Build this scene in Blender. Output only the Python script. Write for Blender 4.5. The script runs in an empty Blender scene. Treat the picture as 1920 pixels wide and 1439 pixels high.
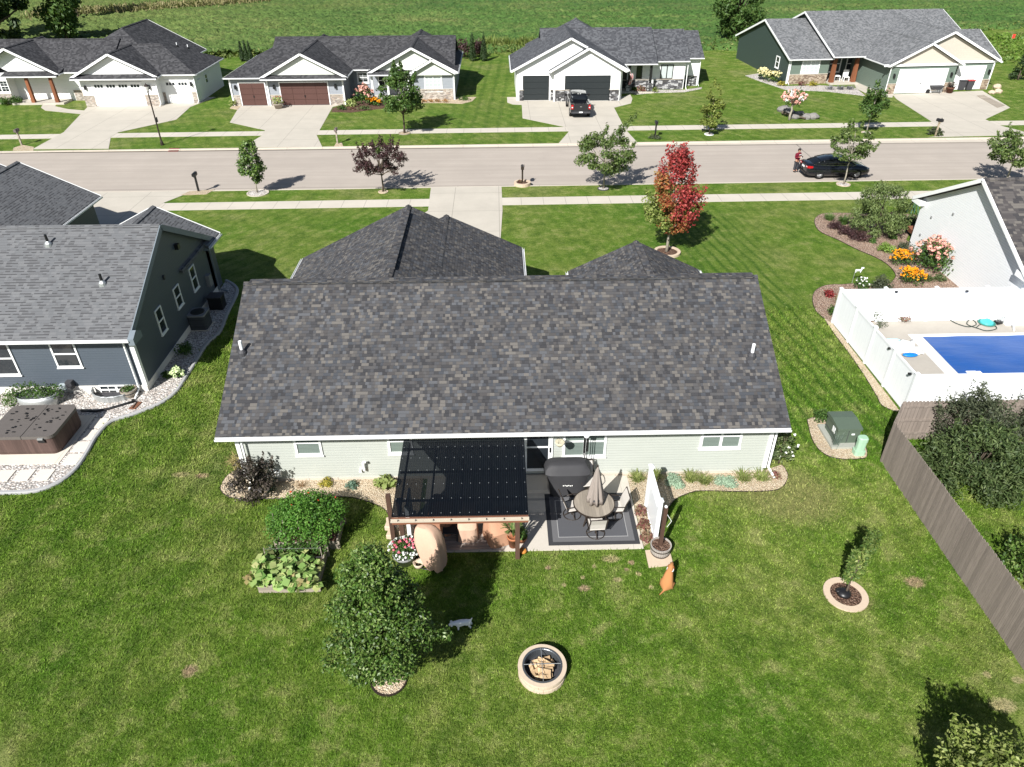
import bpy, math, random
import numpy as np
from mathutils import Vector
S = bpy.context.scene
COL = S.collection
R = math.radians

# ------------------------------------------------------------------ camera, sky, sun, exposure
CAM_H, PITCH, ROLL, YAW, FPX = 17.5, R(34.033), R(0.338), R(1.0), 1345.4
def cam_axes():
    f0 = Vector((math.sin(YAW), math.cos(YAW), 0)); r0 = Vector((math.cos(YAW), -math.sin(YAW), 0)); z = Vector((0, 0, 1))
    f = math.cos(PITCH)*f0 - math.sin(PITCH)*z; d = -math.sin(PITCH)*f0 - math.cos(PITCH)*z
    cr, sr = math.cos(ROLL), math.sin(ROLL)
    return f, cr*r0 + sr*d, -sr*r0 + cr*d
CF, CR, CD = cam_axes()
cam = bpy.data.objects.new('camera', bpy.data.cameras.new('camera')); COL.objects.link(cam)
from mathutils import Matrix
M3 = Matrix((CR, -CD, -CF)).transposed()
cam.matrix_world = Matrix.Translation((0, 0, CAM_H)) @ M3.to_4x4()
cam.data.sensor_width = 36; cam.data.lens = 36*FPX/1920; cam.data.clip_end = 3000; cam.data.clip_start = 0.5
S.camera = cam

SUN_EL, SUN_AZ = R(40), R(29)      # shadows fall away from the camera and to the right
wd = bpy.data.worlds.new('World'); S.world = wd; wd.use_nodes = True
nt = wd.node_tree; nt.nodes.clear()
sky = nt.nodes.new('ShaderNodeTexSky'); sky.sky_type = 'NISHITA'; sky.sun_disc = False
sky.sun_elevation = SUN_EL; sky.sun_rotation = math.pi + SUN_AZ
bg = nt.nodes.new('ShaderNodeBackground'); bg.inputs['Strength'].default_value = 0.05
ow = nt.nodes.new('ShaderNodeOutputWorld')
nt.links.new(sky.outputs[0], bg.inputs[0]); nt.links.new(bg.outputs[0], ow.inputs[0])
sl = bpy.data.lights.new('sun', 'SUN'); sl.energy = 5.0; sl.angle = R(0.5); sl.color = (1, 0.975, 0.935)
so = bpy.data.objects.new('sun', sl); COL.objects.link(so)
sd = Vector((math.sin(SUN_AZ)*math.cos(SUN_EL), math.cos(SUN_AZ)*math.cos(SUN_EL), -math.sin(SUN_EL)))
so.rotation_euler = sd.to_track_quat('-Z', 'Y').to_euler(); so.location = (-30, -40, 60)
S.view_settings.view_transform = 'Standard'; S.view_settings.look = 'None'; S.view_settings.gamma = 1
S.view_settings.exposure = 0.78
S.render.engine = 'CYCLES'; S.cycles.max_bounces = 6; S.cycles.transparent_max_bounces = 8

# ------------------------------------------------------------------ picture point -> real ground / plane point
def ray(px, py): return CF*FPX + CR*(px-959.5) + CD*(py-719)
def W(px, py, z=0.0):
    v = ray(px, py); t = (z-CAM_H)/v.z
    return (v.x*t, v.y*t, z)
def onY(px, py, Y):
    v = ray(px, py); t = Y/v.y
    return (v.x*t, Y, CAM_H+v.z*t)
def onX(px, py, X):
    v = ray(px, py); t = X/v.x
    return (X, v.y*t, CAM_H+v.z*t)

# ------------------------------------------------------------------ materials
class NB:
    def __init__(s, name):
        s.m = bpy.data.materials.new(name); s.m.use_nodes = True; s.t = s.m.node_tree
        s.b = s.t.nodes['Principled BSDF']; s.out = s.t.nodes['Material Output']
    def n(s, typ, **k):
        nd = s.t.nodes.new('ShaderNode'+typ)
        for a, v in k.items():
            if a.startswith('_'): setattr(nd, a[1:], v)
            else:
                key = int(a[1:]) if a[0] == 'i' and a[1:].isdigit() else a.replace('__', ' ')
                s.set(nd.inputs[key], v)
        return nd
    def set(s, inp, v):
        if isinstance(v, bpy.types.Node): v = v.outputs[0]
        if isinstance(v, bpy.types.NodeSocket): s.t.links.new(v, inp)
        else:
            if inp.type == 'RGBA' and len(v) == 3: v = (*v, 1)
            inp.default_value = v
    def math(s, op, a, b=0.0, c=0.0):
        return s.n('Math', _operation=op, i0=a, i1=b, i2=c).outputs[0]
    def mix(s, f, a, b, typ='MIX'):
        nd = s.t.nodes.new('ShaderNodeMix'); nd.data_type = 'RGBA'; nd.blend_type = typ
        s.set(nd.inputs[0], f); s.set(nd.inputs[6], a); s.set(nd.inputs[7], b)
        return nd.outputs[2]
    def ramp(s, f, stops, const=False):
        nd = s.t.nodes.new('ShaderNodeValToRGB'); e = nd.color_ramp.elements
        nd.color_ramp.interpolation = 'CONSTANT' if const else 'LINEAR'
        while len(e) < len(stops): e.new(0.5)
        for q, (p, c) in zip(e, stops):
            q.position = p; q.color = (*c, 1) if not isinstance(c, (int, float)) else (c, c, c, 1)
        s.set(nd.inputs[0], f); return nd.outputs[0]
    def noise(s, vec, scale, detail=3, rough=0.6, dist=0.0):
        return s.n('TexNoise', Vector=vec, Scale=scale, Detail=detail, Roughness=rough, Distortion=dist).outputs[0]
    def pos(s): return s.n('NewGeometry').outputs['Position']
    def uv(s): return s.n('UVMap').outputs[0]
    def obj(s): return s.n('TexCoord').outputs['Object']
    def scale(s, vec, xyz, rot=(0, 0, 0)):
        return s.n('Mapping', Vector=vec, Scale=xyz, Rotation=rot).outputs[0]
    def bump(s, h, strength=0.5, dist=0.02):
        nd = s.n('Bump', Height=h, Strength=strength, Distance=dist); s.set(s.b.inputs['Normal'], nd.outputs[0])
    def fin(s, col=None, rough=0.7, spec=0.3, metal=0.0):
        if col is not None: s.set(s.b.inputs['Base Color'], col)
        s.set(s.b.inputs['Roughness'], rough); s.b.inputs['Specular IOR Level'].default_value = spec
        s.b.inputs['Metallic'].default_value = metal
        return s.m
def cs(c, k): return tuple(min(1, x*k) for x in c)
def plain(name, c, rough=0.6, spec=0.3, metal=0.0, var=0.12, sc=6.0):
    b = NB(name); n = b.noise(b.obj(), sc, 4)
    return b.fin(b.mix(n, cs(c, 1-var), cs(c, 1+var)), rough, spec, metal)
def shingle(name, cols, dash=None, row=0.145, tab=0.30, gap=0.72):
    b = NB(name); sep = b.n('SeparateXYZ', Vector=b.uv()); u, v = sep.outputs[0], sep.outputs[1]
    vr = b.math('DIVIDE', v, row); r = b.math('FLOOR', vr); fv = b.math('FRACT', vr)
    rr = b.n('TexWhiteNoise', _noise_dimensions='1D', W=r).outputs[0]
    u2 = b.math('ADD', b.math('DIVIDE', u, tab), b.math('MULTIPLY', rr, 9.0)); c = b.math('FLOOR', u2); f = b.math('FRACT', u2)
    cv = b.n('CombineXYZ', X=c, Y=r, Z=0.0)
    sp = b.n('TexWhiteNoise', _noise_dimensions='3D', Vector=cv).outputs[0]
    sub = b.math('GREATER_THAN', f, b.math('MULTIPLY_ADD', sp, 0.5, 0.25))
    cv2 = b.n('CombineXYZ', X=c, Y=r, Z=b.math('ADD', sub, 3.0))
    idn = b.n('TexWhiteNoise', _noise_dimensions='3D', Vector=cv2).outputs[0]
    k = len(cols); col = b.ramp(idn, [(i/k, q) for i, q in enumerate(cols)], True)
    g = b.noise(b.uv(), 60, 2); col = b.mix(0.5, col, b.ramp(g, [(0.25, 0.25), (0.75, 0.75)]), 'OVERLAY')
    big = b.noise(b.uv(), 0.35, 3); col = b.mix(0.15, col, b.ramp(big, [(0.3, 0.3), (0.7, 0.68)]), 'OVERLAY')
    edge = b.math('LESS_THAN', fv, 0.10)
    col = b.mix(b.math('MULTIPLY', edge, 1-gap), col, (0, 0, 0))  # shadow line at the foot of each course darkened into the colour
    if dash:
        d = b.math('MULTIPLY', b.math('GREATER_THAN', idn, 0.52), b.math('LESS_THAN', fv, 0.36))
        col = b.mix(d, col, dash)
    h = b.math('ADD', b.math('MULTIPLY', fv, -0.6), b.math('MULTIPLY', b.math('GREATER_THAN', idn, 0.5), 0.6))
    b.bump(h, 0.55, 0.012)
    return b.fin(col, 0.9, 0.2)
def siding(name, c, lap=0.115, dark=0.55):
    b = NB(name); v = b.n('SeparateXYZ', Vector=b.uv()).outputs[1]
    f = b.math('FRACT', b.math('DIVIDE', v, lap)); n = b.noise(b.scale(b.uv(), (1, 6, 1)), 1.2, 4)
    col = b.mix(n, cs(c, 0.93), cs(c, 1.05)); col = b.mix(b.math('LESS_THAN', f, 0.09), col, cs(c, dark))  # shadow gap at each lap put into the colour as a darker line
    b.bump(b.math('MULTIPLY', f, -1.0), 0.5, 0.014)
    return b.fin(col, 0.5, 0.35)
def boards(name, c, w=0.14, axis=0, dark=0.5, var=0.2):
    b = NB(name); v = b.math('DIVIDE', b.n('SeparateXYZ', Vector=b.uv()).outputs[axis], w)
    f = b.math('FRACT', v); idn = b.n('TexWhiteNoise', _noise_dimensions='1D', W=b.math('FLOOR', v)).outputs[0]
    g = b.noise(b.scale(b.uv(), (14, 1.2, 1) if axis == 0 else (1.2, 14, 1)), 2.0, 4)
    col = b.mix(idn, cs(c, 1-var), cs(c, 1+var)); col = b.mix(0.35, col, b.ramp(g, [(0.3, 0.3), (0.7, 0.7)]), 'OVERLAY')
    col = b.mix(b.math('LESS_THAN', f, 0.05), col, cs(c, dark))
    b.bump(f, 0.15, 0.01); return b.fin(col, 0.75, 0.25)
def stone(name, cols, sc=(3.2, 7.5)):
    b = NB(name); vec = b.scale(b.uv(), (sc[0], sc[1], 1))
    br = b.n('TexBrick', Vector=vec, Color1=(1, 1, 1), Color2=(0, 0, 0), Mortar=(0.5, 0.5, 0.5), Scale=1.0, Mortar__Size=0.03, Brick__Width=1.0, Row__Height=0.6)
    fl = b.n('TexVoronoi', Vector=vec, Scale=1.3, _distance='CHEBYCHEV')
    idn = b.n('SeparateColor', Color=fl.outputs['Color']).outputs[0]
    k = len(cols); col = b.ramp(idn, [(i/k, q) for i, q in enumerate(cols)], True)
    col = b.mix(b.math('MULTIPLY', br.outputs['Fac'], 0.8), col, cs(cols[0], 0.45)); n = b.noise(b.uv(), 30, 3)
    col = b.mix(0.4, col, b.ramp(n, [(0.3, 0.25), (0.7, 0.75)]), 'OVERLAY')
    b.bump(n, 0.5, 0.01); return b.fin(col, 0.85, 0.2)
def gravel(name, cols, sc=26, dk=.85):
    b = NB(name); p = b.pos(); v = b.n('TexVoronoi', Vector=p, Scale=sc, Randomness=1.0)
    idn = b.n('SeparateColor', Color=v.outputs['Color']).outputs[0]
    k = len(cols); col = b.ramp(idn, [(i/k, q) for i, q in enumerate(cols)], True)
    col = b.mix(b.ramp(v.outputs['Distance'], [(0.35, 0.0), (0.8, dk)]), col, cs(cols[0], 0.25))
    n = b.noise(p, 1.1, 4); col = b.mix(0.35, col, b.ramp(n, [(0.3, 0.35), (0.7, 0.65)]), 'OVERLAY')
    b.bump(b.math('MULTIPLY', v.outputs['Distance'], -1.0), 1.0, 0.04); return b.fin(col, 0.9, 0.15)
def concrete(name, c, jx=0, jy=0, jw=0.02, stain=0.1):
    b = NB(name); p = b.pos(); n = b.noise(p, 0.5, 6, 0.65); n2 = b.noise(p, 9, 4)
    col = b.mix(b.ramp(n, [(0.3, 0.0), (0.7, 1.0)]), cs(c, 1-stain), cs(c, 1+stain*0.6)); col = b.mix(b.ramp(n2, [(0.3, 0.0), (0.75, 0.35)]), col, cs(c, 0.86))
    sep = b.n('SeparateXYZ', Vector=p)
    for ax, j in ((0, jx), (1, jy)):
        if j:
            f = b.math('FRACT', b.math('DIVIDE', sep.outputs[ax], j))
            col = b.mix(b.math('LESS_THAN', f, jw/j), col, cs(c, 0.58))
    b.bump(n2, 0.15, 0.01); return b.fin(col, 0.85, 0.2)
def leaf(name, cols, trans=0.25, rough=0.55, spec=0.3):
    b = NB(name); rnd = b.n('NewGeometry').outputs['Random Per Island']
    k = len(cols)-1; col = b.ramp(rnd, [(i/k, q) for i, q in enumerate(cols)])
    n = b.noise(b.pos(), 1.3, 2); col = b.mix(0.45, col, b.ramp(n, [(0.3, 0.3), (0.7, 0.7)]), 'OVERLAY')
    b.fin(col, rough, spec)
    tr = b.n('BsdfTranslucent', Color=b.mix(0.5, col, (0.2, 0.3, 0.02), 'MIX'))
    ms = b.n('MixShader', i0=trans, i1=b.b.outputs[0], i2=tr.outputs[0])
    b.t.links.new(ms.outputs[0], b.out.inputs[0]); return b.m
def glass(name, c=(0.02, 0.025, 0.03), rough=0.06):
    b = NB(name); n = b.noise(b.obj(), 1.5, 2)
    return b.fin(b.mix(n, cs(c, 0.7), cs(c, 1.4)), rough, 0.6)
def blinds(name, c=(0.30, 0.36, 0.33)):
    b = NB(name); f = b.math('FRACT', b.math('DIVIDE', b.n('SeparateXYZ', Vector=b.uv()).outputs[1], 0.06))
    col = b.mix(b.math('LESS_THAN', f, 0.3), c, cs(c, 0.6)); return b.fin(col, 0.15, 0.5)
def grass_mat(name, spots=(), blades=False):
    b = NB(name); p = b.pos(); sep = b.n('SeparateXYZ', Vector=p); X, Y = sep.outputs[0], sep.outputs[1]
    big = b.noise(p, 0.16, 5, 0.62, 0.4); mid = b.noise(p, 1.0, 5, 0.7); warp = b.noise(p, 0.35, 2); tuft = b.noise(p, 4.5, 4, 0.7, 0.6)
    fine = b.noise(b.scale(p, (1, 1.0, 1), (0, 0, R(35))), 13, 4, 0.8); vf = b.noise(p, 42, 2, 0.6)
    col = b.ramp(big, [(0.32, (0.074, 0.162, 0.012)), (0.45, (0.116, 0.195, 0.021)), (0.57, (0.165, 0.216, 0.040)), (0.69, (0.210, 0.226, 0.078))])
    col = b.mix(b.ramp(mid, [(0.46, 0.0), (0.66, 0.75)]), col, (0.040, 0.088, 0.008))
    col = b.mix(b.ramp(mid, [(0.32, 0.85), (0.48, 0.0)]), col, (0.27, 0.275, 0.10))
    # mowing stripes (real laid-over grass): diagonal on the far front lawns and along the right side yard
    for ang, w, x0, x1, y0, y1, k in ((98, .62, 10.5, 15.8, 21, 46, 0.5), (118, 1.0, -80, 90, 62, 80, 0.2), (58, .8, -20, -4, 34, 49, 0.22), (104, .8, 2, 22, 32, 48, .16), (87, 1.2, -4.5, 1.5, 68, 105, .3), (80, 1.6, -20, -9.5, 4, 24, 0.2)):
        a = R(ang); t = b.math('ADD', b.math('MULTIPLY', X, math.sin(a)), b.math('MULTIPLY', Y, -math.cos(a)))
        t = b.math('ADD', t, b.math('MULTIPLY', warp, 0.5))
        wv = b.math('SINE', b.math('MULTIPLY', t, math.pi*2/w))
        msk = None
        for v, lo, hi in ((X, x0, x1), (Y, y0, y1)):
            for q in (b.n('MapRange', Value=v, i1=lo-.8, i2=lo+.8).outputs[0], b.n('MapRange', Value=v, i1=hi+.8, i2=hi-.8).outputs[0]):
                msk = q if msk is None else b.math('MULTIPLY', msk, q)
        col = b.mix(b.math('MULTIPLY', b.math('MULTIPLY', b.math('MAXIMUM', wv, 0.0), msk), k*1.5), col, (0.028, 0.082, 0.006))
        col = b.mix(b.math('MULTIPLY', b.math('MULTIPLY', b.math('MAXIMUM', b.math('MULTIPLY', wv, -1.0), 0.0), msk), k), col, (0.115, 0.175, 0.03))
    for (x, y, r, sx, c) in spots:
        d = b.n('VectorMath', _operation='LENGTH', Vector=b.n('VectorMath', _operation='MULTIPLY', i0=b.n('VectorMath', _operation='SUBTRACT', i0=p, i1=(x, y, 0)).outputs[0], i1=(1/sx, 1, 0)).outputs[0]).outputs['Value']
        dd = b.math('ADD', d, b.math('MULTIPLY', b.math('SUBTRACT', fine, 0.5), r*1.6))
        col = b.mix(b.n('MapRange', Value=dd, i1=r*1.1, i2=r*0.6).outputs[0], col, c)
    col = b.mix(b.ramp(tuft, [(0.48, 0.0), (0.72, 0.6)]), col, (0.038, 0.092, 0.006))
    col = b.mix(b.ramp(tuft, [(0.28, 0.65), (0.46, 0.0)]), col, (0.23, 0.27, 0.09))
    col = b.mix(b.ramp(fine, [(0.46, 0.0), (0.72, 0.75)]), col, (0.022, 0.055, 0.004))
    col = b.mix(b.ramp(fine, [(0.26, 0.6), (0.45, 0.0)]), col, (0.25, 0.28, 0.11))
    col = b.mix(0.6, col, b.ramp(vf, [(0.3, 0.15), (0.7, 0.88)]), 'OVERLAY')
    if blades:
        rnd = b.n('NewGeometry').outputs['Random Per Island']
        col = b.mix(1.0, col, b.ramp(rnd, [(0.0, 0.75), (0.5, 1.25), (1.0, 2.0)]), 'MULTIPLY'); b.fin(col, 0.8, 0.08)
        tr = b.n('BsdfTranslucent', Color=col); ms = b.n('MixShader', i0=0.3, i1=b.b.outputs[0], i2=tr.outputs[0]); b.t.links.new(ms.outputs[0], b.out.inputs[0]); return b.m
    h = b.math('ADD', fine, b.math('MULTIPLY', vf, 0.6)); b.bump(h, 0.9, 0.06)
    return b.fin(col, 0.9, 0.12)

# ------------------------------------------------------------------ mesh builder
ORIG = {}
def unit(v):
    v = Vector(v); return v.normalized() if v.length > 1e-9 else Vector((0, 0, 1))
class MB:
    def __init__(s): s.v = []; s.f = []
    def poly(s, pts):
        i = len(s.v); s.v += [tuple(p) for p in pts]; s.f.append(tuple(range(i, i+len(pts)))); return s
    def mesh(s, vs, fs):
        i = len(s.v); s.v += [tuple(p) for p in vs]; s.f += [tuple(i+k for k in f) for f in fs]; return s
    def box(s, x0, x1, y0, y1, z0, z1):
        x0, x1 = min(x0, x1), max(x0, x1); y0, y1 = min(y0, y1), max(y0, y1)
        v = [(x, y, z) for z in (z0, z1) for y in (y0, y1) for x in (x0, x1)]
        return s.mesh(v, [(0, 2, 3, 1), (4, 5, 7, 6), (0, 1, 5, 4), (2, 6, 7, 3), (0, 4, 6, 2), (1, 3, 7, 5)])
    def obox(s, c, size, rz=0.0, tilt=None):
        c = Vector(c); a = Vector((math.cos(rz), math.sin(rz), 0)); bb = Vector((-math.sin(rz), math.cos(rz), 0)); u = Vector((0, 0, 1))
        if tilt: a, bb, u = [Vector(q) for q in tilt]
        v = [c+a*(size[0]/2*i)+bb*(size[1]/2*j)+u*(size[2]/2*k) for k in (-1, 1) for j in (-1, 1) for i in (-1, 1)]
        return s.mesh(v, [(0, 2, 3, 1), (4, 5, 7, 6), (0, 1, 5, 4), (2, 6, 7, 3), (0, 4, 6, 2), (1, 3, 7, 5)])
    def beam(s, p, q, w, h, up=(0, 0, 1)):
        p, q = Vector(p), Vector(q); d = unit(q-p); up = Vector(up)
        if abs(d.dot(up)) > 0.99: up = Vector((0, 1, 0))
        a = unit(d.cross(up)); u = a.cross(d)
        return s.obox((p+q)/2, ((q-p).length, w, h), tilt=(d, a, u))
    def prism(s, pts, z0, z1, bottom=True):
        n = len(pts); ar = sum(pts[i][0]*pts[(i+1) % n][1]-pts[(i+1) % n][0]*pts[i][1] for i in range(n))
        if ar < 0: pts = pts[::-1]
        v = [(p[0], p[1], z0) for p in pts]+[(p[0], p[1], z1) for p in pts]
        f = [tuple(range(n, 2*n))]+[(i, (i+1) % n, n+(i+1) % n, n+i) for i in range(n)]
        if bottom: f.append(tuple(range(n-1, -1, -1)))
        return s.mesh(v, f)
    def slab(s, pts, t):
        n = len(pts); nn = (Vector(pts[1])-Vector(pts[0])).cross(Vector(pts[2])-Vector(pts[1]))
        if nn.z < 0: pts = pts[::-1]
        v = list(pts)+[(p[0], p[1], p[2]-t) for p in pts]
        return s.mesh(v, [tuple(range(n)), tuple(range(2*n-1, n-1, -1))]+[(i, n+i, n+(i+1) % n, (i+1) % n) for i in range(n)])
    def extrude(s, prof, axis, a0, a1):
        # profile = [(u, z)], extruded along x (axis 0) or y (axis 1)
        n = len(prof); mk = (lambda a, u, z: (a, u, z)) if axis == 0 else (lambda a, u, z: (u, a, z))
        v = [mk(a0, *p) for p in prof]+[mk(a1, *p) for p in prof]
        return s.mesh(v, [tuple(range(n)), tuple(range(2*n-1, n-1, -1))]+[(i, n+i, n+(i+1) % n, (i+1) % n) for i in range(n)])
    def tube(s, pts, r, n=8, cap=True):
        pts = [Vector(p) for p in pts]; rs = r if isinstance(r, (list, tuple)) else [r]*len(pts)
        base = len(s.v); prev = None
        for i, p in enumerate(pts):
            d = unit((pts[min(i+1, len(pts)-1)]-pts[max(i-1, 0)]))
            a = prev if prev is not None else (Vector((1, 0, 0)) if abs(d.x) < 0.9 else Vector((0, 1, 0)))
            a = unit(a - d*a.dot(d)); prev = a; bb = d.cross(a)
            for k in range(n):
                t = 2*math.pi*k/n; s.v.append(tuple(p+(a*math.cos(t)+bb*math.sin(t))*rs[i]))
        for i in range(len(pts)-1):
            for k in range(n):
                s.f.append((base+i*n+k, base+i*n+(k+1) % n, base+(i+1)*n+(k+1) % n, base+(i+1)*n+k))
        if cap:
            s.f.append(tuple(base+k for k in range(n-1, -1, -1))); e = base+(len(pts)-1)*n; s.f.append(tuple(e+k for k in range(n)))
        return s
    def lathe(s, prof, c=(0, 0, 0), n=24, close=False, sx=1.0, sy=1.0):
        base = len(s.v)
        for r, z in prof:
            for k in range(n):
                t = 2*math.pi*k/n; s.v.append((c[0]+r*sx*math.cos(t), c[1]+r*sy*math.sin(t), c[2]+z))
        m = len(prof)
        for i in range(m if close else m-1):
            j = (i+1) % m
            for k in range(n): s.f.append((base+i*n+k, base+i*n+(k+1) % n, base+j*n+(k+1) % n, base+j*n+k))
        if not close:
            if prof[0][0] > 1e-4: s.f.append(tuple(base+k for k in range(n-1, -1, -1)))
            if prof[-1][0] > 1e-4: s.f.append(tuple(base+(m-1)*n+k for k in range(n)))
        return s
    def ell(s, c, r, nu=12, nv=8, jit=0.0, rng=None):
        base = len(s.v)
        for i in range(nv+1):
            ph = math.pi*i/nv
            for k in range(nu):
                t = 2*math.pi*k/nu; j = 1+(rng.uniform(-jit, jit) if rng else 0)
                s.v.append((c[0]+r[0]*j*math.sin(ph)*math.cos(t), c[1]+r[1]*j*math.sin(ph)*math.sin(t), c[2]+r[2]*j*math.cos(ph)))
        for i in range(nv):
            for k in range(nu): s.f.append((base+i*nu+k, base+(i+1)*nu+k, base+(i+1)*nu+(k+1) % nu, base+i*nu+(k+1) % nu))
        return s
    def loft(s, secs, cap=True):
        base = len(s.v); n = len(secs[0])
        for q in secs: s.v += [tuple(p) for p in q]
        for i in range(len(secs)-1):
            for k in range(n): s.f.append((base+i*n+k, base+i*n+(k+1) % n, base+(i+1)*n+(k+1) % n, base+(i+1)*n+k))
        if cap:
            s.f.append(tuple(base+k for k in range(n-1, -1, -1))); e = base+(len(secs)-1)*n; s.f.append(tuple(e+k for k in range(n)))
        return s
    def build(s, name, mat, parent=None, smooth=False, bevel=0.0):
        o = ORIG.get(parent.name, (0, 0, 0)) if parent else (0, 0, 0)
        return mkobj(name, [(a-o[0], b-o[1], c-o[2]) for a, b, c in s.v], s.f, mat, parent, smooth, bevel)
def mkobj(name, v, f, mat, parent, smooth=False, bevel=0.0):
    me = bpy.data.meshes.new(name); me.from_pydata(v, [], f); me.materials.append(mat)
    V = np.array(v, float).reshape(-1, 3); uvl = me.uv_layers.new(name='UVMap'); buf = np.zeros((len(me.loops), 2)); li = 0
    for p in f:
        a = V[list(p)]
        nn = np.cross(a[1]-a[0], a[2]-a[0]); L = np.linalg.norm(nn)
        if L < 1e-12 and len(p) > 3: nn = np.cross(a[2]-a[0], a[3]-a[0]); L = np.linalg.norm(nn)
        nn = nn/L if L > 1e-12 else np.array([0, 0, 1.0])
        if abs(nn[2]) > 0.985: uv = a[:, :2]
        else:
            u = np.array([-nn[1], nn[0], 0]); u /= np.linalg.norm(u); w = np.cross(nn, u); uv = np.stack([a@u, a@w], 1)
        buf[li:li+len(p)] = uv; li += len(p)
    uvl.data.foreach_set('uv', buf.ravel())
    if smooth: me.polygons.foreach_set('use_smooth', [True]*len(me.polygons))
    me.update(); ob = bpy.data.objects.new(name, me); COL.objects.link(ob)
    if parent: ob.parent = parent; ORIG[ob.name] = ORIG.get(parent.name, (0, 0, 0))
    else: ORIG[ob.name] = (0, 0, 0)
    if bevel:
        bm = ob.modifiers.new('bevel', 'BEVEL'); bm.width = bevel; bm.segments = 2; bm.limit_method = 'ANGLE'
    return ob
def tag(o, label, cat, group=None):
    o['label'] = label; o['category'] = cat
    if group: o['group'] = group
    return o
def thing(name, label, cat, loc=(0, 0, 0), rz=0.0, group=None, local=False):
    o = bpy.data.objects.new(name, None); COL.objects.link(o); o.empty_display_size = 0.3
    if len(loc) == 2: loc = (*loc, 0)
    o.location = loc; o.rotation_euler = (0, 0, rz); ORIG[o.name] = (0, 0, 0) if local else tuple(loc)
    return tag(o, label, cat, group)
def struct(name, mb, mat, **k):
    o = mb.build(name, mat, **k); o['kind'] = 'structure'; return o
def dup(o, loc=None, rz=None, label=None, parent=None, scale=None):
    c = o.copy(); COL.objects.link(c); c.parent = parent
    if loc is not None: c.location = (*loc, 0) if len(loc) == 2 else loc
    if rz is not None: c.rotation_euler = (0, 0, rz)
    if scale: c.scale = scale if not isinstance(scale, (int, float)) else (scale,)*3
    if label: c['label'] = label
    for ch in o.children: dup(ch, parent=c)
    return c
def smoothpts(P, n=5, closed=False):
    P = [Vector((*p, 0) if len(p) == 2 else p) for p in P]; out = []; N = len(P)
    for i in range(N if closed else N-1):
        g = (lambda j: P[j % N]) if closed else (lambda j: P[max(0, min(N-1, j))])
        p0, p1, p2, p3 = g(i-1), g(i), g(i+1), g(i+2)
        for k in range(n):
            t = k/n; out.append(0.5*((2*p1)+(p2-p0)*t+(2*p0-5*p1+4*p2-p3)*t*t+(3*p1-p0-3*p2+p3)*t**3))
    if not closed: out.append(P[-1])
    return [tuple(p) for p in out]

# ------------------------------------------------------------------ foliage (many small leaf faces)
def quads_obj(name, Q, mat, parent=None, kind=None):
    o = np.array(ORIG.get(parent.name, (0, 0, 0)) if parent else (0, 0, 0)); Q = np.asarray(Q)-o; n = len(Q)
    me = bpy.data.meshes.new(name); me.vertices.add(n*4); me.vertices.foreach_set('co', Q.reshape(-1).astype(np.float32))
    me.loops.add(n*4); me.loops.foreach_set('vertex_index', np.arange(n*4, dtype=np.int32))
    me.polygons.add(n); me.polygons.foreach_set('loop_start', np.arange(0, n*4, 4, dtype=np.int32))
    me.update(calc_edges=True); me.materials.append(mat)
    ob = bpy.data.objects.new(name, me); COL.objects.link(ob)
    if parent: ob.parent = parent
    ORIG[ob.name] = tuple(o)
    if kind: ob['kind'] = kind
    return ob
def leaf_quads(P, size, rng, aspect=0.5, up=0.35, D=None, droop=0.0, var=0.3):
    n = len(P); N = rng.normal(size=(n, 3)); N[:, 2] += up*2
    if D is not None: N += D
    N /= np.linalg.norm(N, axis=1)[:, None]
    T = rng.normal(size=(n, 3))
    if droop: T[:, 2] -= droop
    T -= N*(T*N).sum(1)[:, None]; T /= np.linalg.norm(T, axis=1)[:, None]; B = np.cross(N, T)
    s = size*(1+rng.uniform(-var, var, n))[:, None]
    return np.stack([P-T*s*0.5, P+B*s*aspect*0.5+N*s*0.06, P+T*s*0.5, P-B*s*aspect*0.5+N*s*0.06], 1)
def clump_points(cl, n, rng, shell=0.45):
    cl = np.array(cl, float); w = cl[:, 3]*cl[:, 4]*cl[:, 5]; w = w**0.75; w /= w.sum()
    idx = rng.choice(len(cl), n, p=w); d = rng.normal(size=(n, 3)); d /= np.linalg.norm(d, axis=1)[:, None]
    r = rng.uniform(0, 1, n)**shell
    return cl[idx, :3]+d*cl[idx, 3:]*r[:, None], d
def profile_clumps(x, y, prof, n, cr, rng, flat=0.85, fill=0.72):
    # prof: [(z, radius)] of the crown's outline; clumps sit inside it
    zs = np.array([p[0] for p in prof]); rs = np.array([p[1] for p in prof]); out = []
    zz = np.linspace(zs[0], zs[-1], 200); rr = np.interp(zz, zs, rs); w = rr**1.5+0.02; w /= w.sum()
    for i in range(n):
        z = rng.choice(zz, p=w); R0 = np.interp(z, zs, rs); a = i*2.39996+rng.uniform(-0.5, 0.5)
        c = cr*rng.uniform(0.65, 1.25); c = min(c, max(R0*0.8, cr*0.45)); d = max(R0-c*0.75, 0)*rng.uniform(0.35, 1)**fill
        out.append((x+d*math.cos(a), y+d*math.sin(a), z, c, c, c*flat))
    return out
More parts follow.
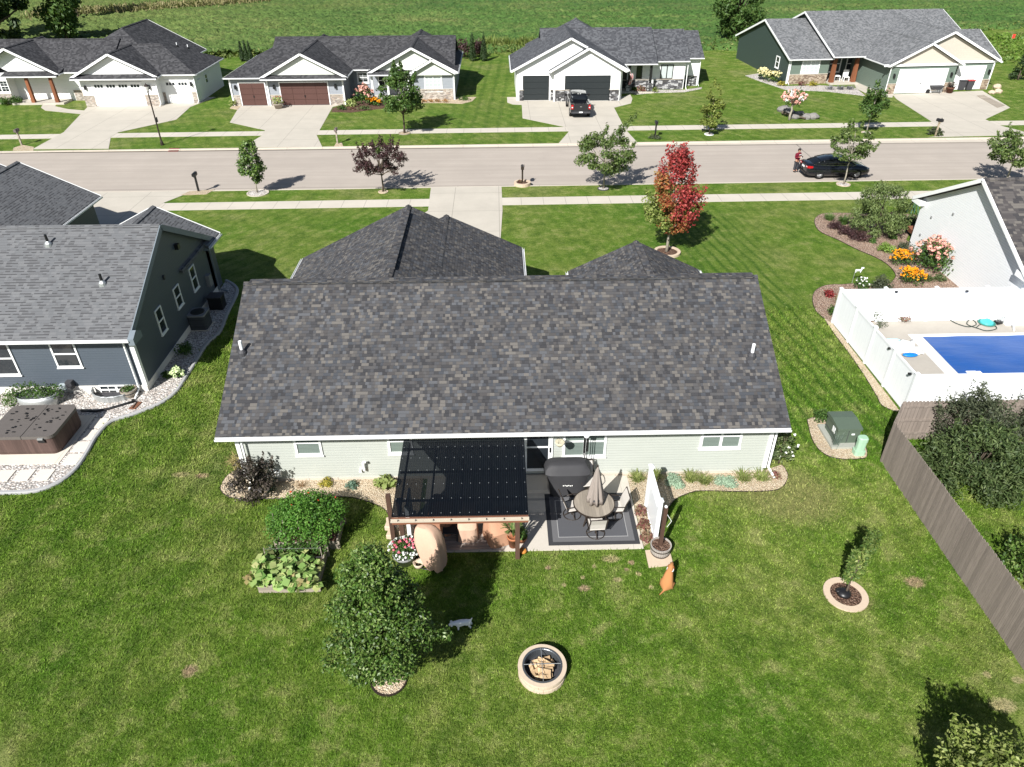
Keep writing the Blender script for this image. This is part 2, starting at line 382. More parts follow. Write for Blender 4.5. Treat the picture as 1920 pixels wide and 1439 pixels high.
def tree(name, label, loc, trunk_h, trunk_r, prof, ncl, cr, nleaf, size, lmat, bmat, seed, cat='tree', group=None, limbs=7, shell=0.5, aspect=0.5, flat=0.85, droop=0.0, up=0.3, extra=(), spikes=0, spike_len=0.5):
    rng = np.random.default_rng(seed); x, y = loc[0], loc[1]
    t = thing(name, label, cat, (x, y, 0), group=group)
    cl = profile_clumps(x, y, prof, ncl, cr, rng, flat)+list(extra)
    top = prof[-1][0]
    for i in range(spikes):
        z = rng.uniform(prof[0][0]+0.35*(top-prof[0][0]), top); R0 = np.interp(z, [p[0] for p in prof], [p[1] for p in prof]); a = rng.uniform(0, 6.28)
        for k in range(4):
            cl.append((x+(R0*0.8)*math.cos(a)*(1+0.06*k), y+R0*0.8*math.sin(a)*(1+0.06*k), z+spike_len*k/3, cr*(0.42-0.08*k), cr*(0.42-0.08*k), cr*(0.5-0.06*k)))
    m = MB(); zt = trunk_h+(top-trunk_h)*0.72
    path = [(x+0.04*trunk_r*math.sin(i), y, zt*i/5-0.02) for i in range(6)]
    m.tube([(p[0]+rng.normal()*trunk_r*0.25*(k > 0), p[1]+rng.normal()*trunk_r*0.25*(k > 0), p[2]) for k, p in enumerate(path)], [trunk_r*(1.25 if k == 0 else 1-0.15*k) for k in range(6)], 8)
    for i in range(min(limbs, len(cl))):
        c = cl[i]; z0 = trunk_h*0.9+(c[2]-trunk_h*0.9)*0.35
        z0 = max(trunk_h*0.8, min(z0, zt*0.9))
        mid = ((x+c[0])/2+rng.normal()*0.05, (y+c[1])/2+rng.normal()*0.05, z0+(c[2]-z0)*0.45)
        m.tube([(x, y, z0), mid, c[:3]], [trunk_r*0.55, trunk_r*0.38, trunk_r*0.16], 6)
    m.build('trunk', bmat, t, True)
    P, d = clump_points(cl, nleaf, rng, shell)
    P[:, 2] = np.maximum(P[:, 2], 0.04)
    quads_obj('crown', leaf_quads(P, size, rng, aspect, up, d*0.9, droop), lmat, t)
    return t
def mound(name, label, cat, loc, r, h, nleaf, size, mat, seed, group=None, aspect=0.55, flowers=None, fn=30, fs=0.05, fmat=None, lumps=7, up=0.5, stem=None, z0=0.0, partname='foliage', droop=0.0):
    rng = np.random.default_rng(seed); x, y = loc[0], loc[1]; t = thing(name, label, cat, (x, y, z0), group=group)
    rx, ry = r if isinstance(r, tuple) else (r, r); cl = []
    for i in range(lumps):
        a = i*2.4+rng.uniform(-.4, .4); q = math.sqrt((i+0.3)/lumps)*0.62
        cl.append((x+rx*q*math.cos(a), y+ry*q*math.sin(a), z0+h*(0.62-0.25*q)*rng.uniform(0.8, 1.2), rx*0.46, ry*0.46, h*0.42))
    P, d = clump_points(cl, nleaf, rng, 0.4); P[:, 2] = np.maximum(P[:, 2], z0+0.02)
    quads_obj(partname, leaf_quads(P, size, rng, aspect, up, d, droop), mat, t)
    if fmat:
        P, d = clump_points(cl, fn*3, rng, 0.12); k = np.argsort(-(d[:, 2]+rng.uniform(0, 0.9, len(d))))[:fn]
        blooms('blooms', P[k]+d[k]*0.02, fs, fmat, t, rng)
    return t
def blooms(name, P, fs, fmat, t, rng, npet=9, squash=0.8):
    if len(P) <= 20 and npet:
        for q in P:
            d = rng.normal(size=(npet+5, 3)); d /= np.linalg.norm(d, axis=1)[:, None]; quads_obj('bloom', leaf_quads(q+d*fs*0.55, fs*0.9, rng, 0.9, 0.3, d*2), fmat, t)
        return
    # each bloom is a small tuft of petals
    d = rng.normal(size=(len(P)*npet, 3)); d /= np.linalg.norm(d, axis=1)[:, None]
    C = np.repeat(P, npet, 0)+d*fs*0.55*np.array([1, 1, squash])
    return quads_obj(name, leaf_quads(C, fs*0.9, rng, 0.9, 0.3, d*2), fmat, t)
def blades(name, label, cat, loc, r, h, n, mat, seed, width=0.018, group=None, arch=0.6, z0=0.0):
    rng = np.random.default_rng(seed); x, y = loc[0], loc[1]; t = thing(name, label, cat, (x, y, z0), group=group); Q = []
    for i in range(n):
        a = rng.uniform(0, 6.283); L = rng.uniform(0.6, 1.0); b = (x+rng.normal()*r*0.18, y+rng.normal()*r*0.18); o = np.array([math.cos(a), math.sin(a), 0]); w = np.array([-o[1], o[0], 0])*width
        pts = []
        for k in range(4):
            s = k/3; pts.append(np.array([b[0], b[1], z0])+o*r*L*(s**1.4)+np.array([0, 0, h*L*(s-arch*s*s*s*rng.uniform(0.5, 1.2))]))
        for k in range(3):
            w0, w1 = w*(1-0.25*k), w*(1-0.25*(k+1)-0.2*(k == 2)); Q.append([pts[k]-w0, pts[k]+w0, pts[k+1]+w1, pts[k+1]-w1])
    quads_obj('blades', np.array(Q), mat, t); return t

# ------------------------------------------------------------------ shared materials
M = {}
M['white'] = plain('white_trim', (0.80, 0.81, 0.80), 0.45, 0.4, var=0.03)
M['vinyl'] = plain('white_vinyl', (0.80, 0.82, 0.83), 0.35, 0.4, var=0.03, sc=1.5)
M['conc'] = concrete('kerb_concrete', (0.50, 0.45, 0.38), jx=3.0, jw=0.03)
M['walk'] = concrete('sidewalk_concrete', (0.50, 0.46, 0.395), jx=1.55, jw=0.035)
M['drive'] = concrete('driveway_concrete', (0.455, 0.42, 0.36), jx=3.15, jy=3.6, jw=0.035)
M['patio'] = concrete('patio_concrete', (0.50, 0.46, 0.40), jx=2.1, jw=0.012)
M['cream'] = concrete('cream_paver', (0.62, 0.57, 0.50), stain=.06)
def road_mat():
    b = NB('road_surface'); p = b.pos(); y = b.n('SeparateXYZ', Vector=p).outputs[1]; c = (0.385, 0.34, 0.295)
    n = b.noise(p, .35, 6, .65); st = b.noise(b.scale(p, (.04, 1.6, 1)), 1.0, 4, .6); sp_ = b.noise(p, 1.7, 3, .7); n2 = b.noise(p, 14, 3)
    col = b.mix(b.ramp(n, [(.3, 0), (.7, 1)]), cs(c, .9), cs(c, 1.06)); col = b.mix(b.ramp(st, [(.42, .55), (.6, 0)]), col, cs(c, .82)); col = b.mix(b.ramp(sp_, [(.69, 0), (.74, .5)]), col, cs(c, .66)); col = b.mix(b.ramp(n2, [(.3, 0), (.75, .35)]), col, cs(c, .86))
    for yc in (52.35, 57.15, 61.95): col = b.mix(b.math('LESS_THAN', b.math('ABSOLUTE', b.math('SUBTRACT', y, yc)), .035 if yc != 57.15 else .012), col, cs(c, .55))
    b.bump(n2, .15, .01); return b.fin(col, .85, .2)
M['road'] = road_mat()
M['black'] = plain('black_metal', (0.012, 0.012, 0.013), 0.4, 0.4)
M['bronze'] = plain('bronze_metal', (0.03, 0.022, 0.017), 0.4, 0.4)
M['dkgrey'] = plain('dark_grey', (0.05, 0.05, 0.055), 0.55)
M['grey'] = plain('mid_grey', (0.22, 0.22, 0.22), 0.6)
M['steel'] = plain('galvanised_steel', (0.42, 0.44, 0.44), 0.4, 0.5, 0.6)
M['bark'] = plain('bark', (0.10, 0.08, 0.06), 0.9, 0.1, var=0.35, sc=18)
M['palebark'] = plain('pale_bark', (0.30, 0.27, 0.22), 0.9, 0.1, var=0.3, sc=18)
M['mulch'] = gravel('bark_mulch', [(0.13, 0.075, 0.05), (0.18, 0.11, 0.075), (0.10, 0.055, 0.04), (0.23, 0.15, 0.11)], 22)
M['tangravel'] = gravel('tan_gravel', [(0.52, 0.42, 0.29), (0.60, 0.50, 0.36), (0.46, 0.35, 0.23), (0.66, 0.57, 0.43), (0.56, 0.44, 0.31)], 27, .4)
M['whitegravel'] = gravel('white_gravel', [(0.56, 0.52, 0.48), (0.66, 0.62, 0.58), (0.50, 0.44, 0.39), (0.70, 0.67, 0.63), (0.42, 0.38, 0.35)], 13)
M['pinkgravel'] = gravel('pink_gravel', [(0.32, 0.22, 0.16), (0.40, 0.29, 0.22), (0.26, 0.17, 0.13), (0.44, 0.34, 0.27)], 16)
M['pane'] = glass('window_glass'); M['blind'] = blinds('window_blinds', (0.17, 0.21, 0.19)); M['paleblind'] = blinds('pale_blinds', (0.5, 0.55, 0.55))
M['terra'] = plain('terracotta', (0.35, 0.13, 0.06), 0.7)
M['paver'] = plain('tan_paver', (0.50, 0.40, 0.30), 0.85, 0.1, var=0.12, sc=14)
M['wood'] = boards('weathered_wood', (0.30, 0.26, 0.21), 0.12, 1)

# ------------------------------------------------------------------ ground, road, paths
DRY, DIRT, YEL = (0.36, 0.31, 0.16), (0.33, 0.24, 0.15), (0.20, 0.20, 0.07)
sp = []
for px, py, r, sx, c in ((355, 1258, .22, 1, DIRT), (1715, 1092, .24, 1.4, DIRT), (338, 890, .16, 2.2, DRY), (378, 892, .15, 1.8, DIRT), (1027, 1065, .10, 1, DIRT), (1095, 1103, .13, 1.6, DIRT), (1183, 1055, .11, 1, DIRT),
        (1145, 1048, .16, 2, DRY), (1174, 1068, .08, 1, DIRT), (1196, 1076, .1, 1, DRY), (1092, 1083, .08, 1, DRY), (1157, 1087, .1, 1.6, DRY), (1057, 1097, .08, 1, DRY), (1113, 1062, .08, 1, DRY), (1220, 1101, .08, 1, DRY),
        (1880, 1322, .24, 1.6, DRY), (1908, 1275, .12, 1.5, DRY), (1850, 1265, .12, 1, DRY), (1480, 930, 1.5, 1.3, YEL), (1600, 1130, .35, 2, YEL)):
    w = W(px, py); sp.append((w[0], w[1], r, sx, c))
M['grass'] = grass_mat('lawn_grass', sp); M['blade'] = grass_mat('grass_blades', sp, True); EXCL = []
YS, YN = (lambda x: 51.74+.011*x), (lambda x: 62.72+.012*x)
lw = MB()
lw.poly([(-700, -80, 0), (700, -80, 0), (60, YS(60), 0), (-60, YS(-60), 0), (-700, YS(-60), 0)])
lw.poly([(-700, YN(-60), 0), (-60, YN(-60), 0), (60, YN(60), 0), (700, YN(60), 0), (700, 1200, 0), (-700, 1200, 0)])
lawn = struct('lawn', lw, M['grass'])
struct('road', MB().box(-90, 90, 50, 65, -0.3, -0.11), M['road'])
def strip(name, f0, f1, z, mat, x0=-62, x1=62, t=0.06):
    return struct(name, MB().prism([(x0, f0(x0)), (x1, f0(x1)), (x1, f1(x1)), (x0, f1(x0))], z-t, z), mat)
strip('kerb', lambda x: 52.12+.004*x, lambda x: YS(x)-.0, -0.085, M['conc'], t=0.2)
struct('kerb', MB().prism([(-62, YS(-62)-.02), (62, YS(62)-.02), (62, YS(62)+.16), (-62, YS(-62)+.16)], -0.28, 0.012), M['conc'])
strip('kerb', lambda x: 62.12, lambda x: YN(x), -0.085, M['conc'], t=0.2)
struct('kerb', MB().prism([(-62, YN(-62)-.16), (62, YN(62)-.16), (62, YN(62)+.02), (-62, YN(-62)+.02)], -0.28, 0.012), M['conc'])
strip('sidewalk', lambda x: 47.88+.011*x, lambda x: 49.36+.012*x, 0.012, M['walk'])
strip('sidewalk', lambda x: 66.55+.012*x, lambda x: 68.03+.013*x, 0.012, M['walk'])
ck = MB()
c0, c1 = W(1492.5, 270.5, -.105), W(1566, 336.5, -.105)
for i in range(10):
    a = [c0[k]+(c1[k]-c0[k])*i/10+(0.03*math.sin(i*2.3) if k == 0 else 0) for k in range(3)]; b_ = [c0[k]+(c1[k]-c0[k])*(i+1)/10+(0.03*math.sin((i+1)*2.3) if k == 0 else 0) for k in range(3)]
    ck.poly([(a[0]-.03, a[1]-.03, a[2]), (a[0]+.03, a[1]+.03, a[2]), (b_[0]+.03, b_[1]+.03, a[2]), (b_[0]-.03, b_[1]-.03, a[2])])
struct('road_seam', ck, plain('tar_seam', (.10, .095, .09), .8))
def flat(name, pxs, z, mat, t=0.05, smooth=0, world=None):
    P = [W(*p)[:2] for p in pxs] if world is None else world
    if smooth: P = [p[:2] for p in smoothpts(P, smooth, True)]
    EXCL.append(P); return struct(name, MB().prism(P, z-t, z), mat)
Z1 = lambda x, y: (x/3.7875, y/3.7875)
Z2 = lambda x, y: (420+x/3.7875, y/3.7875)
Z3 = lambda x, y: (900+x/3.7875, y/3.7875)
Z4 = lambda x, y: (1380+x/3.5556, y/3.5556)
# driveways (aprons run down to the kerb)
flat('driveway', None, 0.018, M['drive'], world=[(-4.95, 51.66), (.22, 51.72), (.25, 47), (-.2, 34.0), (-9.2, 34.0), (-8.6, 39.5), (-4.8, 47)])
flat('driveway', None, 0.018, M['drive'], world=[(-22.2, 51.5), (-23.4, 49.2), (-23.9, 46), (-24.2, 41.8), (-33, 41.8), (-33, 51.4)])
flat('driveway', [Z1(620, 760), Z1(450, 940), Z1(375, 980), Z1(230, 1060), Z1(770, 1056), Z1(785, 975), Z1(840, 940), Z1(1250, 850), Z1(1350, 760), Z1(1530, 690), Z1(1450, 690), Z1(1405, 728)], 0.018, M['drive'])
flat('path', [Z1(650, 790), Z1(480, 775), Z1(390, 755), Z1(400, 735), Z1(440, 705), Z1(330, 705), Z1(300, 745), Z1(290, 765), Z1(320, 785), Z1(620, 815)], 0.014, M['drive'])
flat('driveway', [Z2(110, 752), Z2(40, 870), Z2(290, 925), Z2(265, 965), Z2(190, 1010), Z2(200, 1046), Z2(695, 1042), Z2(655, 958), Z2(680, 920), Z2(770, 760), Z2(850, 740)], 0.018, M['drive'])
flat('driveway', [Z3(190, 690), Z3(192, 728), Z3(230, 742), Z3(295, 745), Z3(300, 840), Z3(615, 905), Z3(627, 937), Z3(555, 1020), Z3(1110, 1006), Z3(1040, 930), Z3(1020, 900), Z3(950, 765), Z3(1070, 735), Z3(1080, 700), Z3(1065, 672), Z3(1000, 690)], 0.018, M['drive'])
flat('driveway', [Z4(1040, 630), Z4(1070, 662), Z4(1290, 803), Z4(1340, 838), Z4(1385, 905), Z4(1280, 915), Z4(1990, 898), Z4(1730, 830), Z4(1660, 796), Z4(1825, 718), Z4(1640, 605)], 0.018, M['drive'])
flat('path', [Z4(800, 590), Z4(900, 640), Z4(1040, 650), Z4(1050, 625), Z4(860, 540), Z4(780, 545)], 0.014, M['drive'])

# ------------------------------------------------------------------ soybean field and the rough strips behind the houses
def field():
    x = np.arange(-150, 150, 0.42); y = np.concatenate([np.arange(106, 150, 0.42), np.arange(150, 260, 0.8)])
    rng = np.random.default_rng(3); X, Y = np.meshgrid(x, y); Z = 0.5+rng.uniform(-.32, .32, X.shape)
    X2 = X+rng.uniform(-.15, .15, X.shape); Y2 = Y+rng.uniform(-.15, .15, X.shape)
    Z += 0.13*np.sin(Y2*2*math.pi/1.5+X*.09)
    edge = 107.0+1.2*np.sin(X*.21)+.7*np.sin(X*.9)+np.where(X > 38, (X-38)*0.42, 0)+np.where(X < -25, -2, 0)
    Z = np.where(Y < edge, -0.6, Z)
    nx, ny = len(x), len(y); V = np.stack([X2, Y2, Z], -1).reshape(-1, 3)
    i = np.arange(nx*ny).reshape(ny, nx); F = np.stack([i[:-1, :-1], i[:-1, 1:], i[1:, 1:], i[1:, :-1]], -1).reshape(-1, 4)
    me = bpy.data.meshes.new('crop_field'); me.vertices.add(len(V)); me.vertices.foreach_set('co', V.reshape(-1).astype(np.float32))
    me.loops.add(F.size); me.loops.foreach_set('vertex_index', F.reshape(-1).astype(np.int32)); me.polygons.add(len(F)); me.polygons.foreach_set('loop_start', np.arange(0, F.size, 4, dtype=np.int32))
    me.update(calc_edges=True)
    b = NB('soybean_leaves'); p = b.pos(); n1 = b.noise(p, 0.05, 5, 0.65); n2 = b.noise(b.scale(p, (0.35, 1, 1)), 0.6, 4, 0.7); n3 = b.noise(p, 1.7, 4, 0.8); n4 = b.noise(b.scale(p, (0.06, 0.4, 1)), 1.0, 4, 0.6)
    col = b.ramp(n1, [(0.35, (0.055, 0.125, 0.026)), (0.55, (0.085, 0.160, 0.034)), (0.68, (0.145, 0.185, 0.055))])
    col = b.mix(b.ramp(n2, [(0.4, 0), (0.75, 0.6)]), col, (0.050, 0.110, 0.024)); col = b.mix(b.ramp(n4, [(0.5, 0), (0.72, 0.6)]), col, (0.19, 0.20, 0.07))
    xx = b.n('SeparateXYZ', Vector=p).outputs[0]; col = b.mix(b.n('MapRange', Value=xx, i1=-5.0, i2=-70.0, i3=0.0, i4=0.45).outputs[0], col, (0.17, 0.19, 0.055))
    col = b.mix(b.ramp(n3, [(0.38, 0.6), (0.52, 0)]), col, (0.018, 0.046, 0.010)); col = b.mix(b.ramp(n3, [(0.55, 0), (0.8, 0.5)]), col, (0.14, 0.20, 0.07)); b.bump(n3, 1, 0.3)
    me.materials.append(b.fin(col, 0.75, 0.2)); o = bpy.data.objects.new('crop_field', me); COL.objects.link(o); o['kind'] = 'stuff'
    o['label'] = 'field of low soybean plants behind the far row of houses'
field()
def weeds(name, label, poly_fn, n, size, mat, seed, zmax=0.9, blade=False):
    rng = np.random.default_rng(seed); P = poly_fn(rng, n); P[:, 2] = rng.uniform(0, 1, n)**1.6*zmax
    o = quads_obj(name, leaf_quads(P, size, rng, 0.22 if blade else 0.5, 0.0 if blade else 0.4, None, 3.0 if blade else 0), mat, None, 'stuff'); o['label'] = label
LWEED = leaf('weed_leaves', [(0.06, 0.10, 0.02), (0.12, 0.17, 0.04), (0.20, 0.22, 0.07)])
LTAN = leaf('dry_grass', [(0.20, 0.18, 0.08), (0.30, 0.26, 0.13), (0.14, 0.16, 0.05)])
LRED = leaf('reddish_weeds', [(0.12, 0.10, 0.05), (0.20, 0.15, 0.09), (0.10, 0.14, 0.04)])
def lineband(pts, wd_):
    pts = np.array(pts)
    def f(rng, n):
        t = rng.uniform(0, len(pts)-1, n); i = np.minimum(t.astype(int), len(pts)-2); fr = (t-i)[:, None]
        p = pts[i]*(1-fr)+pts[i+1]*fr; return np.stack([p[:, 0], p[:, 1]+rng.normal(size=n)*wd_, np.zeros(n)], 1)
    return f
weeds('tall_grass', 'strip of tall pale grass crossing the far field', lineband([W(60, 30, .6)[:2], W(230, 20, .6)[:2], W(420, 6, .6)[:2], W(520, -4, .6)[:2]], 2.0), 9000, 0.9, LTAN, 5, 1.5, True)
weeds('weed_edge', 'weedy fringe between the lawns and the soybean field', lineband([(-75, 107), (-40, 105.5), (-20, 107), (2, 107.5), (12, 107.5), (30, 108.5), (45, 110), (62, 118), (95, 130)], .9), 7000, 0.42, LWEED, 6, 0.9)
weeds('rough_grass', 'rough bright green grass by the field edge at far right', lambda rng, n: np.stack([rng.uniform(50, 95, n), rng.uniform(96, 118, n), np.zeros(n)], 1)[:], 9000, 0.45, leaf('rough_grass_leaves', [(0.07, 0.14, 0.015), (0.12, 0.21, 0.03), (0.17, 0.24, 0.05)]), 7, 0.45)

# ------------------------------------------------------------------ house kit
GUT = plain('gutter_white', (.64, .65, .65), .45, .4, var=.05)
def roof(t, faces, mat, thick=0.16, name='roof'):
    m = MB()
    for f in faces: m.slab(f, thick)
    return m.build(name, mat, t)
def gutter(t, p, q, out, mat=None, drop=0.02):
    # eave board with a gutter hung on it; out = unit vector pointing away from the house
    o = Vector(out); p, q = Vector(p), Vector(q); m = MB()
    m.beam(p+o*.03+Vector((0, 0, -.10)), q+o*.03+Vector((0, 0, -.10)), 0.03, 0.13)
    m.beam(p+o*.085+Vector((0, 0, -.125)), q+o*.085+Vector((0, 0, -.125)), 0.08, 0.012); m.beam(p+o*.125+Vector((0, 0, -.09)), q+o*.125+Vector((0, 0, -.09)), 0.012, 0.08)
    return m.build('gutter', mat or GUT, t)
def rake(t, p, q, out, mat=None, h=0.2):
    o = Vector(out)*0.022; p, q = Vector(p)+o, Vector(q)+o
    return MB().beam(p+Vector((0, 0, -h*.42)), q+Vector((0, 0, -h*.42)), 0.04, h).build('rake_board', mat or M['white'], t)
def ridge(t, p, q, mat, w=0.14, name='ridge_cap'):
    p, q = Vector(p), Vector(q); d = unit(q-p); a = unit(d.cross(Vector((0, 0, 1)))); m = MB(); n = 10
    for s in (-1, 1):
        m.slab([p+Vector((0, 0, .045)), q+Vector((0, 0, .045)), q+a*s*w+Vector((0, 0, .045-w*.5)), p+a*s*w+Vector((0, 0, .045-w*.5))], 0.03)
    return m.build(name, mat, t)
def block(t, ax, a0, a1, b0, b1, ze, zr, rm, wm, trim=None, oe=0.5, orr=(.35, .35), zb=-0.1, ends=(1, 1), eaves=(1, 1), gmat=None, gz=None, capmat=None, r0=None, walls=True, hip=(0, 0)):
    """gabled block: ridge along axis ax (0=x, 1=y), roof outline a0..a1 along the ridge and b0..b1 across it"""
    P = (lambda a, b, z: (a, b, z)) if ax == 0 else (lambda a, b, z: (b, a, z))
    bm = (b0+b1)/2; sl = (zr-ze)/(bm-b0); ra0, ra1 = a0+hip[0], a1-hip[1]
    F = [[P(a0, b0, ze), P(a1, b0, ze), P(ra1, bm, zr), P(ra0, bm, zr)], [P(a1, b1, ze), P(a0, b1, ze), P(ra0, bm, zr), P(ra1, bm, zr)]]
    if hip[0]: F.append([P(a0, b1, ze), P(a0, b0, ze), P(ra0, bm, zr)])
    if hip[1]: F.append([P(a1, b0, ze), P(a1, b1, ze), P(ra1, bm, zr)])
    roof(t, F, rm)
    ridge(t, P(ra0, bm, zr), P(ra1, bm, zr), capmat or rm)
    if walls:
        zw = ze+sl*oe-.2
        pr = [(b0+oe, zb), (b1-oe, zb), (b1-oe, zw), (bm, zw+sl*(bm-b0-oe)-.02), (b0+oe, zw)]
        if hip[0] or hip[1]: pr = [(b0+oe, zb), (b1-oe, zb), (b1-oe, ze-.05), (b0+oe, ze-.05)]
        wa0 = a0+(orr[0] if not hip[0] else oe); wa1 = a1-(orr[1] if not hip[1] else oe)
        MB().extrude(pr, ax, wa0, wa1).build('wall', wm, t)
        if gmat:
            for e, a, sg in ((0, wa0, -1), (1, wa1, 1)):
                if ends[e] == 2:
                    z0 = gz or zw-.1; h0 = max(0, (z0-zw)/sl)
                    MB().extrude([(b0+oe+h0+.01, z0), (b1-oe-h0-.01, z0), (bm, zw+sl*(bm-b0-oe)-.03)], ax, a+sg*.0, a+sg*.035).build('gable_siding', gmat, t)
    o = (lambda k: (0, k, 0)) if ax == 0 else (lambda k: (k, 0, 0)); oa = (lambda k: (k, 0, 0)) if ax == 0 else (lambda k: (0, k, 0))
    if eaves[0]: gutter(t, P(a0, b0, ze), P(a1, b0, ze), o(-1), trim)
    if eaves[1]: gutter(t, P(a0, b1, ze), P(a1, b1, ze), o(1), trim)
    for e, a, sg in ((0, a0, -1), (1, a1, 1)):
        if hip[e]: gutter(t, P(a, b0, ze), P(a, b1, ze), oa(sg), trim)
        elif ends[e]:
            rake(t, P(a, b0, ze), P(a, bm, zr), oa(sg), trim); rake(t, P(a, b1, ze), P(a, bm, zr), oa(sg), trim)
def face_map(face, pos):
    # (u along the wall, d outward, z) -> world
    return {'-y': lambda u, d, z: (u, pos-d, z), '+y': lambda u, d, z: (u, pos+d, z), '+x': lambda u, d, z: (pos+d, u, z), '-x': lambda u, d, z: (pos-d, u, z)}[face]
def fbox(m, fm, u0, u1, d0, d1, z0, z1):
    a, b = fm(u0, d0, z0), fm(u1, d1, z1); return m.box(a[0], b[0], a[1], b[1], z0, z1)
def window(t, face, pos, u0, u1, z0, z1, cols=1, rows=2, pane=None, frame=None, tr=0.08, grid=None, name='window'):
    u0, u1 = min(u0, u1), max(u0, u1); z0, z1 = min(z0, z1), max(z0, z1)
    fm = face_map(face, pos); m = MB(); mm = 0.045
    fbox(m, fm, u0, u1, 0, .05, z0, z0+tr); fbox(m, fm, u0, u1, 0, .05, z1-tr, z1)
    fbox(m, fm, u0, u0+tr, 0, .05, z0+tr, z1-tr); fbox(m, fm, u1-tr, u1, 0, .05, z0+tr, z1-tr)
    ia, ib, za, zb_ = u0+tr, u1-tr, z0+tr, z1-tr
    for i in range(1, cols):
        c = ia+(ib-ia)*i/cols; fbox(m, fm, c-mm, c+mm, 0, .05, za, zb_)
    for i in range(cols):
        l = ia+(ib-ia)*i/cols+(mm if i else 0); r = ia+(ib-ia)*(i+1)/cols-(mm if i < cols-1 else 0)
        for j in range(1, rows):
            z = za+(zb_-za)*j/rows; fbox(m, fm, l, r, 0, .04, z-.03, z+.03)
        if grid:
            gx, gzr = grid
            for k in range(1, gx): fbox(m, fm, l+(r-l)*k/gx-.012, l+(r-l)*k/gx+.012, 0, .03, za, zb_)
            for k in range(1, gzr):
                z = za+(zb_-za)*k/gzr; fbox(m, fm, l, r, 0, .028, z-.012, z+.012)
    w = m.build(name, frame or M['white'], t)
    fbox(MB(), fm, ia, ib, 0, .014, za, zb_).build('pane', pane or M['pane'], w)
    fb = MB(); fbox(fb, fm, u0-.03, u1+.03, 0, .075, z0-.05, z0-.004); fb.build('sill', frame or M['white'], w)
    return w
def garage_door(t, face, pos, u0, u1, z0, z1, mat, trim, rows=4, cols=1, panes=None, handles=None, tr=0.1):
    u0, u1 = min(u0, u1), max(u0, u1); fm = face_map(face, pos); m = MB(); h = (z1-z0)/rows
    fbox(m, fm, u0, u1, 0, .01, z0, z1)
    for j in range(rows):
        for c in range(cols):
            w = (u1-u0)/cols; fbox(m, fm, u0+c*w+.012*(cols > 1), u0+(c+1)*w-.012*(cols > 1), .01, .035, z0+j*h+.012, z0+(j+1)*h-.012)
    d = m.build('garage_door', mat, t)
    f = MB(); fbox(f, fm, u0-tr, u0-.004, 0, .06, z0, z1+tr); fbox(f, fm, u1+.004, u1+tr, 0, .06, z0, z1+tr); fbox(f, fm, u0-.004, u1+.004, 0, .06, z1+.004, z1+tr)
    f.build('door_frame', trim, d)
    if panes:
        p = MB(); w = (u1-u0)/panes
        for i in range(panes):
            for k in range(3):
                a = u0+i*w+w*.14+k*w*.25; fbox(p, fm, a, a+w*.2, .035, .045, z1-h*.8, z1-h*.3)
        p.build('pane', M['pane'], d)
    if handles:
        p = MB()
        for hu, hz in handles: fbox(p, fm, hu-.06, hu-.02, .035, .06, hz, hz+.22); fbox(p, fm, hu+.02, hu+.06, .035, .06, hz, hz+.22)
        p.build('handle', M['black'], d)
    return d
def wall_lamp(t, face, pos, u, z):
    fm = face_map(face, pos); m = MB(); fbox(m, fm, u-.07, u+.07, 0, .03, z-.1, z+.15); fbox(m, fm, u-.09, u+.09, .05, .22, z-.2, z+.12); fbox(m, fm, u-.05, u+.05, .03, .14, z+.12, z+.2)
    m.build('wall_lamp', M['black'], t)
def panel(t, face, pos, u0, u1, z0, z1, mat, d=0.06, name='stone_base', cap=True):
    fm = face_map(face, pos); m = MB(); fbox(m, fm, min(u0, u1), max(u0, u1), 0, d, z0, z1); o = m.build(name, mat, t)
    if cap and name == 'stone_base':
        c = MB(); fbox(c, fm, min(u0, u1)-.02, max(u0, u1)+.02, 0, d+.04, z1+.001, z1+.05); c.build('ledge', M['conc'], o)
    return o
def downspout(t, x, y, z1, mat=None, out=(0, -1), ext=0.7):
    m = MB(); o = Vector((*out, 0))*.06; m.tube([Vector((x, y, z1))+o*4, Vector((x, y, z1-.25))+o, Vector((x, y, .25))+o, Vector((x, y, .08))+o*(1+ext*10)], .045, 6)
    return m.build('downspout', mat or M['white'], t)
def corner(t, x, y, z0, z1, mat=None, s=.1):
    return MB().box(x-s/2-.02, x+s/2+.02, y-s/2-.02, y+s/2+.02, z0, z1).build('corner_trim', mat or M['white'], t)
def vent_pipe(t, x, y, z, mat, h=0.42, r=0.06, flash=None):
    m = MB().tube([(x, y, z-.3), (x, y, z+h)], r, 10); p = m.build('vent_pipe', mat, t)
    MB().lathe([(.17, z-.08), (.15, z+.06), (.075, z+.16)], (x, y, 0), 12).build('flashing', flash or M['dkgrey'], p)
def post(t, x, y, z0, z1, w, mat, taper=1.0, name='porch_post'):
    return MB().loft([[(x-s*k, y-s*k2, z) for k, k2 in ((-1, -1), (1, -1), (1, 1), (-1, 1))] for s, z in ((w*taper/2, z0), (w/2, z1))]).build(name, mat, t)

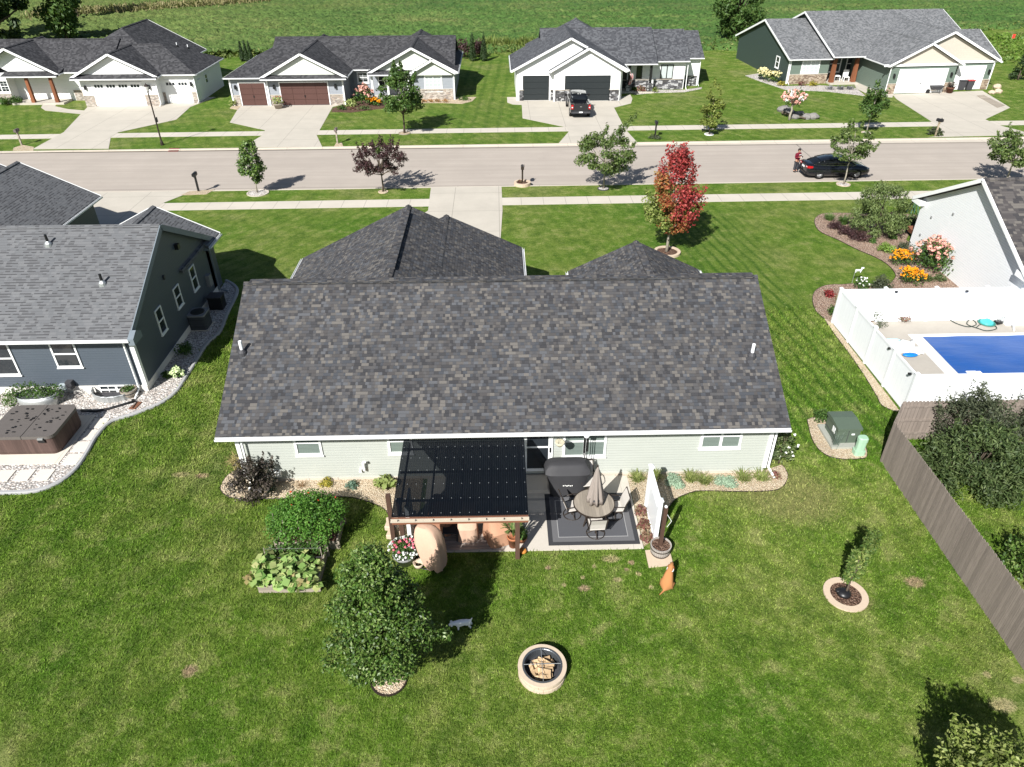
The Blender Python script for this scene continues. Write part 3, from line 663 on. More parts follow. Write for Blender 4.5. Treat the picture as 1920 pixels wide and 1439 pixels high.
# roof coverings and sidings
RM = shingle('brown_grey_shingles', [(0.038, .038, .041), (0.060, .061, .066), (0.070, .068, .069), (.052, .056, .064), (0.066, .065, .067), (0.118, .110, .101), (0.044, .044, .047), (0.084, .087, .094), (0.060, .057, .057), (.086, .081, .077)], None, .128, .26, .55)
RH1 = shingle('light_grey_shingles', [(0.118, .122, .128), (0.135, .138, .143), (0.105, .107, .112), (.125, .128, .134)], (0.058, .059, .062), .145, .36, 0.7)
RH2 = shingle('dark_brown_shingles', [(0.060, .055, .055), (0.085, .078, .075), (0.045, .043, .045), (.12, .11, .10)], None, .16, .5)
RA = shingle('charcoal_shingles', [(0.040, .040, .043), (0.055, .055, .058), (0.032, .032, .035), (.068, .068, .072)], None, .2, .4)
RC = shingle('slate_grey_shingles', [(0.062, .065, .072), (0.085, .088, .096), (0.05, .052, .058), (.10, .104, .112)], None, .2, .4)
RD = shingle('silver_grey_shingles', [(0.125, .13, .136), (0.15, .154, .16), (0.10, .104, .108), (.18, .184, .19)], None, .2, .35)
SM = siding('sage_siding', (0.445, 0.47, 0.43)); SH1 = siding('slate_blue_siding', (0.078, 0.096, 0.118), .12); SW = siding('white_siding', (0.82, 0.84, 0.85), .12, 0.7)
SA = siding('bright_white_siding', (0.80, 0.81, 0.80), .15, .85); SB = siding('grey_siding', (0.27, 0.29, 0.32), .15, .75); SBG = siding('pale_sage_siding', (0.60, 0.63, 0.57), .15, .8)
SDK = siding('dark_green_siding', (0.042, 0.062, 0.058), .15, .6); SDL = siding('green_siding', (0.13, 0.17, 0.14), .15, .7); SDG = siding('tan_siding', (0.52, 0.47, 0.40), .18, .8)
ST1 = stone('buff_stone', [(0.30, .27, .23), (0.40, .36, .31), (0.23, .20, .18), (0.35, .29, .24), (.46, .42, .37)])
ST2 = stone('dark_stone', [(0.05, .05, .052), (0.09, .09, .095), (0.14, .14, .145), (0.4, .4, .4), (.07, .068, .066)], (2.2, 5))
ST3 = stone('brown_stone', [(0.24, .18, .13), (0.34, .27, .20), (0.18, .13, .10), (0.42, .35, .27)])

# ------------------------------------------------------------------ main house (centre)
h = thing('ranch_house', 'sage green ranch house in the centre under a wide multi toned grey shingle roof', 'house', (0, 24.9, 0))
block(h, 0, -9.72, 9.87, 19.29, 30.57, 2.5, 5.47, RM, SM, oe=.52, orr=(.45, .35), zb=.02, ends=(0, 0))
for x in (-9.66, 9.81):
    for y in (19.29, 30.57): rake(h, (x, y, 2.42), (x, 24.93, 5.39), (0, 0, 0))
MB().beam((-9.5, 24.93, 5.50), (9.7, 24.93, 5.50), .34, .07).build('ridge_vent', RM, h); MB().beam((-4.36, 26.4, 5.31), (-4.36, 32.6, 5.31), .34, .07).build('ridge_vent', RM, h); MB().beam((6.45, 27.8, 4.13), (6.45, 31.2, 4.13), .34, .07).build('ridge_vent', RM, h)
block(h, 1, 25.5, 33.6, -9.86, 1.14, 2.62, 5.28, RM, SM, oe=.45, ends=(0, 0), zb=0)
block(h, 1, 28.5, 34.5, -6.4, 1.14, 2.66, 4.42, RM, SM, oe=.45, ends=(0, 0), zb=0)
block(h, 1, 25.6, 31.7, 3.3, 9.6, 2.6, 4.1, RM, SM, oe=.45, ends=(0, 0), zb=0)
YM = 19.81; c = corner(h, -9.27, 19.85, .25, 2.42); corner(h, 9.52, 19.85, .25, 2.42)
MB().box(-9.3, 9.55, 19.79, 19.9, -.05, .13).build('foundation', M['conc'], h)
downspout(h, -9.05, 19.72, 2.3); downspout(h, 9.68, 19.9, 2.3, out=(0.3, -1))
def mainwin(x0, y0, x1, y1, **k):
    a, b = onY(x0, y1, YM), onY(x1, y1, YM); zt = 2.33; return window(h, '-y', YM, a[0], b[0], a[2], zt, pane=M['blind'], **k)
mainwin(556, 823, 606, 853); mainwin(729, 820, 775, 850); mainwin(1054, 815, 1134, 856, cols=2); mainwin(1310, 810, 1386, 840.5, cols=2)
fm = face_map('-y', YM); dr = MB(); fbox(dr, fm, .72, .86, 0, .06, .3, 2.4); fbox(dr, fm, 1.62, 1.78, 0, .06, .3, 2.4); fbox(dr, fm, .86, 1.62, 0, .06, 2.28, 2.4); fbox(dr, fm, .86, 1.62, 0, .05, .3, .42)
fbox(dr, fm, .86, 1.62, 0, .05, 1.38, 1.44)
dr = dr.build('door', M['white'], h); q = MB(); fbox(q, fm, .861, 1.619, 0, .03, .42, 2.28); q.build('pane', M['pane'], dr); q = MB(); fbox(q, fm, 1.66, 1.71, .06, .1, 1.2, 1.4); q.build('handle', M['black'], dr)
q = MB(); fbox(q, fm, 5.85, 6.3, 0, .2, 2.26, 2.36); q.build('security_light', M['steel'], h)
q = MB(); fbox(q, fm, -8.28, -7.98, 0, .14, .3, .52); q.build('vent_hood', M['white'], h)
a = onY(686, 893, YM); MB().tube([(a[0], YM, .55), (a[0], YM-.12, .55), (a[0], YM-.14, .9), (a[0]+.08, YM-.2, 1.0)], .05, 8).tube([(a[0]-.15, YM, .5), (a[0]-.15, YM-.14, .5)], .05, 8).build('exhaust_pipe', M['white'], h)
p = W(464, 700, 3.15); vent_pipe(h, p[0], p[1], 2.5+(p[1]-19.29)*.5266, M['vinyl'], .5)
p = W(1404, 690, 3.3); vent_pipe(h, p[0], p[1], 2.5+(p[1]-19.29)*.5266, M['vinyl'], .5)
# concrete step under the door
MB().box(.65, 1.9, 18.9, 19.75, 0, .16).build('door_step', M['patio'], h)

# ------------------------------------------------------------------ left neighbour
TB = plain('grey_blue_trim', (0.16, 0.19, 0.215), .5)
h = thing('slate_blue_house', 'dark slate blue house at the left under a light grey shingle roof', 'house', (-24, 30, 0))
block(h, 0, -36, -14.98, 25.28, 35.72, 2.9, 5.65, RH1, SH1, oe=.47, orr=(.3, .22), ends=(1, 0), zb=.12)
for q in ((25.28, 30.5), (35.72, 30.5)): rake(h, (-14.98, q[0], 2.9), (-14.98, q[1], 5.65), (1, 0, 0), TB, .26)
MB().extrude([(25.2, 2.62), (25.95, 2.62), (25.95, 2.9), (25.6, 3.1), (25.2, 2.9)], 0, -15.02, -14.78).build('eave_return', TB, h)
block(h, 1, 34.55, 36.35, -21, -14.85, 2.9, 4.4, RH1, SH1, oe=.35, ends=(0, 1), zb=.1)
roof(h, [[(-15.05, 31.5, 2.98), (-15.05, 34.55, 2.98), (-17.925, 34.55, 4.4), (-17.925, 31.5, 4.4)], [(-21, 31.5, 2.9), (-17.925, 31.5, 4.4), (-17.925, 34.55, 4.4), (-21, 34.55, 2.9)]], RH1); ridge(h, (-17.925, 31.5, 4.4), (-17.925, 34.55, 4.4), RH1)
block(h, 1, 30, 42.4, -32.1, -23.85, 2.9, 4.98, RH1, SH1, oe=.4, ends=(0, 1), zb=0)
block(h, 1, 38, 43.6, -34, -26.6, 2.9, 4.7, RH1, SH1, oe=.4, ends=(0, 1), zb=0)
MB().extrude([(34.6, 2.62), (36.35, 2.62), (36.35, 2.88), (34.6, 2.95)], 0, -15.18, -14.86).build('eave_return', TB, h)
MB().box(-36, -15.18, 25.72, 35.2, -.1, .34).build('foundation', plain('white_foundation', (.68, .66, .62), .8), h)
corner(h, -15.24, 25.79, .3, 2.85, s=.14); downspout(h, -15.5, 25.7, 2.75, ext=.9); downspout(h, -15.13, 35.1, 2.8, TB, out=(1, 0))
for y0, y1, z0, z1 in ((28.16, 28.8, 1.37, 2.58), (30.3, 30.98, 1.55, 2.57), (32.4, 33.07, 1.4, 2.62)): window(h, '+x', -15.2, y0, y1, z0, z1, tr=.05)
window(h, '-y', 25.75, -18.6, -17.55, 1.3, 2.6, tr=.07); window(h, '-y', 25.75, -21.3, -20.25, .95, 2.6, tr=.07)
for px, py in ((106, 497), (192, 531)):
    p = W(px, py, 4.2); vent_pipe(h, p[0], p[1], 2.9+(p[1]-25.28)*.527, M['black'], .45, .055, M['steel'])
p = onX(328, 462, -15.2); q = MB(); q.box(-15.2, -15.02, p[1]-.12, p[1]+.12, p[2]-.12, p[2]+.12); q.build('wall_vent', M['black'], h)
p = onX(305, 520, -15.2); q = MB(); q.box(-15.2, -15.12, p[1]-.05, p[1]+.05, p[2]-.1, p[2]+.1); q.build('outlet_box', M['dkgrey'], h)
p = onX(388, 525, -15.2); MB().box(-15.2, -15.0, p[1]-.18, p[1]+.18, p[2]-.3, p[2]+.3).build('electric_meter', M['grey'], h)
p = onY(120, 724, 25.7); MB().box(p[0]-.16, p[0]+.16, 25.55, 25.75, p[2]-.12, p[2]+.12).build('outlet_box', plain('pale_blue_grey', (.35, .4, .42)), h)
p = onY(133, 720, 25.7); MB().box(p[0]-.13, p[0]+.13, 25.5, 25.75, p[2]-.14, p[2]+.2).build('hose_reel', M['dkgrey'], h)
q = window(h, '-y', 25.72, -17.2, -15.75, -.08, .38, cols=2, tr=.05, grid=(2, 2), name='basement_window')

# ------------------------------------------------------------------ right neighbour
h = thing('white_sided_house', 'white sided house cut by the right edge with a dark brown shingle roof', 'house', (32, 35.2, 0))
block(h, 0, 24.4, 46, 29.75, 40.62, 2.9, 5.72, RH2, SW, oe=.45, orr=(.35, .3), zb=0)
MB().extrude([(29.68, 2.6), (30.6, 2.6), (30.6, 2.88), (29.68, 2.88)], 0, 24.4, 24.74).build('eave_return', M['white'], h)
MB().extrude([(39.8, 2.6), (40.7, 2.6), (40.7, 2.88), (39.8, 2.88)], 0, 24.4, 24.74).build('eave_return', M['white'], h)
downspout(h, 24.9, 40.3, 2.8); downspout(h, 25.0, 30.15, 2.75, out=(-.4, -1))
for px, py in ((1747, 407), (1726, 440), (1788, 401)):
    p = onX(px, py, 24.75); MB().box(24.69, 24.75, p[1]-.05, p[1]+.05, p[2]-.05, p[2]+.05).build('outlet_box', M['grey'], h)

# ------------------------------------------------------------------ far house with white walls (left)
def rect(face_y, x0, y0, x1, y1):
    a, b = onY(x0, y1, face_y), onY(x1, y0, face_y); return a[0], b[0], a[2], b[2]
cedar = boards('cedar_posts', (0.20, 0.075, 0.035), .2, 0, .8)
h = thing('white_house', 'white house at the far left with a charcoal roof and white garage doors', 'house', (-42, 86, 0))
block(h, 0, -54, -40.2, 80.4, 89.6, 2.9, 5.35, RA, SA, oe=.5, ends=(1, 0), zb=0)
block(h, 1, 80.7, 93.6, -46.6, -34.5, 2.9, 6.15, RA, SA, oe=.4, ends=(0, 1), zb=0, hip=(6.1, 0), walls=False)
MB().extrude([(-46.2, 0), (-34.9, 0), (-34.9, 2.9), (-40.55, 5.9), (-46.2, 2.9)], 1, 87, 93.2).build('wall', SA, h)
block(h, 0, -38.3, -30.7, 78.75, 87.9, 2.9, 5.05, RA, SA, oe=.4, ends=(0, 0), hip=(0, 4.6), zb=0)
block(h, 1, 77.6, 84, -42.7, -34.1, 2.9, 5.04, RA, SA, oe=.5, ends=(1, 0), orr=(.45, 0), zb=0)
block(h, 1, 79.4, 87, -54, -44.85, 2.9, 5.35, RA, SA, oe=.4, ends=(1, 0), orr=(2.0, 0), zb=0)
roof(h, [[(-42.7, 77.35, 2.8), (-34.1, 77.35, 2.8), (-34.1, 78.1, 3.1), (-42.7, 78.1, 3.1)]], RA); gutter(h, (-42.7, 77.35, 2.8), (-34.1, 77.35, 2.8), (0, -1, 0))
roof(h, [[(-50.5, 79.0, 2.8), (-44.85, 79.0, 2.8), (-44.85, 81.4, 3.3), (-50.5, 81.4, 3.3)]], RA); gutter(h, (-50.5, 79.0, 2.8), (-44.85, 79.0, 2.8), (0, -1, 0))
MB().box(-54.4, -50.4, 79.6, 83, 0, 2.9).build('wall', SA, h)
MB().extrude([(-50.2, 3.0), (-45.2, 3.0), (-49.4, 5.2), (-52.0, 4.0)], 1, 80.2, 80.9).build('gable_siding', SA, h)
YA = 78.05
garage_door(h, '-y', YA, -41.0, -36.1, .05, 2.25, M['white'], M['white'], 4, 1, 4); garage_door(h, '-y', 79.15, -34.2, -31.7, .05, 2.2, M['white'], M['white'], 4, 1, 2)
panel(h, '-y', YA, -42.2, -41.1, 0, 1.05, ST1); panel(h, '-y', YA, -36.0, -34.6, 0, 1.05, ST1); panel(h, '-y', 79.15, -31.6, -31.1, 0, 1.05, ST1); panel(h, '-y', 79.15, -34.6, -34.3, 0, 1.05, ST1)
for u in (-41.75, -35.3): wall_lamp(h, '-y', YA, u, 1.85)
wall_lamp(h, '-y', 79.15, -31.45, 1.9)
panel(h, '-y', 80.9, -44.6, -42.9, 0, 1.0, ST1); panel(h, '-y', 79.6, -54.4, -50.4, 0, .95, ST1)
window(h, '+x', -31.1, 82.2, 82.9, 1.3, 2.2, tr=.07); q = MB(); q.box(-31.1, -31.04, 79.9, 80.8, .05, 2.1); q.build('door', M['white'], h)
x0, x1, z0, z1 = rect(79.6, *Z1(0, 570), *Z1(45, 655)); window(h, '-y', 79.6, x0-.5, x1, z0, z1, 2, 2, grid=(2, 4))
x0, x1, z0, z1 = rect(81.4, *Z1(218, 532), *Z1(285, 635)); window(h, '-y', 81.4, x0, x1, z0, z1+.4, 1, 2, frame=M['dkgrey'])
MB().box(-47.5, -46.5, 81.34, 81.4, .2, 2.3).build('door', plain('brown_door', (.12, .05, .03), .5), h)
for u in (-48.2, -45.75): post(h, u, 79.35, .15, 2.75, .26, cedar, 1.35)
MB().box(-50.3, -45.0, 79.0, 81.4, -.02, .18).build('porch_floor', M['drive'], h)
downspout(h, -34.55, 78.0, 2.75); downspout(h, -31.05, 79.1, 2.75)
for px, py in (S_ for S_ in (Z1(1255, 325), Z1(1333, 340))):
    p = W(px, py, 4.0); vent_pipe(h, p[0], p[1], 3.95, M['vinyl'], .4, .05, M['black'])
b = thing('porch_bench', 'dark metal bench on the porch of the far left white house', 'bench', W(*Z1(250, 680)))
m = MB(); bx, by = W(*Z1(250, 680))[:2]
for k in range(4): m.box(bx-.6, bx+.6, by-.2+k*.11, by-.12+k*.11, .62, .65)
m.build('seat', M['dkgrey'], b); m = MB()
for k in range(4): m.box(bx-.6, bx+.6, by+.26, by+.29, .75+k*.1, .81+k*.1)
m.build('backrest', M['dkgrey'], b)
for sx in (-.55, .55):
    for sy in (-.18, .24): MB().box(bx+sx-.03, bx+sx+.03, by+sy-.03, by+sy+.03, .18, .63).build('leg', M['dkgrey'], b)

# ------------------------------------------------------------------ far house with brown garage doors
h = thing('grey_house', 'grey far house with brown garage doors and pale sage gables', 'house', (-15, 84, 0))
brown = plain('brown_garage_paint', (0.085, 0.042, 0.035), .5, .3, var=.08)
block(h, 0, -24, -4.4, 81.0, 91.4, 2.8, 5.2, RA, SB, oe=.5, ends=(0, 0), zb=0)
block(h, 0, -27.4, -19.6, 77.25, 90.2, 2.8, 4.9, RA, SB, oe=.4, ends=(0, 0), hip=(4.4, 0), zb=0)
block(h, 1, 77.2, 92.5, -23.7, -15.1, 2.8, 4.98, RA, SB, oe=.5, ends=(2, 0), orr=(.45, 0), hip=(0, 3.0), zb=0, walls=False)
MB().extrude([(-23.2, 0), (-15.6, 0), (-15.6, 2.85), (-19.4, 4.65), (-23.2, 2.85)], 1, 77.62, 88).build('wall', SB, h)
MB().extrude([(-23.0, 2.95), (-15.8, 2.95), (-19.4, 4.68)], 1, 77.55, 77.62).build('gable_siding', SBG, h)
block(h, 1, 79.0, 91.4, -13.2, -4.0, 2.8, 5.14, RA, SB, oe=.45, ends=(1, 0), orr=(.4, 0), zb=0, walls=False)
MB().extrude([(-12.8, 2.5), (-4.45, 2.5), (-4.45, 2.85), (-8.6, 4.85), (-12.8, 2.85)], 1, 79.4, 89).build('gable_siding', SBG, h)
MB().box(-8.75, -4.45, 79.45, 90.5, 0, 2.75).build('wall', SB, h); MB().box(-15.2, -8.75, 81.4, 90.5, 0, 2.75).build('wall', SB, h)
block(h, 1, 78.75, 82, -8.95, -4.25, 2.8, 4.05, RA, SBG, oe=.35, ends=(1, 0), orr=(.35, 0), zb=2.5)
roof(h, [[(-23.7, 76.95, 2.7), (-15.1, 76.95, 2.7), (-15.1, 77.7, 3.0), (-23.7, 77.7, 3.0)]], RA); gutter(h, (-23.7, 76.95, 2.7), (-15.1, 76.95, 2.7), (0, -1, 0))
roof(h, [[(-13.2, 78.7, 2.7), (-8.6, 78.7, 2.7), (-8.6, 79.5, 3.0), (-13.2, 79.5, 3.0)]], RA); gutter(h, (-13.2, 78.7, 2.7), (-8.6, 78.7, 2.7), (0, -1, 0))
garage_door(h, '-y', 77.65, -26.1, -23.55, .05, 2.2, brown, M['white'], 4, 2, None, [(-24.8, .8)]); garage_door(h, '-y', 77.62, -22.0, -17.2, .05, 2.2, brown, M['white'], 4, 4, None, [(-19.6, .8)])
panel(h, '-y', 77.65, -26.95, -26.25, 0, 1.0, ST1); panel(h, '-y', 77.62, -23.1, -22.15, 0, 1.0, ST1); panel(h, '-y', 77.62, -17.05, -15.7, 0, 1.0, ST1); panel(h, '-y', 79.45, -8.6, -4.6, 0, 1.05, ST1)
for x, y in ((-23.25, 77.58), (-15.62, 77.58), (-26.98, 77.62)): corner(h, x, y, 0, 2.7)
corner(h, -4.47, 79.4, 0, 2.7); corner(h, -8.75, 79.4, 0, 2.7)
for u, y in ((-26.5, 77.65), (-22.6, 77.62), (-16.4, 77.62)): wall_lamp(h, '-y', y, u, 1.85)
x0, x1, z0, z1 = rect(79.45, *Z2(1425, 533), *Z2(1545, 650)); window(h, '-y', 79.45, x0, x1, z0, z1, 2, 2, grid=(2, 4), pane=M['paleblind'], tr=.14)
x0, x1, z0, z1 = rect(81.4, *Z2(948, 508), *Z2(1022, 590)); window(h, '-y', 81.4, x0, x1, z0, z1, 1, 2, grid=(2, 3), tr=.14)
for u in (-12.9, -11.3, -9.2): post(h, u, 79.2, .1, 2.65, .2, M['white'])
window(h, '-y', 81.4, -12.6, -11.2, .9, 2.3, 2, 2); MB().box(-10.6, -9.6, 81.33, 81.4, .1, 2.3).build('door', M['white'], h)
MB().box(-13.4, -8.8, 79.2, 81.4, -.02, .14).build('porch_floor', M['drive'], h)
p = W(*Z2(1520, 360), 3.9); vent_pipe(h, p[0], p[1], 3.9, M['vinyl'], .5, .07)

# ------------------------------------------------------------------ far white farmhouse with black garage doors
h = thing('white_farmhouse', 'white farmhouse with dark garage doors, black window frames and slate grey roof', 'house', (10, 85, 0))
blackdoor = plain('black_garage_paint', (0.022, 0.027, 0.029), .45, .3, var=.06)
block(h, 0, 4.8, 17.1, 81.6, 92.4, 2.99, 5.72, RC, SA, oe=.4, ends=(0, 0), zb=0, walls=False)
MB().extrude([(83.4, 0), (92, 0), (92, 2.9), (87, 5.45), (83.4, 3.6)], 0, 5.0, 16.9).build('wall', SA, h)
block(h, 0, 16.6, 20.85, 83.0, 92.2, 2.99, 5.42, RC, SA, oe=.4, ends=(0, 0), zb=0)
block(h, 0, 19, 22.8, 84.7, 93.2, 2.99, 5.08, RC, SA, oe=.4, ends=(0, 0), zb=0)
block(h, 1, 78.3, 87.5, 1.48, 13.5, 2.99, 6.02, RC, SA, oe=.55, ends=(1, 0), orr=(.4, 0), zb=0)
block(h, 1, 82.6, 92.5, 3.4, 14.6, 3.3, 6.35, RC, SA, oe=.5, ends=(0, 0), zb=0, walls=False, hip=(6.4, 2.5), eaves=(0, 0))
block(h, 1, 77.85, 82, 5.35, 13.2, 2.99, 5.15, RC, SA, oe=.5, ends=(1, 0), orr=(.4, 0), zb=0)
YC, YC2 = 78.7, 78.25
x0, x1, z0, z1 = rect(YC, *Z3(305, 540), *Z3(485, 706)); garage_door(h, '-y', YC, x0, x1, .05, 2.4, blackdoor, M['black'], 4, 1, tr=.05)
x0, x1, z0, z1 = rect(YC2, *Z3(600, 542), *Z3(922, 708)); garage_door(h, '-y', YC2, x0, x1, .05, 2.45, blackdoor, M['black'], 4, 1, tr=.05)
panel(h, '-y', YC, 2.3, 2.75, 0, 1.05, ST2); panel(h, '-y', YC2, 6.0, 7.45, 0, 1.1, ST2); panel(h, '-y', YC2, 11.6, 12.6, 0, 1.1, ST2); panel(h, '-y', YC, 5.55, 5.85, 0, 1.05, ST2)
x0, x1, z0, z1 = rect(83.4, *Z3(1275, 458), *Z3(1375, 560)); window(h, '-y', 83.4, x0, x1, z0, z1, 2, 1, frame=M['black'], pane=M['paleblind'])
panel(h, '-y', 83.4, 17.2, 20.4, 0, 1.05, ST2); panel(h, '-y', 85.1, 20.6, 22.3, 0, 1.05, ST2); panel(h, '-y', 83.4, 13.2, 16.6, .1, 1.0, ST2)
x0, x1, z0, z1 = rect(83.4, *Z3(1105, 455), *Z3(1155, 555)); window(h, '-y', 83.4, x0, x1, z0, z1, 1, 1, frame=M['black'])
MB().box(13.3, 14.2, 83.33, 83.4, .2, 2.4).build('door', M['black'], h)
for u in (14.2, 16.5):
    post(h, u, 81.95, .9, 2.9, .22, M['black']); MB().box(u-.3, u+.3, 81.65, 82.25, 0, .92).build('stone_base', ST2, h)
MB().box(13.0, 16.95, 81.6, 83.4, -.02, .16).build('porch_floor', M['drive'], h)
downspout(h, 20.75, 83.35, 2.9); downspout(h, 22.5, 85.05, 2.9); downspout(h, 16.85, 83.35, 2.9)
p = W(*Z3(478, 260), 4.6); vent_pipe(h, p[0], p[1], 4.5, M['vinyl'], .6, .08)
f = thing('flag', 'small striped red and white flag hanging on the porch post of the white farmhouse', 'flag', (14.2, 81.7, 0)); m = MB()
flagm = NB('flag_cloth'); v = flagm.math('FRACT', flagm.math('MULTIPLY', flagm.n('SeparateXYZ', Vector=flagm.uv()).outputs[0], 9.0)); flagm.fin(flagm.mix(flagm.math('GREATER_THAN', v, .5), (.55, .04, .05), (.8, .8, .8)), .8)
pts = [(14.2+.22*math.sin(k*.9)*.4+i*.11, 81.62-.1*math.sin(i*1.7), 2.0-k*.22) for k in range(6) for i in range(4)]
for k in range(5):
    for i in range(3): m.slab([pts[k*4+i], pts[k*4+i+1], pts[k*4+i+5], pts[k*4+i+4]], .012)
m.build('cloth', flagm.m, f); MB().tube([(14.2, 81.8, 2.2), (14.35, 81.5, 2.0), (14.3, 81.55, 1.0)], .02, 6).build('pole', M['wood'], f)

# ------------------------------------------------------------------ far green house (right), turned a little with the street
DP, DR = (42.4, 80.2), R(4)
h = thing('green_house', 'dark green far house at the right with tan gables and a silver grey roof', 'house', (*DP, 0), DR, local=True)
block(h, 0, -9.7, -4.6, 5.4, 22.6, 2.7, 5.6, RD, SDK, oe=.55, orr=(.3, .1), ends=(1, 0), zb=0)
block(h, 0, -5.0, 12.0, 4.7, 23.3, 3.0, 6.35, RD, SDK, oe=.5, orr=(.3, .3), zb=0, walls=False)
MB().extrude([(8.2, 0), (22.8, 0), (22.8, 2.9), (14, 6.1), (8.2, 3.95)], 0, -4.7, 11.7).build('wall', SDK, h)
block(h, 1, -.45, 9, -1.5, 6.75, 2.9, 5.0, RD, SDL, oe=.5, ends=(2, 0), orr=(.4, 0), gmat=SDG, gz=2.95, zb=0)
block(h, 1, .55, 14, -.9, 11.6, 2.9, 5.88, RD, SDL, oe=.5, ends=(2, 0), orr=(.4, 0), gmat=SDG, gz=2.95, zb=0)
block(h, 0, 7.5, 12.5, 2.0, 12, 2.9, 5.1, RD, SDL, oe=.4, ends=(0, 1), zb=0)
for x, y, w0, w1 in ((-.05, -.05, -1.9, 6.75), (.95, .95, 6.8, 11.6)): MB().beam((w0, y-.12, 2.86), (w1, y-.12, 2.86), .06, .22).build('eave_trim', M['white'], h)
garage_door(h, '-y', -.05, .1, 5.3, .05, 2.35, M['white'], M['white'], 4, 4, None, [(2.7, .9)]); garage_door(h, '-y', .95, 7.2, 10.2, .05, 2.35, M['white'], M['white'], 4, 2)
panel(h, '-y', -.05, -.95, -.05, 0, 1.0, ST3); panel(h, '-y', -.05, 5.45, 6.2, 0, 1.0, ST3); panel(h, '-y', .95, 10.35, 11.1, 0, 1.0, ST3)
for u, y in ((-.5, -.05), (5.85, -.05), (10.75, .95)): wall_lamp(h, '-y', y, u, 1.85)
MB().box(-9.35, -4.8, 5.86, 5.95, 0, 2.75).build('front_siding', SDL, h)
panel(h, '-y', 5.86, -9.3, -4.8, 0, 1.0, ST3); window(h, '-y', 5.86, -8.0, -5.9, 1.05, 2.55, 2, 2, grid=(2, 4), pane=M['paleblind'], tr=.13)
window(h, '-x', -9.4, 8.6, 9.6, 1.15, 2.4, tr=.1)
window(h, '-y', 8.2, -3.7, -2.2, .7, 2.5, 1, 2, tr=.13); window(h, '-y', 8.2, -1.6, -.9, .7, 2.5, 1, 2, tr=.1); MB().box(-.7, .25, 8.12, 8.2, .15, 2.4).build('door', plain('red_brown_door', (.14, .05, .03), .5), h)
for u in (-4.35, -1.8): post(h, u, 5.55, .15, 2.95, .3, cedar, 1.5)
MB().box(-4.7, -1.4, 4.9, 8.2, -.02, .16).build('porch_floor', M['drive'], h)
downspout(h, -1.05, -.1, 2.8); downspout(h, -9.3, 5.8, 2.65); corner(h, -9.38, 5.92, 0, 2.65); corner(h, 11.1, .98, 0, 2.8)

# ------------------------------------------------------------------ beds, slabs, edging (near)
Z5 = lambda x, y: (980+x/4.231, 780+y/4.231)
Z6 = lambda x, y: (1200+x/6.4, 780+y/6.4)
ZB = lambda x, y: (380+x/4.11, 780+y/4.11)
ZH = lambda x, y: (x/4, 600+y/4)
ZR = lambda x, y: (1480+x/3.998, 520+y/3.998)
ZG = lambda x, y: (1480+x/4.364, 320+y/4.364)
ZP = lambda x, y: (700+x/4.64, 780+y/4.64)
wall_l, wall_r = (-9.6, 19.9), (9.6, 19.9)
def bed(name, pxs, mat, edge_label=None, z=.03, extra=(), n=6, edge=.018, emat=None, ez=.05):
    P = [p[:2] for p in smoothpts([W(*p)[:2] for p in pxs], n)]
    struct(name, MB().prism(P+list(extra), -.05, z), mat); EXCL.append(P+list(extra))
    if edge_label:
        o = MB().tube([(p[0], p[1], ez*.4) for p in P], edge, 6).build('bed_edging', emat or M['bronze'], None, True); tag(o, edge_label, 'edging')
bed('gravel_bed', [(441, 884), (425, 893), (412.8, 916), (426, 931), (453, 935.7), (515, 935.5), (574.6, 934.5), (647.6, 932), (691.4, 941.8), (722, 957), (735, 985)], M['tangravel'], 'thin brown edging curving round the tan bed left of the pergola', extra=[(-2.9, 16.7), (-2.9, 19.9), wall_l])
bed('gravel_bed', [(1222, 1015), (1236, 985), (1261, 941), (1294, 924.5), (1317, 921), (1380, 922), (1442, 921), (1465.6, 914), (1476.6, 895.6), (1472, 880), (1465, 872)], M['tangravel'], 'thin brown edging curving round the tan bed right of the white screen', extra=[wall_r, (4.0, 19.9), (4.0, 18.9), (4.55, 18.9), (4.55, 16.3)])
bed('gravel_bed', [(1512.5, 787.6), (1530, 782.6), (1560, 795), (1610, 815), (1622, 838), (1625, 852.7), (1618, 860), (1575, 861), (1542.5, 850), (1522.5, 825), (1512.5, 787.6)], M['tangravel'], 'dark edging round the gravel island of the green utility box')
bed('gravel_bed', [(-60, 924), (0, 923), (62.5, 920), (107.5, 905), (138, 880), (160, 848), (178, 818), (205, 790), (248, 775.5), (298, 755.5), (328, 733), (348, 703), (358, 688), (385, 645), (409, 622), (424, 585), (440, 550), (436, 537), (424, 528)], M['whitegravel'], extra=[(-15.2, 36.2), (-15.2, 25.7), (-30, 25.7), (-30, 19.8)], n=6)
m = MB(); P = smoothpts([W(*p) for p in [(-60, 926), (0, 925), (62.5, 922), (107.5, 907), (140, 882), (162.5, 850), (180, 820), (207.5, 792), (250, 777.5), (300, 757.5), (330, 735), (350, 705), (360, 690), (387, 647), (412, 623), (427, 586), (444, 550), (439, 536), (424, 527)]], 6)
secs = []
for i, p in enumerate(P):
    d = unit(Vector(P[min(i+1, len(P)-1)])-Vector(P[max(i-1, 0)])); a = Vector((d.y, -d.x, 0)); p = Vector(p)
    secs.append([tuple(p+a*s*.085+Vector((0, 0, z))) for s, z in ((-1, -.05), (1, -.05), (1, .06), (.6, .1), (-.6, .1), (-1, .06))])
tag(m.loft(secs).build('bed_edging', concrete('grey_edging', (.36, .36, .36))), 'grey concrete kerb winding round the white gravel bed of the slate blue house', 'edging')
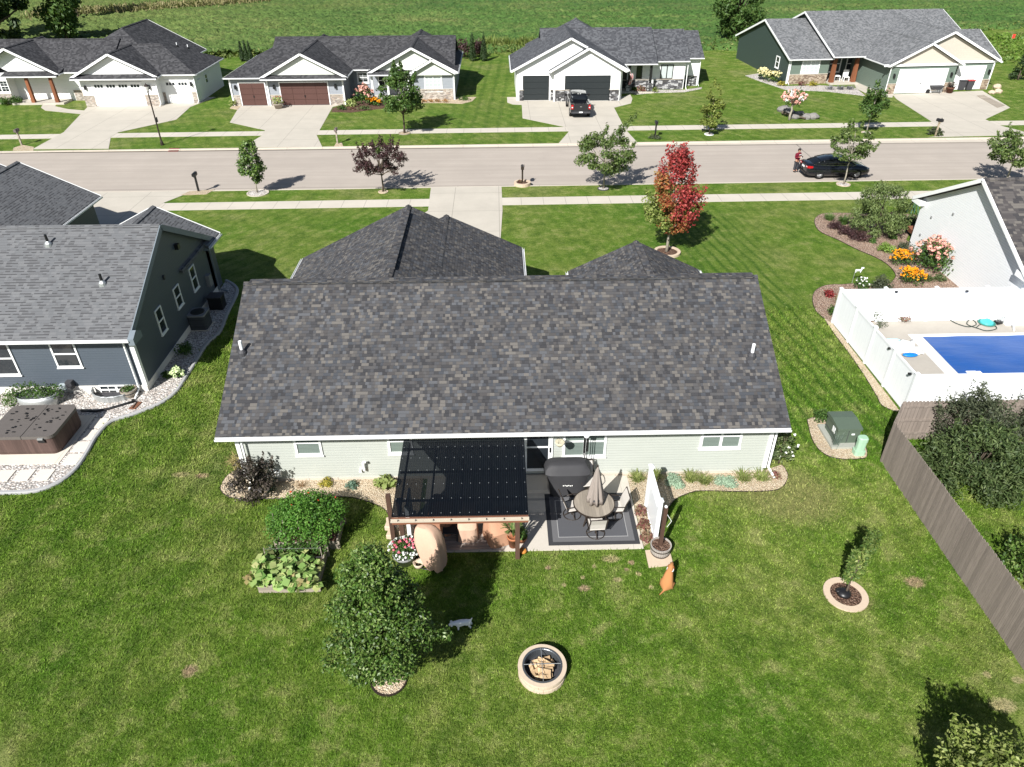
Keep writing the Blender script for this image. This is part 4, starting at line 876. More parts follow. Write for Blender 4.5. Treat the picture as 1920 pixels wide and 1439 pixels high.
bed('gravel_bed', [ZG(1060, 368), ZG(860, 350), ZG(560, 350), ZG(300, 350), ZG(220, 380), ZG(205, 430), ZG(250, 500), ZG(400, 570), ZG(560, 650), ZG(700, 710), ZG(800, 770), ZG(865, 850), ZG(840, 905), ZG(780, 935), ZG(560, 925), ZG(440, 932), ZG(300, 940), ZG(210, 985), ZG(187, 1060), ZG(215, 1150), ZG(275, 1205)], M['pinkgravel'], 'dark edging round the pinkish bed beside the white sided house', extra=[(16.4, 30.8), (25, 30.95), (25, 41)])
bed('gravel_strip', [ZR(250, 300), ZR(330, 420), ZR(450, 580), ZR(560, 740), ZR(650, 890), ZR(690, 960), ZR(780, 1005)], M['tangravel'], 'dark edging along the gravel strip outside the white pool fence', extra=[(16.3, 23.4), (16.4, 30.7)])
struct('patio', MB().box(-2.75, 4.52, 16.2, 19.75, -.1, .04), M['patio'])
struct('paver_pad', MB().prism([W(1209, 1033)[:2], W(1216, 1065)[:2], W(1262, 1060)[:2], W(1254, 1030)[:2]], -.05, .035), M['paver'])
struct('hot_tub_slab', MB().box(-20.6, -16.65, 20.95, 24.0, -.05, .05), concrete('cream_slab', (.62, .56, .48), jx=2.4, jw=.015))
m = MB()
for i, (x, y) in enumerate([(-19.75+.72*k, 20.32) for k in range(5)]+[(-16.25, 21.2+.75*k) for k in range(4)]): m.box(x-.28, x+.28, y-.3, y+.3, -.02, .06)
struct('stepping_stones', m, M['cream'])

# ------------------------------------------------------------------ pergola and what stands under it
wb = boards('brown_stained_wood', (0.085, 0.048, 0.034), .2, 0, .8); redw = plain('red_brown_beam', (.20, .085, .05), .6)
g = thing('pergola', 'pergola with a dark translucent corrugated roof on brown posts against the house', 'pergola', (-1.3, 17.5, 0))
def pz(y): return 2.22+(y-15.62)/(19.3-15.62)*.06
nb = NB('smoked_polycarbonate'); nb.fin((0.005, 0.007, 0.010), .35, .2)
tp = nb.n('BsdfTransparent', Color=(0.22, .235, .25)); ms = nb.n('MixShader', i0=.20, i1=nb.b.outputs[0], i2=tp.outputs[0]); nb.t.links.new(ms.outputs[0], nb.out.inputs[0])
m = MB(); nx = 232; x0, x1 = -3.36, .74
top = [(x0+(x1-x0)*i/nx, .011*math.sin(i*math.pi/2+.4)) for i in range(nx+1)]
vs = [(x, y, pz(y)+c) for y in (15.6, 19.22) for x, c in top]; m.mesh(vs, [(i, i+1, nx+2+i, nx+1+i) for i in range(nx)]); m.build('roof_panel', nb.m, g)
for y in (15.72, 16.35, 17.0, 17.65, 18.25, 18.8):
    for i in range(15):
        x = x0+.06+(x1-x0-.12)*i/14; MB().lathe([(.013, pz(y)+.01), (.012, pz(y)+.022)], (x, y, 0), 6).build('screw', M['steel'], g)
for y in (16.35, 17.65, 18.8): MB().beam((x0+.05, y, pz(y)-.07), (x1-.05, y, pz(y)-.07), .04, .07).build('purlin', wb, g)
for i in range(5): x = x0+.2+(x1-x0-.4)*i/4; MB().beam((x, 15.75, pz(15.75)-.18), (x, 19.2, pz(19.2)-.18), .045, .13).build('rafter', wb, g)
MB().beam((x0, 15.62, pz(15.62)-.2), (x1, 15.62, pz(15.62)-.2), .09, .2).build('front_beam', redw, g)
gt = MB().box(x0-.02, x1+.02, 15.48, 15.56, 2.09, 2.105).box(x0-.02, x1+.02, 15.48, 15.492, 2.105, 2.15).box(x0-.02, x1+.02, 15.548, 15.56, 2.105, 2.17).build('gutter', plain('cream_gutter', (.46, .41, .33), .5), g)
for i in range(8): x = x0+.2+(x1-x0-.4)*i/7; MB().box(x-.012, x+.012, 15.47, 15.547, 2.152, 2.162).build('bracket', M['dkgrey'], gt)
MB().beam((x0, 15.66, 2.17), (x1, 15.66, 2.17), .04, .04).build('trim_board', wb, g)
for x, y in ((.42, 15.93), (-3.25, 16.45), (-3.60, 16.66)): MB().box(x-.07, x+.07, y-.07, y+.07, -.02, pz(max(y, 15.62))-.1).build('post', wb, g)
s = thing('white_screen_board', 'white vertical board standing behind the left posts of the pergola', 'screen panel', (-3.05, 16.8, 0)); MB().box(-3.08, -3.0, 16.55, 17.4, 0.02, 1.75).build('panel', M['vinyl'], s); MB().box(-3.1, -2.98, 16.48, 16.55, 0, 1.8).build('frame', M['vinyl'], s)
stp = thing('stone_stack', 'short stack of rough tan stones beside the left pergola post', 'stones', (-3.62, 17.2, 0)); m = MB(); rng = random.Random(4)
for k in range(9): m.obox((-3.6+rng.uniform(-.1, .1), 16.9+.25*(k % 3), .12+.2*(k//3)), (.42, .26, .19), rng.uniform(-.2, .2))
m.build('stones', M['paver'], stp, bevel=.03)
m = thing('wood_decking', 'grey weathered boards laid under the pergola in front of the covered chairs', 'decking', (-1.1, 16.5, 0)); k = MB()
for i in range(6): k.box(-2.0, -.35, 16.25+i*.15, 16.38+i*.15, .045, .07)
k.build('boards', boards('grey_deck_boards', (.34, .30, .27), .15, 1), m)
tan, brn = plain('tan_cover_cloth', (0.50, 0.335, 0.245), .8, .1, var=.12, sc=3), plain('brown_cover_cloth', (.30, .155, .10), .8, .1, var=.12, sc=3)
def cover(name, label, x, y, secs, mat, rz=0, cat='furniture cover', seed=1):
    # fabric draped over outdoor furniture: lofted rings with folds
    t = thing(name, label, cat, (x, y, .05)); rr = random.Random(seed); m = MB(); n = 28; L = []
    ph = [rr.uniform(0, 6.28) for _ in range(4)]
    for (cx, cy, rx, ry, z, sq, fold) in secs:
        if name == 'covered_egg_chair': rx, ry, z = rx*.86, ry*.92, z*.95
        ring = []
        for k in range(n):
            a = 2*math.pi*k/n; c_, s_ = math.cos(a), math.sin(a); q = (abs(c_)**sq+abs(s_)**sq)**(-1/sq)
            f = 1+fold*(math.sin(5*a+ph[0])*.5+math.sin(9*a+ph[1])*.35+math.sin(14*a+ph[2])*.25)
            px, py = rx*q*c_*f, ry*q*s_*f; ring.append((x+cx+px*math.cos(rz)-py*math.sin(rz), y+cy+px*math.sin(rz)+py*math.cos(rz), .05+z+fold*.25*math.sin(7*a+ph[3])*(z < .3)))
        L.append(ring)
    m.loft(L); b = m.build('cover', mat, t, True); b.data.set_sharp_from_angle(angle=R(32))
    return t
c = W(808, 1060)
cover('covered_egg_chair', 'tall tan fabric cover with a rounded top at the front of the pergola', c[0]+.03, c[1]-.02, [(.16, -.10, .30, .26, .06, 4, .14), (.12, -.08, .40, .31, .3, 6, .10), (.05, -.02, .45, .33, .7, 8, .05), (-.01, .03, .47, .33, 1.1, 8, .02), (-.05, .08, .44, .28, 1.4, 7, .012), (-.10, .12, .36, .22, 1.58, 5, .0), (-.14, .14, .24, .15, 1.67, 3, 0), (-.15, .14, .02, .02, 1.69, 2, 0)], tan, -.36, seed=2)
eb = thing('egg_chair_base', 'black round metal foot below the tall tan cover', 'chair base', (c[0]-.12, c[1]+.06, 0)); MB().lathe([(.4, .03), (.43, .045), (.4, .06), (.37, .045)], (c[0]-.08, c[1]+.2, 0), 28, True).build('ring', M['black'], eb, True); MB().tube([(c[0]-.4, c[1]+.1, .045), (c[0]+.25, c[1]+.35, .045)], .02, 6).build('crossbar', M['black'], eb)
def chaircover(label, x, y, w, mat, rz, h=1.0, seed=3):
    return cover('covered_chair', label, x, y, [(0, 0, w*.54, .46, .02, 5, .05), (0, 0, w*.52, .44, .35, 5, .03), (0, .0, w*.5, .43, .55, 5, .015), (0, .12, w*.48, .31, .75, 5, .01), (0, .24, w*.46, .18, h-.04, 5, .005), (0, .25, w*.43, .14, h, 4, 0), (0, .25, .02, .02, h+.01, 2, 0)], mat, rz, seed=seed)
chaircover('tan fabric cover over the middle patio chair under the pergola edge', -1.2, 17.0, .64, tan, R(182), 1.0, 5)
chaircover('wide tan brown fabric cover over the right patio chair by the terracotta pot', -.16, 16.8, .86, plain('tan_brown_cover', (.42, .235, .15), .8, .1, sc=3), R(205), .95, 6)
chaircover('brown fabric cover over the shaded chair behind the tall tan cover', -2.0, 17.4, .9, brn, R(150), .95, 7)
ft = thing('fire_table', 'low dark square table in the shade between the covered chairs', 'table', (-1.75, 16.8, .05)); MB().box(-2.0, -1.5, 16.6, 17.0, .42, .47).build('tabletop', M['dkgrey'], ft)
for sx in (-1.97, -1.53):
    for sy in (16.63, 16.97): MB().box(sx-.025, sx+.025, sy-.025, sy+.025, .05, .42).build('leg', M['dkgrey'], ft)
LPALM = leaf('palm_leaves', [(.07, .13, .03), (.14, .20, .06), (.24, .28, .10)])
LGRN = leaf('green_leaves', [(.025, .065, .012), (.05, .11, .02), (.10, .17, .04)])
def flowerpot(label, x, y, r, h, mat, seed, lmat=None, lr=.3, lh=.4, n=260, size=.1, z0=.0, blade=False, name='potted_plant', flowers=None, fn=0):
    t = thing(name, label, 'potted plant', (x, y, z0)); rg = np.random.default_rng(seed)
    MB().lathe([(r*.68, z0), (r*.9, z0+h*.82), (r*1.05, z0+h*.83), (r*1.05, z0+h), (r*.93, z0+h), (r*.9, z0+h*.9), (0.001, z0+h*.9)], (x, y, 0), 20).build('pot', mat, t, True)
    if blade:
        Q = []
        for i in range(n):
            a = rg.uniform(0, 6.28); L = rg.uniform(.6, 1); o = np.array([math.cos(a), math.sin(a), 0]); w = np.array([-o[1], o[0], 0])*.016; b_ = np.array([x, y, z0+h*.9]); pts = [b_+o*lr*L*s**1.3+np.array([0, 0, lh*L*(s-.45*s**3)*1.6]) for s in (0, .33, .66, 1)]
            for k in range(3): Q.append([pts[k]-w, pts[k]+w, pts[k+1]+w*.7, pts[k+1]-w*.7])
        quads_obj('foliage', np.array(Q), lmat or LGRN, t)
    else:
        P, d = clump_points([(x, y, z0+h+lh*.4, lr, lr, lh*.55)], n, rg, .4); quads_obj('foliage', leaf_quads(P, size, rg, .55, .4, d), lmat or LGRN, t)
        if fn:
            P, d = clump_points([(x, y, z0+h+lh*.42, lr, lr, lh*.6)], fn*2, rg, .08); P = P[np.argsort(-P[:, 2])[:fn]]
            for nm, mt, sel in flowers: blooms(nm, P[sel(len(P))], .055, mt, t, rg)
    return t
flowerpot('tall terracotta pot with an arching palm beside the front right pergola post', .30, 16.42, .2, .5, M['terra'], 11, LPALM, .55, .75, 60, blade=True)
flowerpot('low terracotta bowl with leafy plant behind the palm pot', .58, 16.62, .17, .22, M['terra'], 12, LGRN, .22, .3, 160)
pk = W(980, 1036); t = thing('pumpkin', 'small orange pumpkin on the grass edge beside the pergola post', 'pumpkin', pk); MB().lathe([(.01, .02), (.1, .03), (.13, .08), (.1, .14), (.02, .13)], pk, 14).build('fruit', plain('orange_skin', (.5, .2, .04), .5), t, True); MB().tube([(pk[0], pk[1], .12), (pk[0]+.01, pk[1], .19)], .015, 6).build('stalk', M['wood'], t)
FW, FP, FO, FPK = [plain(n_, c_, .7, .1, var=.15) for n_, c_ in (('white_petals', (.75, .75, .72)), ('pink_petals', (.65, .16, .22)), ('orange_petals', (.75, .30, .015)), ('pale_pink_petals', (.62, .33, .27)))]
flowerpot('planter of white and pink petunias below the left pergola post', -3.15, 15.85, .36, .42, M['grey'], 13, LGRN, .5, .45, 500, .09, name='petunia_planter', fn=70, flowers=[('white_blooms', FW, lambda n: np.arange(20, n)), ('pink_blooms', FP, lambda n: np.arange(0, 20))])
pb = W(785, 1062); t = thing('clay_bowl', 'empty tan clay bowl on the lawn below the petunias', 'bowl', pb); MB().lathe([(.1, 0), (.16, .2), (.18, .2), (.14, .02)], pb, 18).build('bowl', M['paver'], t, True); MB().lathe([(.145, .03), (.01, .03)], pb, 18).build('soil', M['mulch'], t)

# ------------------------------------------------------------------ dining patio
rug = thing('patio_rug', 'grey outdoor rug with dark border and pale line under the dining set', 'rug', (2.95, 17.6, .04)); RX0, RX1, RY0, RY1 = 1.45, 4.44, 16.38, 18.82
rc = [plain(n_, c_, .9, .05, var=.1, sc=30) for n_, c_ in (('rug_dark', (.045, .046, .05)), ('rug_grey', (.12, .12, .125)), ('rug_line', (.27, .27, .27)), ('rug_centre', (.085, .087, .095)))]
for nm, ins, i, mt in (('border', 0, 0, rc[0]), ('band', .15, 1, rc[1]), ('stripe', .34, 2, rc[2]), ('field', .365, 3, rc[3])): MB().box(RX0+ins, RX1-ins, RY0+ins, RY1-ins, .041, .048+.004*i).build(nm, mt, rug)
tt = boards('weathered_table_top', (0.27, 0.235, 0.19), .12, 0, .7); tx, ty = 3.02, 17.55
t = thing('patio_table', 'round weathered wood look patio table on the grey rug', 'table', (tx, ty, .05)); tz = .05
MB().lathe([(.0, .70), (.66, .70), (.69, .715), (.69, .735), (.66, .745), (.03, .745)], (tx, ty, tz), 40).build('tabletop', tt, t); MB().lathe([(.695, .70), (.70, .72), (.695, .75), (.67, .75), (.67, .70)], (tx, ty, tz), 40, True).build('rim', M['bronze'], t)
for k in range(4): a = .78+k*1.571; MB().tube([(tx+.5*math.cos(a), ty+.5*math.sin(a), tz), (tx+.36*math.cos(a), ty+.36*math.sin(a), tz+.35), (tx+.45*math.cos(a), ty+.45*math.sin(a), tz+.7)], .025, 6).build('leg', M['bronze'], t)
MB().lathe([(.3, .2), (.32, .22), (.3, .24), (.28, .22)], (tx, ty, tz), 24, True).build('ring', M['bronze'], t)
u = thing('closed_parasol', 'closed grey brown parasol standing in the middle of the round table', 'parasol', (tx, ty, .05)); MB().tube([(tx, ty, .06), (tx, ty, 2.36)], .02, 8).build('pole', M['bronze'], u)
nf = 40; L = []
for z, r, fd in ((.86, .23, .35), (1.05, .235, .32), (1.4, .19, .28), (1.75, .14, .2), (2.1, .085, .12), (2.32, .04, .05), (2.38, .012, 0)):
    L.append([(tx+.03+r*(1+fd*math.sin(8*2*math.pi*k/nf+z))*math.cos(2*math.pi*k/nf), ty+r*(1+fd*math.sin(8*2*math.pi*k/nf+z))*math.sin(2*math.pi*k/nf), z) for k in range(nf)])
MB().loft(L).build('canopy', plain('taupe_cloth', (.26, .225, .20), .8, .1, var=.1, sc=3), u, True); MB().lathe([(.03, 2.37), (.035, 2.4), (.01, 2.46)], (tx+.03, ty, 0), 10).build('finial', M['bronze'], u); MB().lathe([(.21, 1.0), (.215, 1.03), (.21, 1.06)], (tx+.03, ty, 0), 16).build('tie_strap', M['dkgrey'], u)
MB().lathe([(.25, .0), (.25, .05), (.06, .09), (.05, .25)], (tx, ty, .05), 20).build('base', M['black'], u)
sling = plain('pale_sling_fabric', (.50, .47, .43), .8, .1, var=.06)
def patio_chair():
    t = thing('swivel_chair', 'x', 'chair', (0, 0, 0), local=True)   # faces +y; back at -y
    MB().box(-.25, .25, -.25, .27, .40, .43).build('seat', sling, t, bevel=.012)
    MB().loft([[(-.25, -.25-b, z), (.25, -.25-b, z), (.25, -.22-b, z), (-.25, -.22-b, z)] for z, b in ((.45, 0), (.7, .06), (.98, .17))]).build('backrest', sling, t)
    for s in (-1, 1):
        MB().tube([(s*.28, .27, .41), (s*.28, -.25, .41), (s*.28, -.31, .7), (s*.28, -.43, 1.02)], .018, 6).build('side_frame', M['bronze'], t, True)
        MB().tube([(s*.29, -.30, .62), (s*.31, .1, .66), (s*.3, .28, .62), (s*.28, .27, .42)], .018, 6).build('armrest', M['bronze'], t, True)
    MB().tube([(-.28, -.43, 1.02), (.28, -.43, 1.02)], .018, 6).build('top_rail', M['bronze'], t)
    MB().lathe([(.3, .02), (.315, .035), (.3, .05), (.285, .035)], (0, 0, 0), 26, True).build('base_ring', M['bronze'], t, True)
    MB().tube([(0, 0, .03), (0, 0, .4)], .03, 8).tube([(-.3, 0, .035), (0, 0, .2), (.3, 0, .035)], .018, 6).tube([(0, -.3, .035), (0, 0, .2), (0, .3, .035)], .018, 6).build('swivel_base', M['bronze'], t)
    return t
ch0 = patio_chair()
for i, (px, py, rz, lb) in enumerate(((1116, 1000, .05, 'pale sling swivel chair at the near side of the table, back to the lawn'), (1072, 965, -1.35, 'pale sling swivel chair on the left of the round table by the pergola'), (1100, 918, 3.3, 'pale sling swivel chair between the covered grill and the round table'), (1150, 966, 1.62, 'pale sling swivel chair on the right of the round table by the gravel'))):
    o = ch0 if i == 0 else dup(ch0); p = W(px, py, .05); o.location = p; o.rotation_euler = (0, 0, rz); o['label'] = lb; o['group'] = 'chairs around the patio table'
gx, gy = 2.25, 19.05; gc = plain('charcoal_grill_cover', (0.040, 0.040, 0.043), .6, .2, var=.2, sc=2)
t = cover('grill_cover', 'charcoal fabric cover over a large grill against the house wall', gx, gy, [(0, -.06, .58, .36, .02, 6, .06), (0, -.03, .62, .37, .35, 6, .045), (0, 0, .72, .38, .82, 6, .015), (0, 0, .82, .38, .95, 6, .004), (.0, .04, .78, .32, 1.08, 6, 0), (0, .06, .66, .26, 1.22, 6, 0), (0, .06, .60, .2, 1.26, 5, 0), (0, .06, .02, .02, 1.27, 2, 0)], gc, 0, cat='grill cover', seed=9)
m = MB()
for i, (w, z) in enumerate(((.05, 0), (.03, .012), (.06, -.008), (.04, .01), (.05, -.01), (.035, .0))): xx = gx-.16+i*.06; m.box(xx-w/2, xx+w/2, gy-.475, gy-.465, .62+z, .655+z)
m.build('logo', FW, t)

# ------------------------------------------------------------------ white screen, post, barrel
t = thing('privacy_screen', 'white vinyl privacy screen with a lattice top between two capped posts', 'privacy screen', (4.93, 17.2, 0)); ya, yb = 16.48, 18.1; sx = 4.93
for y in (ya, yb): q = MB().box(sx-.065, sx+.065, y-.065, y+.065, -.02, 1.86).build('post', M['vinyl'], t); MB().loft([[(sx-s, y-s, z), (sx+s, y-s, z), (sx+s, y+s, z), (sx-s, y+s, z)] for s, z in ((.085, 1.86), (.085, 1.9), (.01, 1.97))]).build('cap', M['vinyl'], q)
MB().box(sx-.02, sx+.02, ya+.066, yb-.066, .15, 1.32).build('panel', M['vinyl'], t)
for z in (.08, 1.34, 1.74): MB().box(sx-.035, sx+.035, ya+.066, yb-.066, z, z+.07).build('rail', M['vinyl'], t)
m = MB()
for k in range(13): y = ya+.1+k*(yb-ya-.2)/12; m.box(sx-.008, sx+.008, y-.015, y+.015, 1.41, 1.74)
for k in range(3): m.box(sx-.014, sx+.014, ya+.066, yb-.066, 1.47+k*.09, 1.495+k*.09)
m.build('lattice', M['vinyl'], t)
bx, by = 5.0, 15.98
t = thing('half_barrel', 'weathered half barrel planter filled with soil on a tan paver', 'barrel planter', (bx, by, .035))
MB().lathe([(.27, .04), (.32, .2), (.335, .44), (.30, .44), (.29, .38), (.001, .38)], (bx, by, 0), 28).build('barrel', boards('barrel_staves', (.33, .30, .27), .09, 0, .6), t); MB().lathe([(.29, .395), (.001, .40)], (bx, by, 0), 24).build('soil', M['mulch'], t)
for z, r in ((.1, .297), (.33, .334)): MB().lathe([(r, z), (r+.006, z), (r+.008, z+.04), (r+.002, z+.04)], (bx, by, 0), 28, True).build('hoop', M['bronze'], t)
t = thing('wood_post', 'dark brown square post standing in the half barrel', 'post', (bx, by, .4)); MB().obox((bx-.02, by+.02, 1.2), (.11, .11, 1.65)).build('post', wb, t); MB().lathe([(.04, 2.02), (.05, 2.06), (.02, 2.1)], (bx-.02, by+.02, 0), 10).build('light_cap', M['vinyl'], t)
MB().tube([(bx+.04, by, 1.75), (bx+.18, by-.1, 1.55), (bx+.1, by, 1.2)], .008, 5).build('string', M['vinyl'], t)
# hanging things under the eave
t = thing('wind_chime', 'dark wind chime with a white top hanging under the gutter by the double window', 'wind chime', (2.87, 19.2, 0)); MB().lathe([(.09, 2.3), (.1, 2.36), (.02, 2.42)], (2.87, 19.2, 0), 14).build('top', M['vinyl'], t)
for k in range(6): a = k*1.05; MB().tube([(2.87+.075*math.cos(a), 19.2+.075*math.sin(a), 2.3), (2.87+.075*math.cos(a), 19.2+.075*math.sin(a), 1.65-.06*k)], .016, 6).build('chime_tube', M['black'], t)
MB().tube([(2.87, 19.2, 2.4), (2.87, 19.2, 1.3)], .006, 5).build('cord', M['black'], t); MB().lathe([(.01, 1.2), (.05, 1.25), (.01, 1.32)], (2.87, 19.2, 0), 8).build('wind_catcher', M['dkgrey'], t)
t = thing('hanging_basket', 'pale basket hanging under the gutter left of the double window', 'hanging basket', (1.95, 19.05, 0)); MB().lathe([(.06, 2.02), (.14, 2.12), (.17, 2.22), (.15, 2.22), (.001, 2.2)], (1.95, 19.05, 0), 18).build('basket', plain('straw', (.5, .46, .33), .9), t, True)
for k in range(3): a = k*2.1; MB().tube([(1.95+.16*math.cos(a), 19.05+.16*math.sin(a), 2.22), (1.95, 19.1, 2.42)], .005, 4).build('hanger', M['dkgrey'], t)

# ------------------------------------------------------------------ raised vegetable beds
LSQ = leaf('squash_leaves', [(.12, .24, .05), (.22, .35, .09), (.34, .44, .15), (.45, .45, .19)], .3); LTOM = leaf('tomato_leaves', [(.04, .12, .014), (.08, .20, .025), (.15, .29, .05)], .3)
def raised(label, x0, x1, y0, y1, h):
    t = thing('raised_bed', label, 'raised bed', ((x0+x1)/2, (y0+y1)/2, 0)); w = .045
    for nm, a in (('board', (x0, x1, y0, y0+w)), ('board', (x0, x1, y1-w, y1)), ('board', (x0, x0+w, y0+w, y1-w)), ('board', (x1-w, x1, y0+w, y1-w))): MB().box(*a, -.02, h).build(nm, M['wood'], t)
    for x in (x0-.03, x1+.03):
        for y in (y0+.05, y1-.05): MB().box(x-.04, x+.04, y-.04, y+.04, -.02, h+.1).build('post', M['wood'], t)
    MB().box(x0+w, x1-w, y0+w, y1-w, 0, h-.06).build('soil', M['mulch'], t); return t
b0 = W(489.5, 1112); b1 = W(597, 1109)
t = raised('weathered board raised bed full of squash nearest the pear tree', b0[0], b1[0], b0[1], b0[1]+1.5, .32)
for x in (b0[0], b1[0]): MB().tube([(x, b0[1]+.95, .3), (x, b0[1]+.95, .95)], .015, 5).build('stake', M['wood'], t)
for z in (.5, .9): MB().tube([(b0[0], b0[1]+.95, z), (b1[0], b0[1]+.95, z)], .003, 4).build('string', M['grey'], t)
rng = np.random.default_rng(31); cx, cy = (b0[0]+b1[0])/2, b0[1]+.62
sq = thing('squash_plant', 'sprawling squash plant with big pale green leaves in the near raised bed', 'vegetable plant', (cx, cy, .25)); cl = [(cx+rng.uniform(-1.0, 1.0), cy+rng.uniform(-.75, .35), .42+rng.uniform(-.1, .18), .24, .24, .17) for _ in range(32)]
P, d = clump_points(cl, 680, rng, .35); quads_obj('foliage', leaf_quads(P, .25, rng, .9, .9, d*.5), LSQ, sq)
P, d = clump_points(cl[:5], 60, rng, .35); P[:, 0] -= .25; quads_obj('dry_leaves', leaf_quads(P, .16, rng, .8, .7, d*.5), leaf('yellowed_leaves', [(.36, .33, .14), (.30, .22, .10)]), sq)
bp = thing('bean_plant', 'darker leafy bean row along the back of the near raised bed', 'vegetable plant', (cx, cy+.65, .25)); cl = [(cx-.8+.2*k, cy+.62, .5+.12*(k % 2), .2, .14, .3) for k in range(9)]; P, d = clump_points(cl, 700, rng, .4); quads_obj('foliage', leaf_quads(P, .1, rng, .6, .5, d), LGRN, bp)
c0 = W(520, 1034); c1 = W(625, 1030)
raised('weathered board raised bed hidden below tall tomato plants', c0[0], c0[0]+1.95, c0[1]+.05, c0[1]+1.25, .32)
tx0 = (c0[0]+c0[0]+1.95)/2; ty0 = c0[1]+.6; tm = thing('tomato_plants', 'tall bushy tomato plants sprawling over the far raised bed', 'vegetable plant', (tx0, ty0, .25)); cl = []
for i in range(34): a = i*2.4; q = math.sqrt(i/34); cl.append((tx0+1.2*q*math.cos(a), ty0+.95*q*math.sin(a), .85+.75*(1-q)*rng.uniform(.7, 1.3), .32, .32, .4))
for i in range(6): P = cl[i*5]; MB().tube([(P[0], P[1], .2), (P[0], P[1], 1.35)], .012, 5).build('stake', M['wood'], tm)
P, d = clump_points(cl, 11000, rng, .42); P[:, 2] = np.maximum(P[:, 2], .05); quads_obj('foliage', leaf_quads(P, .09, rng, .5, .45, d), LTOM, tm)
P, d = clump_points(cl[:20], 14, rng, .1); mr = plain('tomato_red', (.5, .07, .02), .4)
for q in P: MB().ell(tuple(q), (.035, .035, .032), 10, 6).build('tomato', mr, tm, True)

# ------------------------------------------------------------------ fire pit
fx, fy = .98, 11.80
t = thing('fire_pit', 'round tan block fire pit with a dark steel liner on the back lawn', 'fire pit', (fx, fy, 0)); fstone = plain('tan_fire_pit_block', (.50, .41, .31), .85, .1, var=.14, sc=9)
m = MB()
for row in range(2):
    for k in range(16):
        a0, a1 = 2*math.pi*(k+.5*row)/16+.002, 2*math.pi*(k+1+.5*row)/16-.002; z0, z1 = row*.14, row*.14+.138; ro = .655-.012*row
        for j in range(1): pass
        am = (a0+a1)/2; pts = [(fx+r*math.cos(a), fy+r*math.sin(a)) for r, a in ((.5, a0), (ro, a0), (ro, am), (ro, a1), (.5, a1), (.5, am))]; m.prism(pts, z0-.02*(row == 0), z1)
m.build('block_ring', fstone, t, bevel=.012)
m = MB().lathe([(.64, .278), (.665, .278), (.66, .325), (.515, .325), (.51, .278)], (fx, fy, 0), 48, True).build('cap_ring', fstone, t)
MB().lathe([(.515, .33), (.545, .33), (.54, .345), (.50, .345), (.485, .33), (.48, .03), (.49, .03)], (fx, fy, 0), 40, True).build('steel_liner', plain('liner_steel', (.10, .11, .12), .35, .5, .5), t); MB().lathe([(.48, .04), (.001, .045)], (fx, fy, 0), 30).build('ash_floor', M['dkgrey'], t)
m = MB().tube([(fx-.5, fy+.01, .36), (fx+.5, fy+.02, .36)], .009, 6).tube([(fx, fy-.5, .37), (fx-.01, fy+.5, .37)], .009, 6); m.build('crossbar', M['steel'], t)
cw = boards('split_wood', (.44, .31, .18), .06, 0, .7, .3); rr = random.Random(8)
logs = [(-.02, .3, .5, .32, .22), (-.12, .2, .45, .28, .1), (.15, .2, .42, -.2, .2), (-.15, .05, .36, -1.2, .12), (-.08, -.08, .42, -1.0, .18), (0, -.05, .34, 1.4, .2), (.12, -.08, .36, .1, .24), (.13, .0, .34, .05, .2), (.22, -.05, .38, 1.5, .1), (.1, -.18, .36, .15, .12), (-.05, -.2, .4, .5, .1), (.05, .12, .34, -.1, .26), (-.22, .1, .3, 1.3, .1), (.0, -.27, .44, .05, .16), (.27, .08, .36, 1.35, .2), (-.27, -.06, .36, -1.3, .2), (.1, .27, .4, -.35, .2), (-.05, .02, .46, .75, .27), (.18, .14, .4, -.6, .27), (.04, -.14, .4, -.3, .28)]
for i, (dx, dy, L, rz, z) in enumerate(logs):
    w = thing('firewood_log', 'pale split firewood piece in the pile inside the fire pit', 'firewood', (fx+dx, fy+dy, z), group='split firewood in the fire pit'); d = Vector((math.cos(rz), math.sin(rz), rr.uniform(-.12, .12))); p = Vector((fx+dx*.9, fy+dy*.85, z)); a = unit(d.cross((0, 0, 1))); u_ = a.cross(d)
    tri = [(-.062, -.045), (.066, -.035), (.0, .066)]; MB().loft([[tuple(p+d*s*L/2+a*q[0]*1.1+u_*q[1]) for q in tri] for s in (-1, 1)]).build('wood', cw, w)

# ------------------------------------------------------------------ hot tub and things at the slate blue house
t = thing('hot_tub', 'brown square hot tub with a grey cover littered with dark leaves', 'hot tub', (-18.1, 22.5, .05))
def rrect(x0, x1, y0, y1, r, z, n=6):
    o = []
    for cx_, cy_, a0 in ((x1-r, y1-r, 0), (x0+r, y1-r, 90), (x0+r, y0+r, 180), (x1-r, y0+r, 270)):
        for k in range(n+1): a = R(a0+90*k/n); o.append((cx_+r*math.cos(a), cy_+r*math.sin(a), z))
    return o
hx0, hx1, hy0, hy1 = -19.35, -16.87, 21.5, 23.5
MB().loft([rrect(hx0+.04, hx1-.04, hy0+.04, hy1-.04, .22, .05), rrect(hx0, hx1, hy0, hy1, .25, .2), rrect(hx0, hx1, hy0, hy1, .25, .8)]).build('cabinet', boards('hot_tub_cabinet', (.085, .055, .047), .09, 0, .75), t)
hc = plain('hot_tub_cover', (.115, .103, .095), .55, .25, var=.1); xm = (hx0+hx1)/2+.1
for a, b_ in ((hx0-.03, xm-.012), (xm+.012, hx1+.03)):
    l = a < hx0; o = [rrect(hx0-.03, hx1+.03, hy0-.03, hy1+.03, .27, z) for z in (.805, .93)]
    cl_ = [[(min(max(p[0], a), b_), p[1], p[2]+(.03*(1-abs(p[0]-xm)/1.3) if z_ else 0)) for p in r_] for z_, r_ in enumerate(o)]; MB().loft(cl_).build('cover_half', hc, t)
m = MB(); rr = random.Random(3)
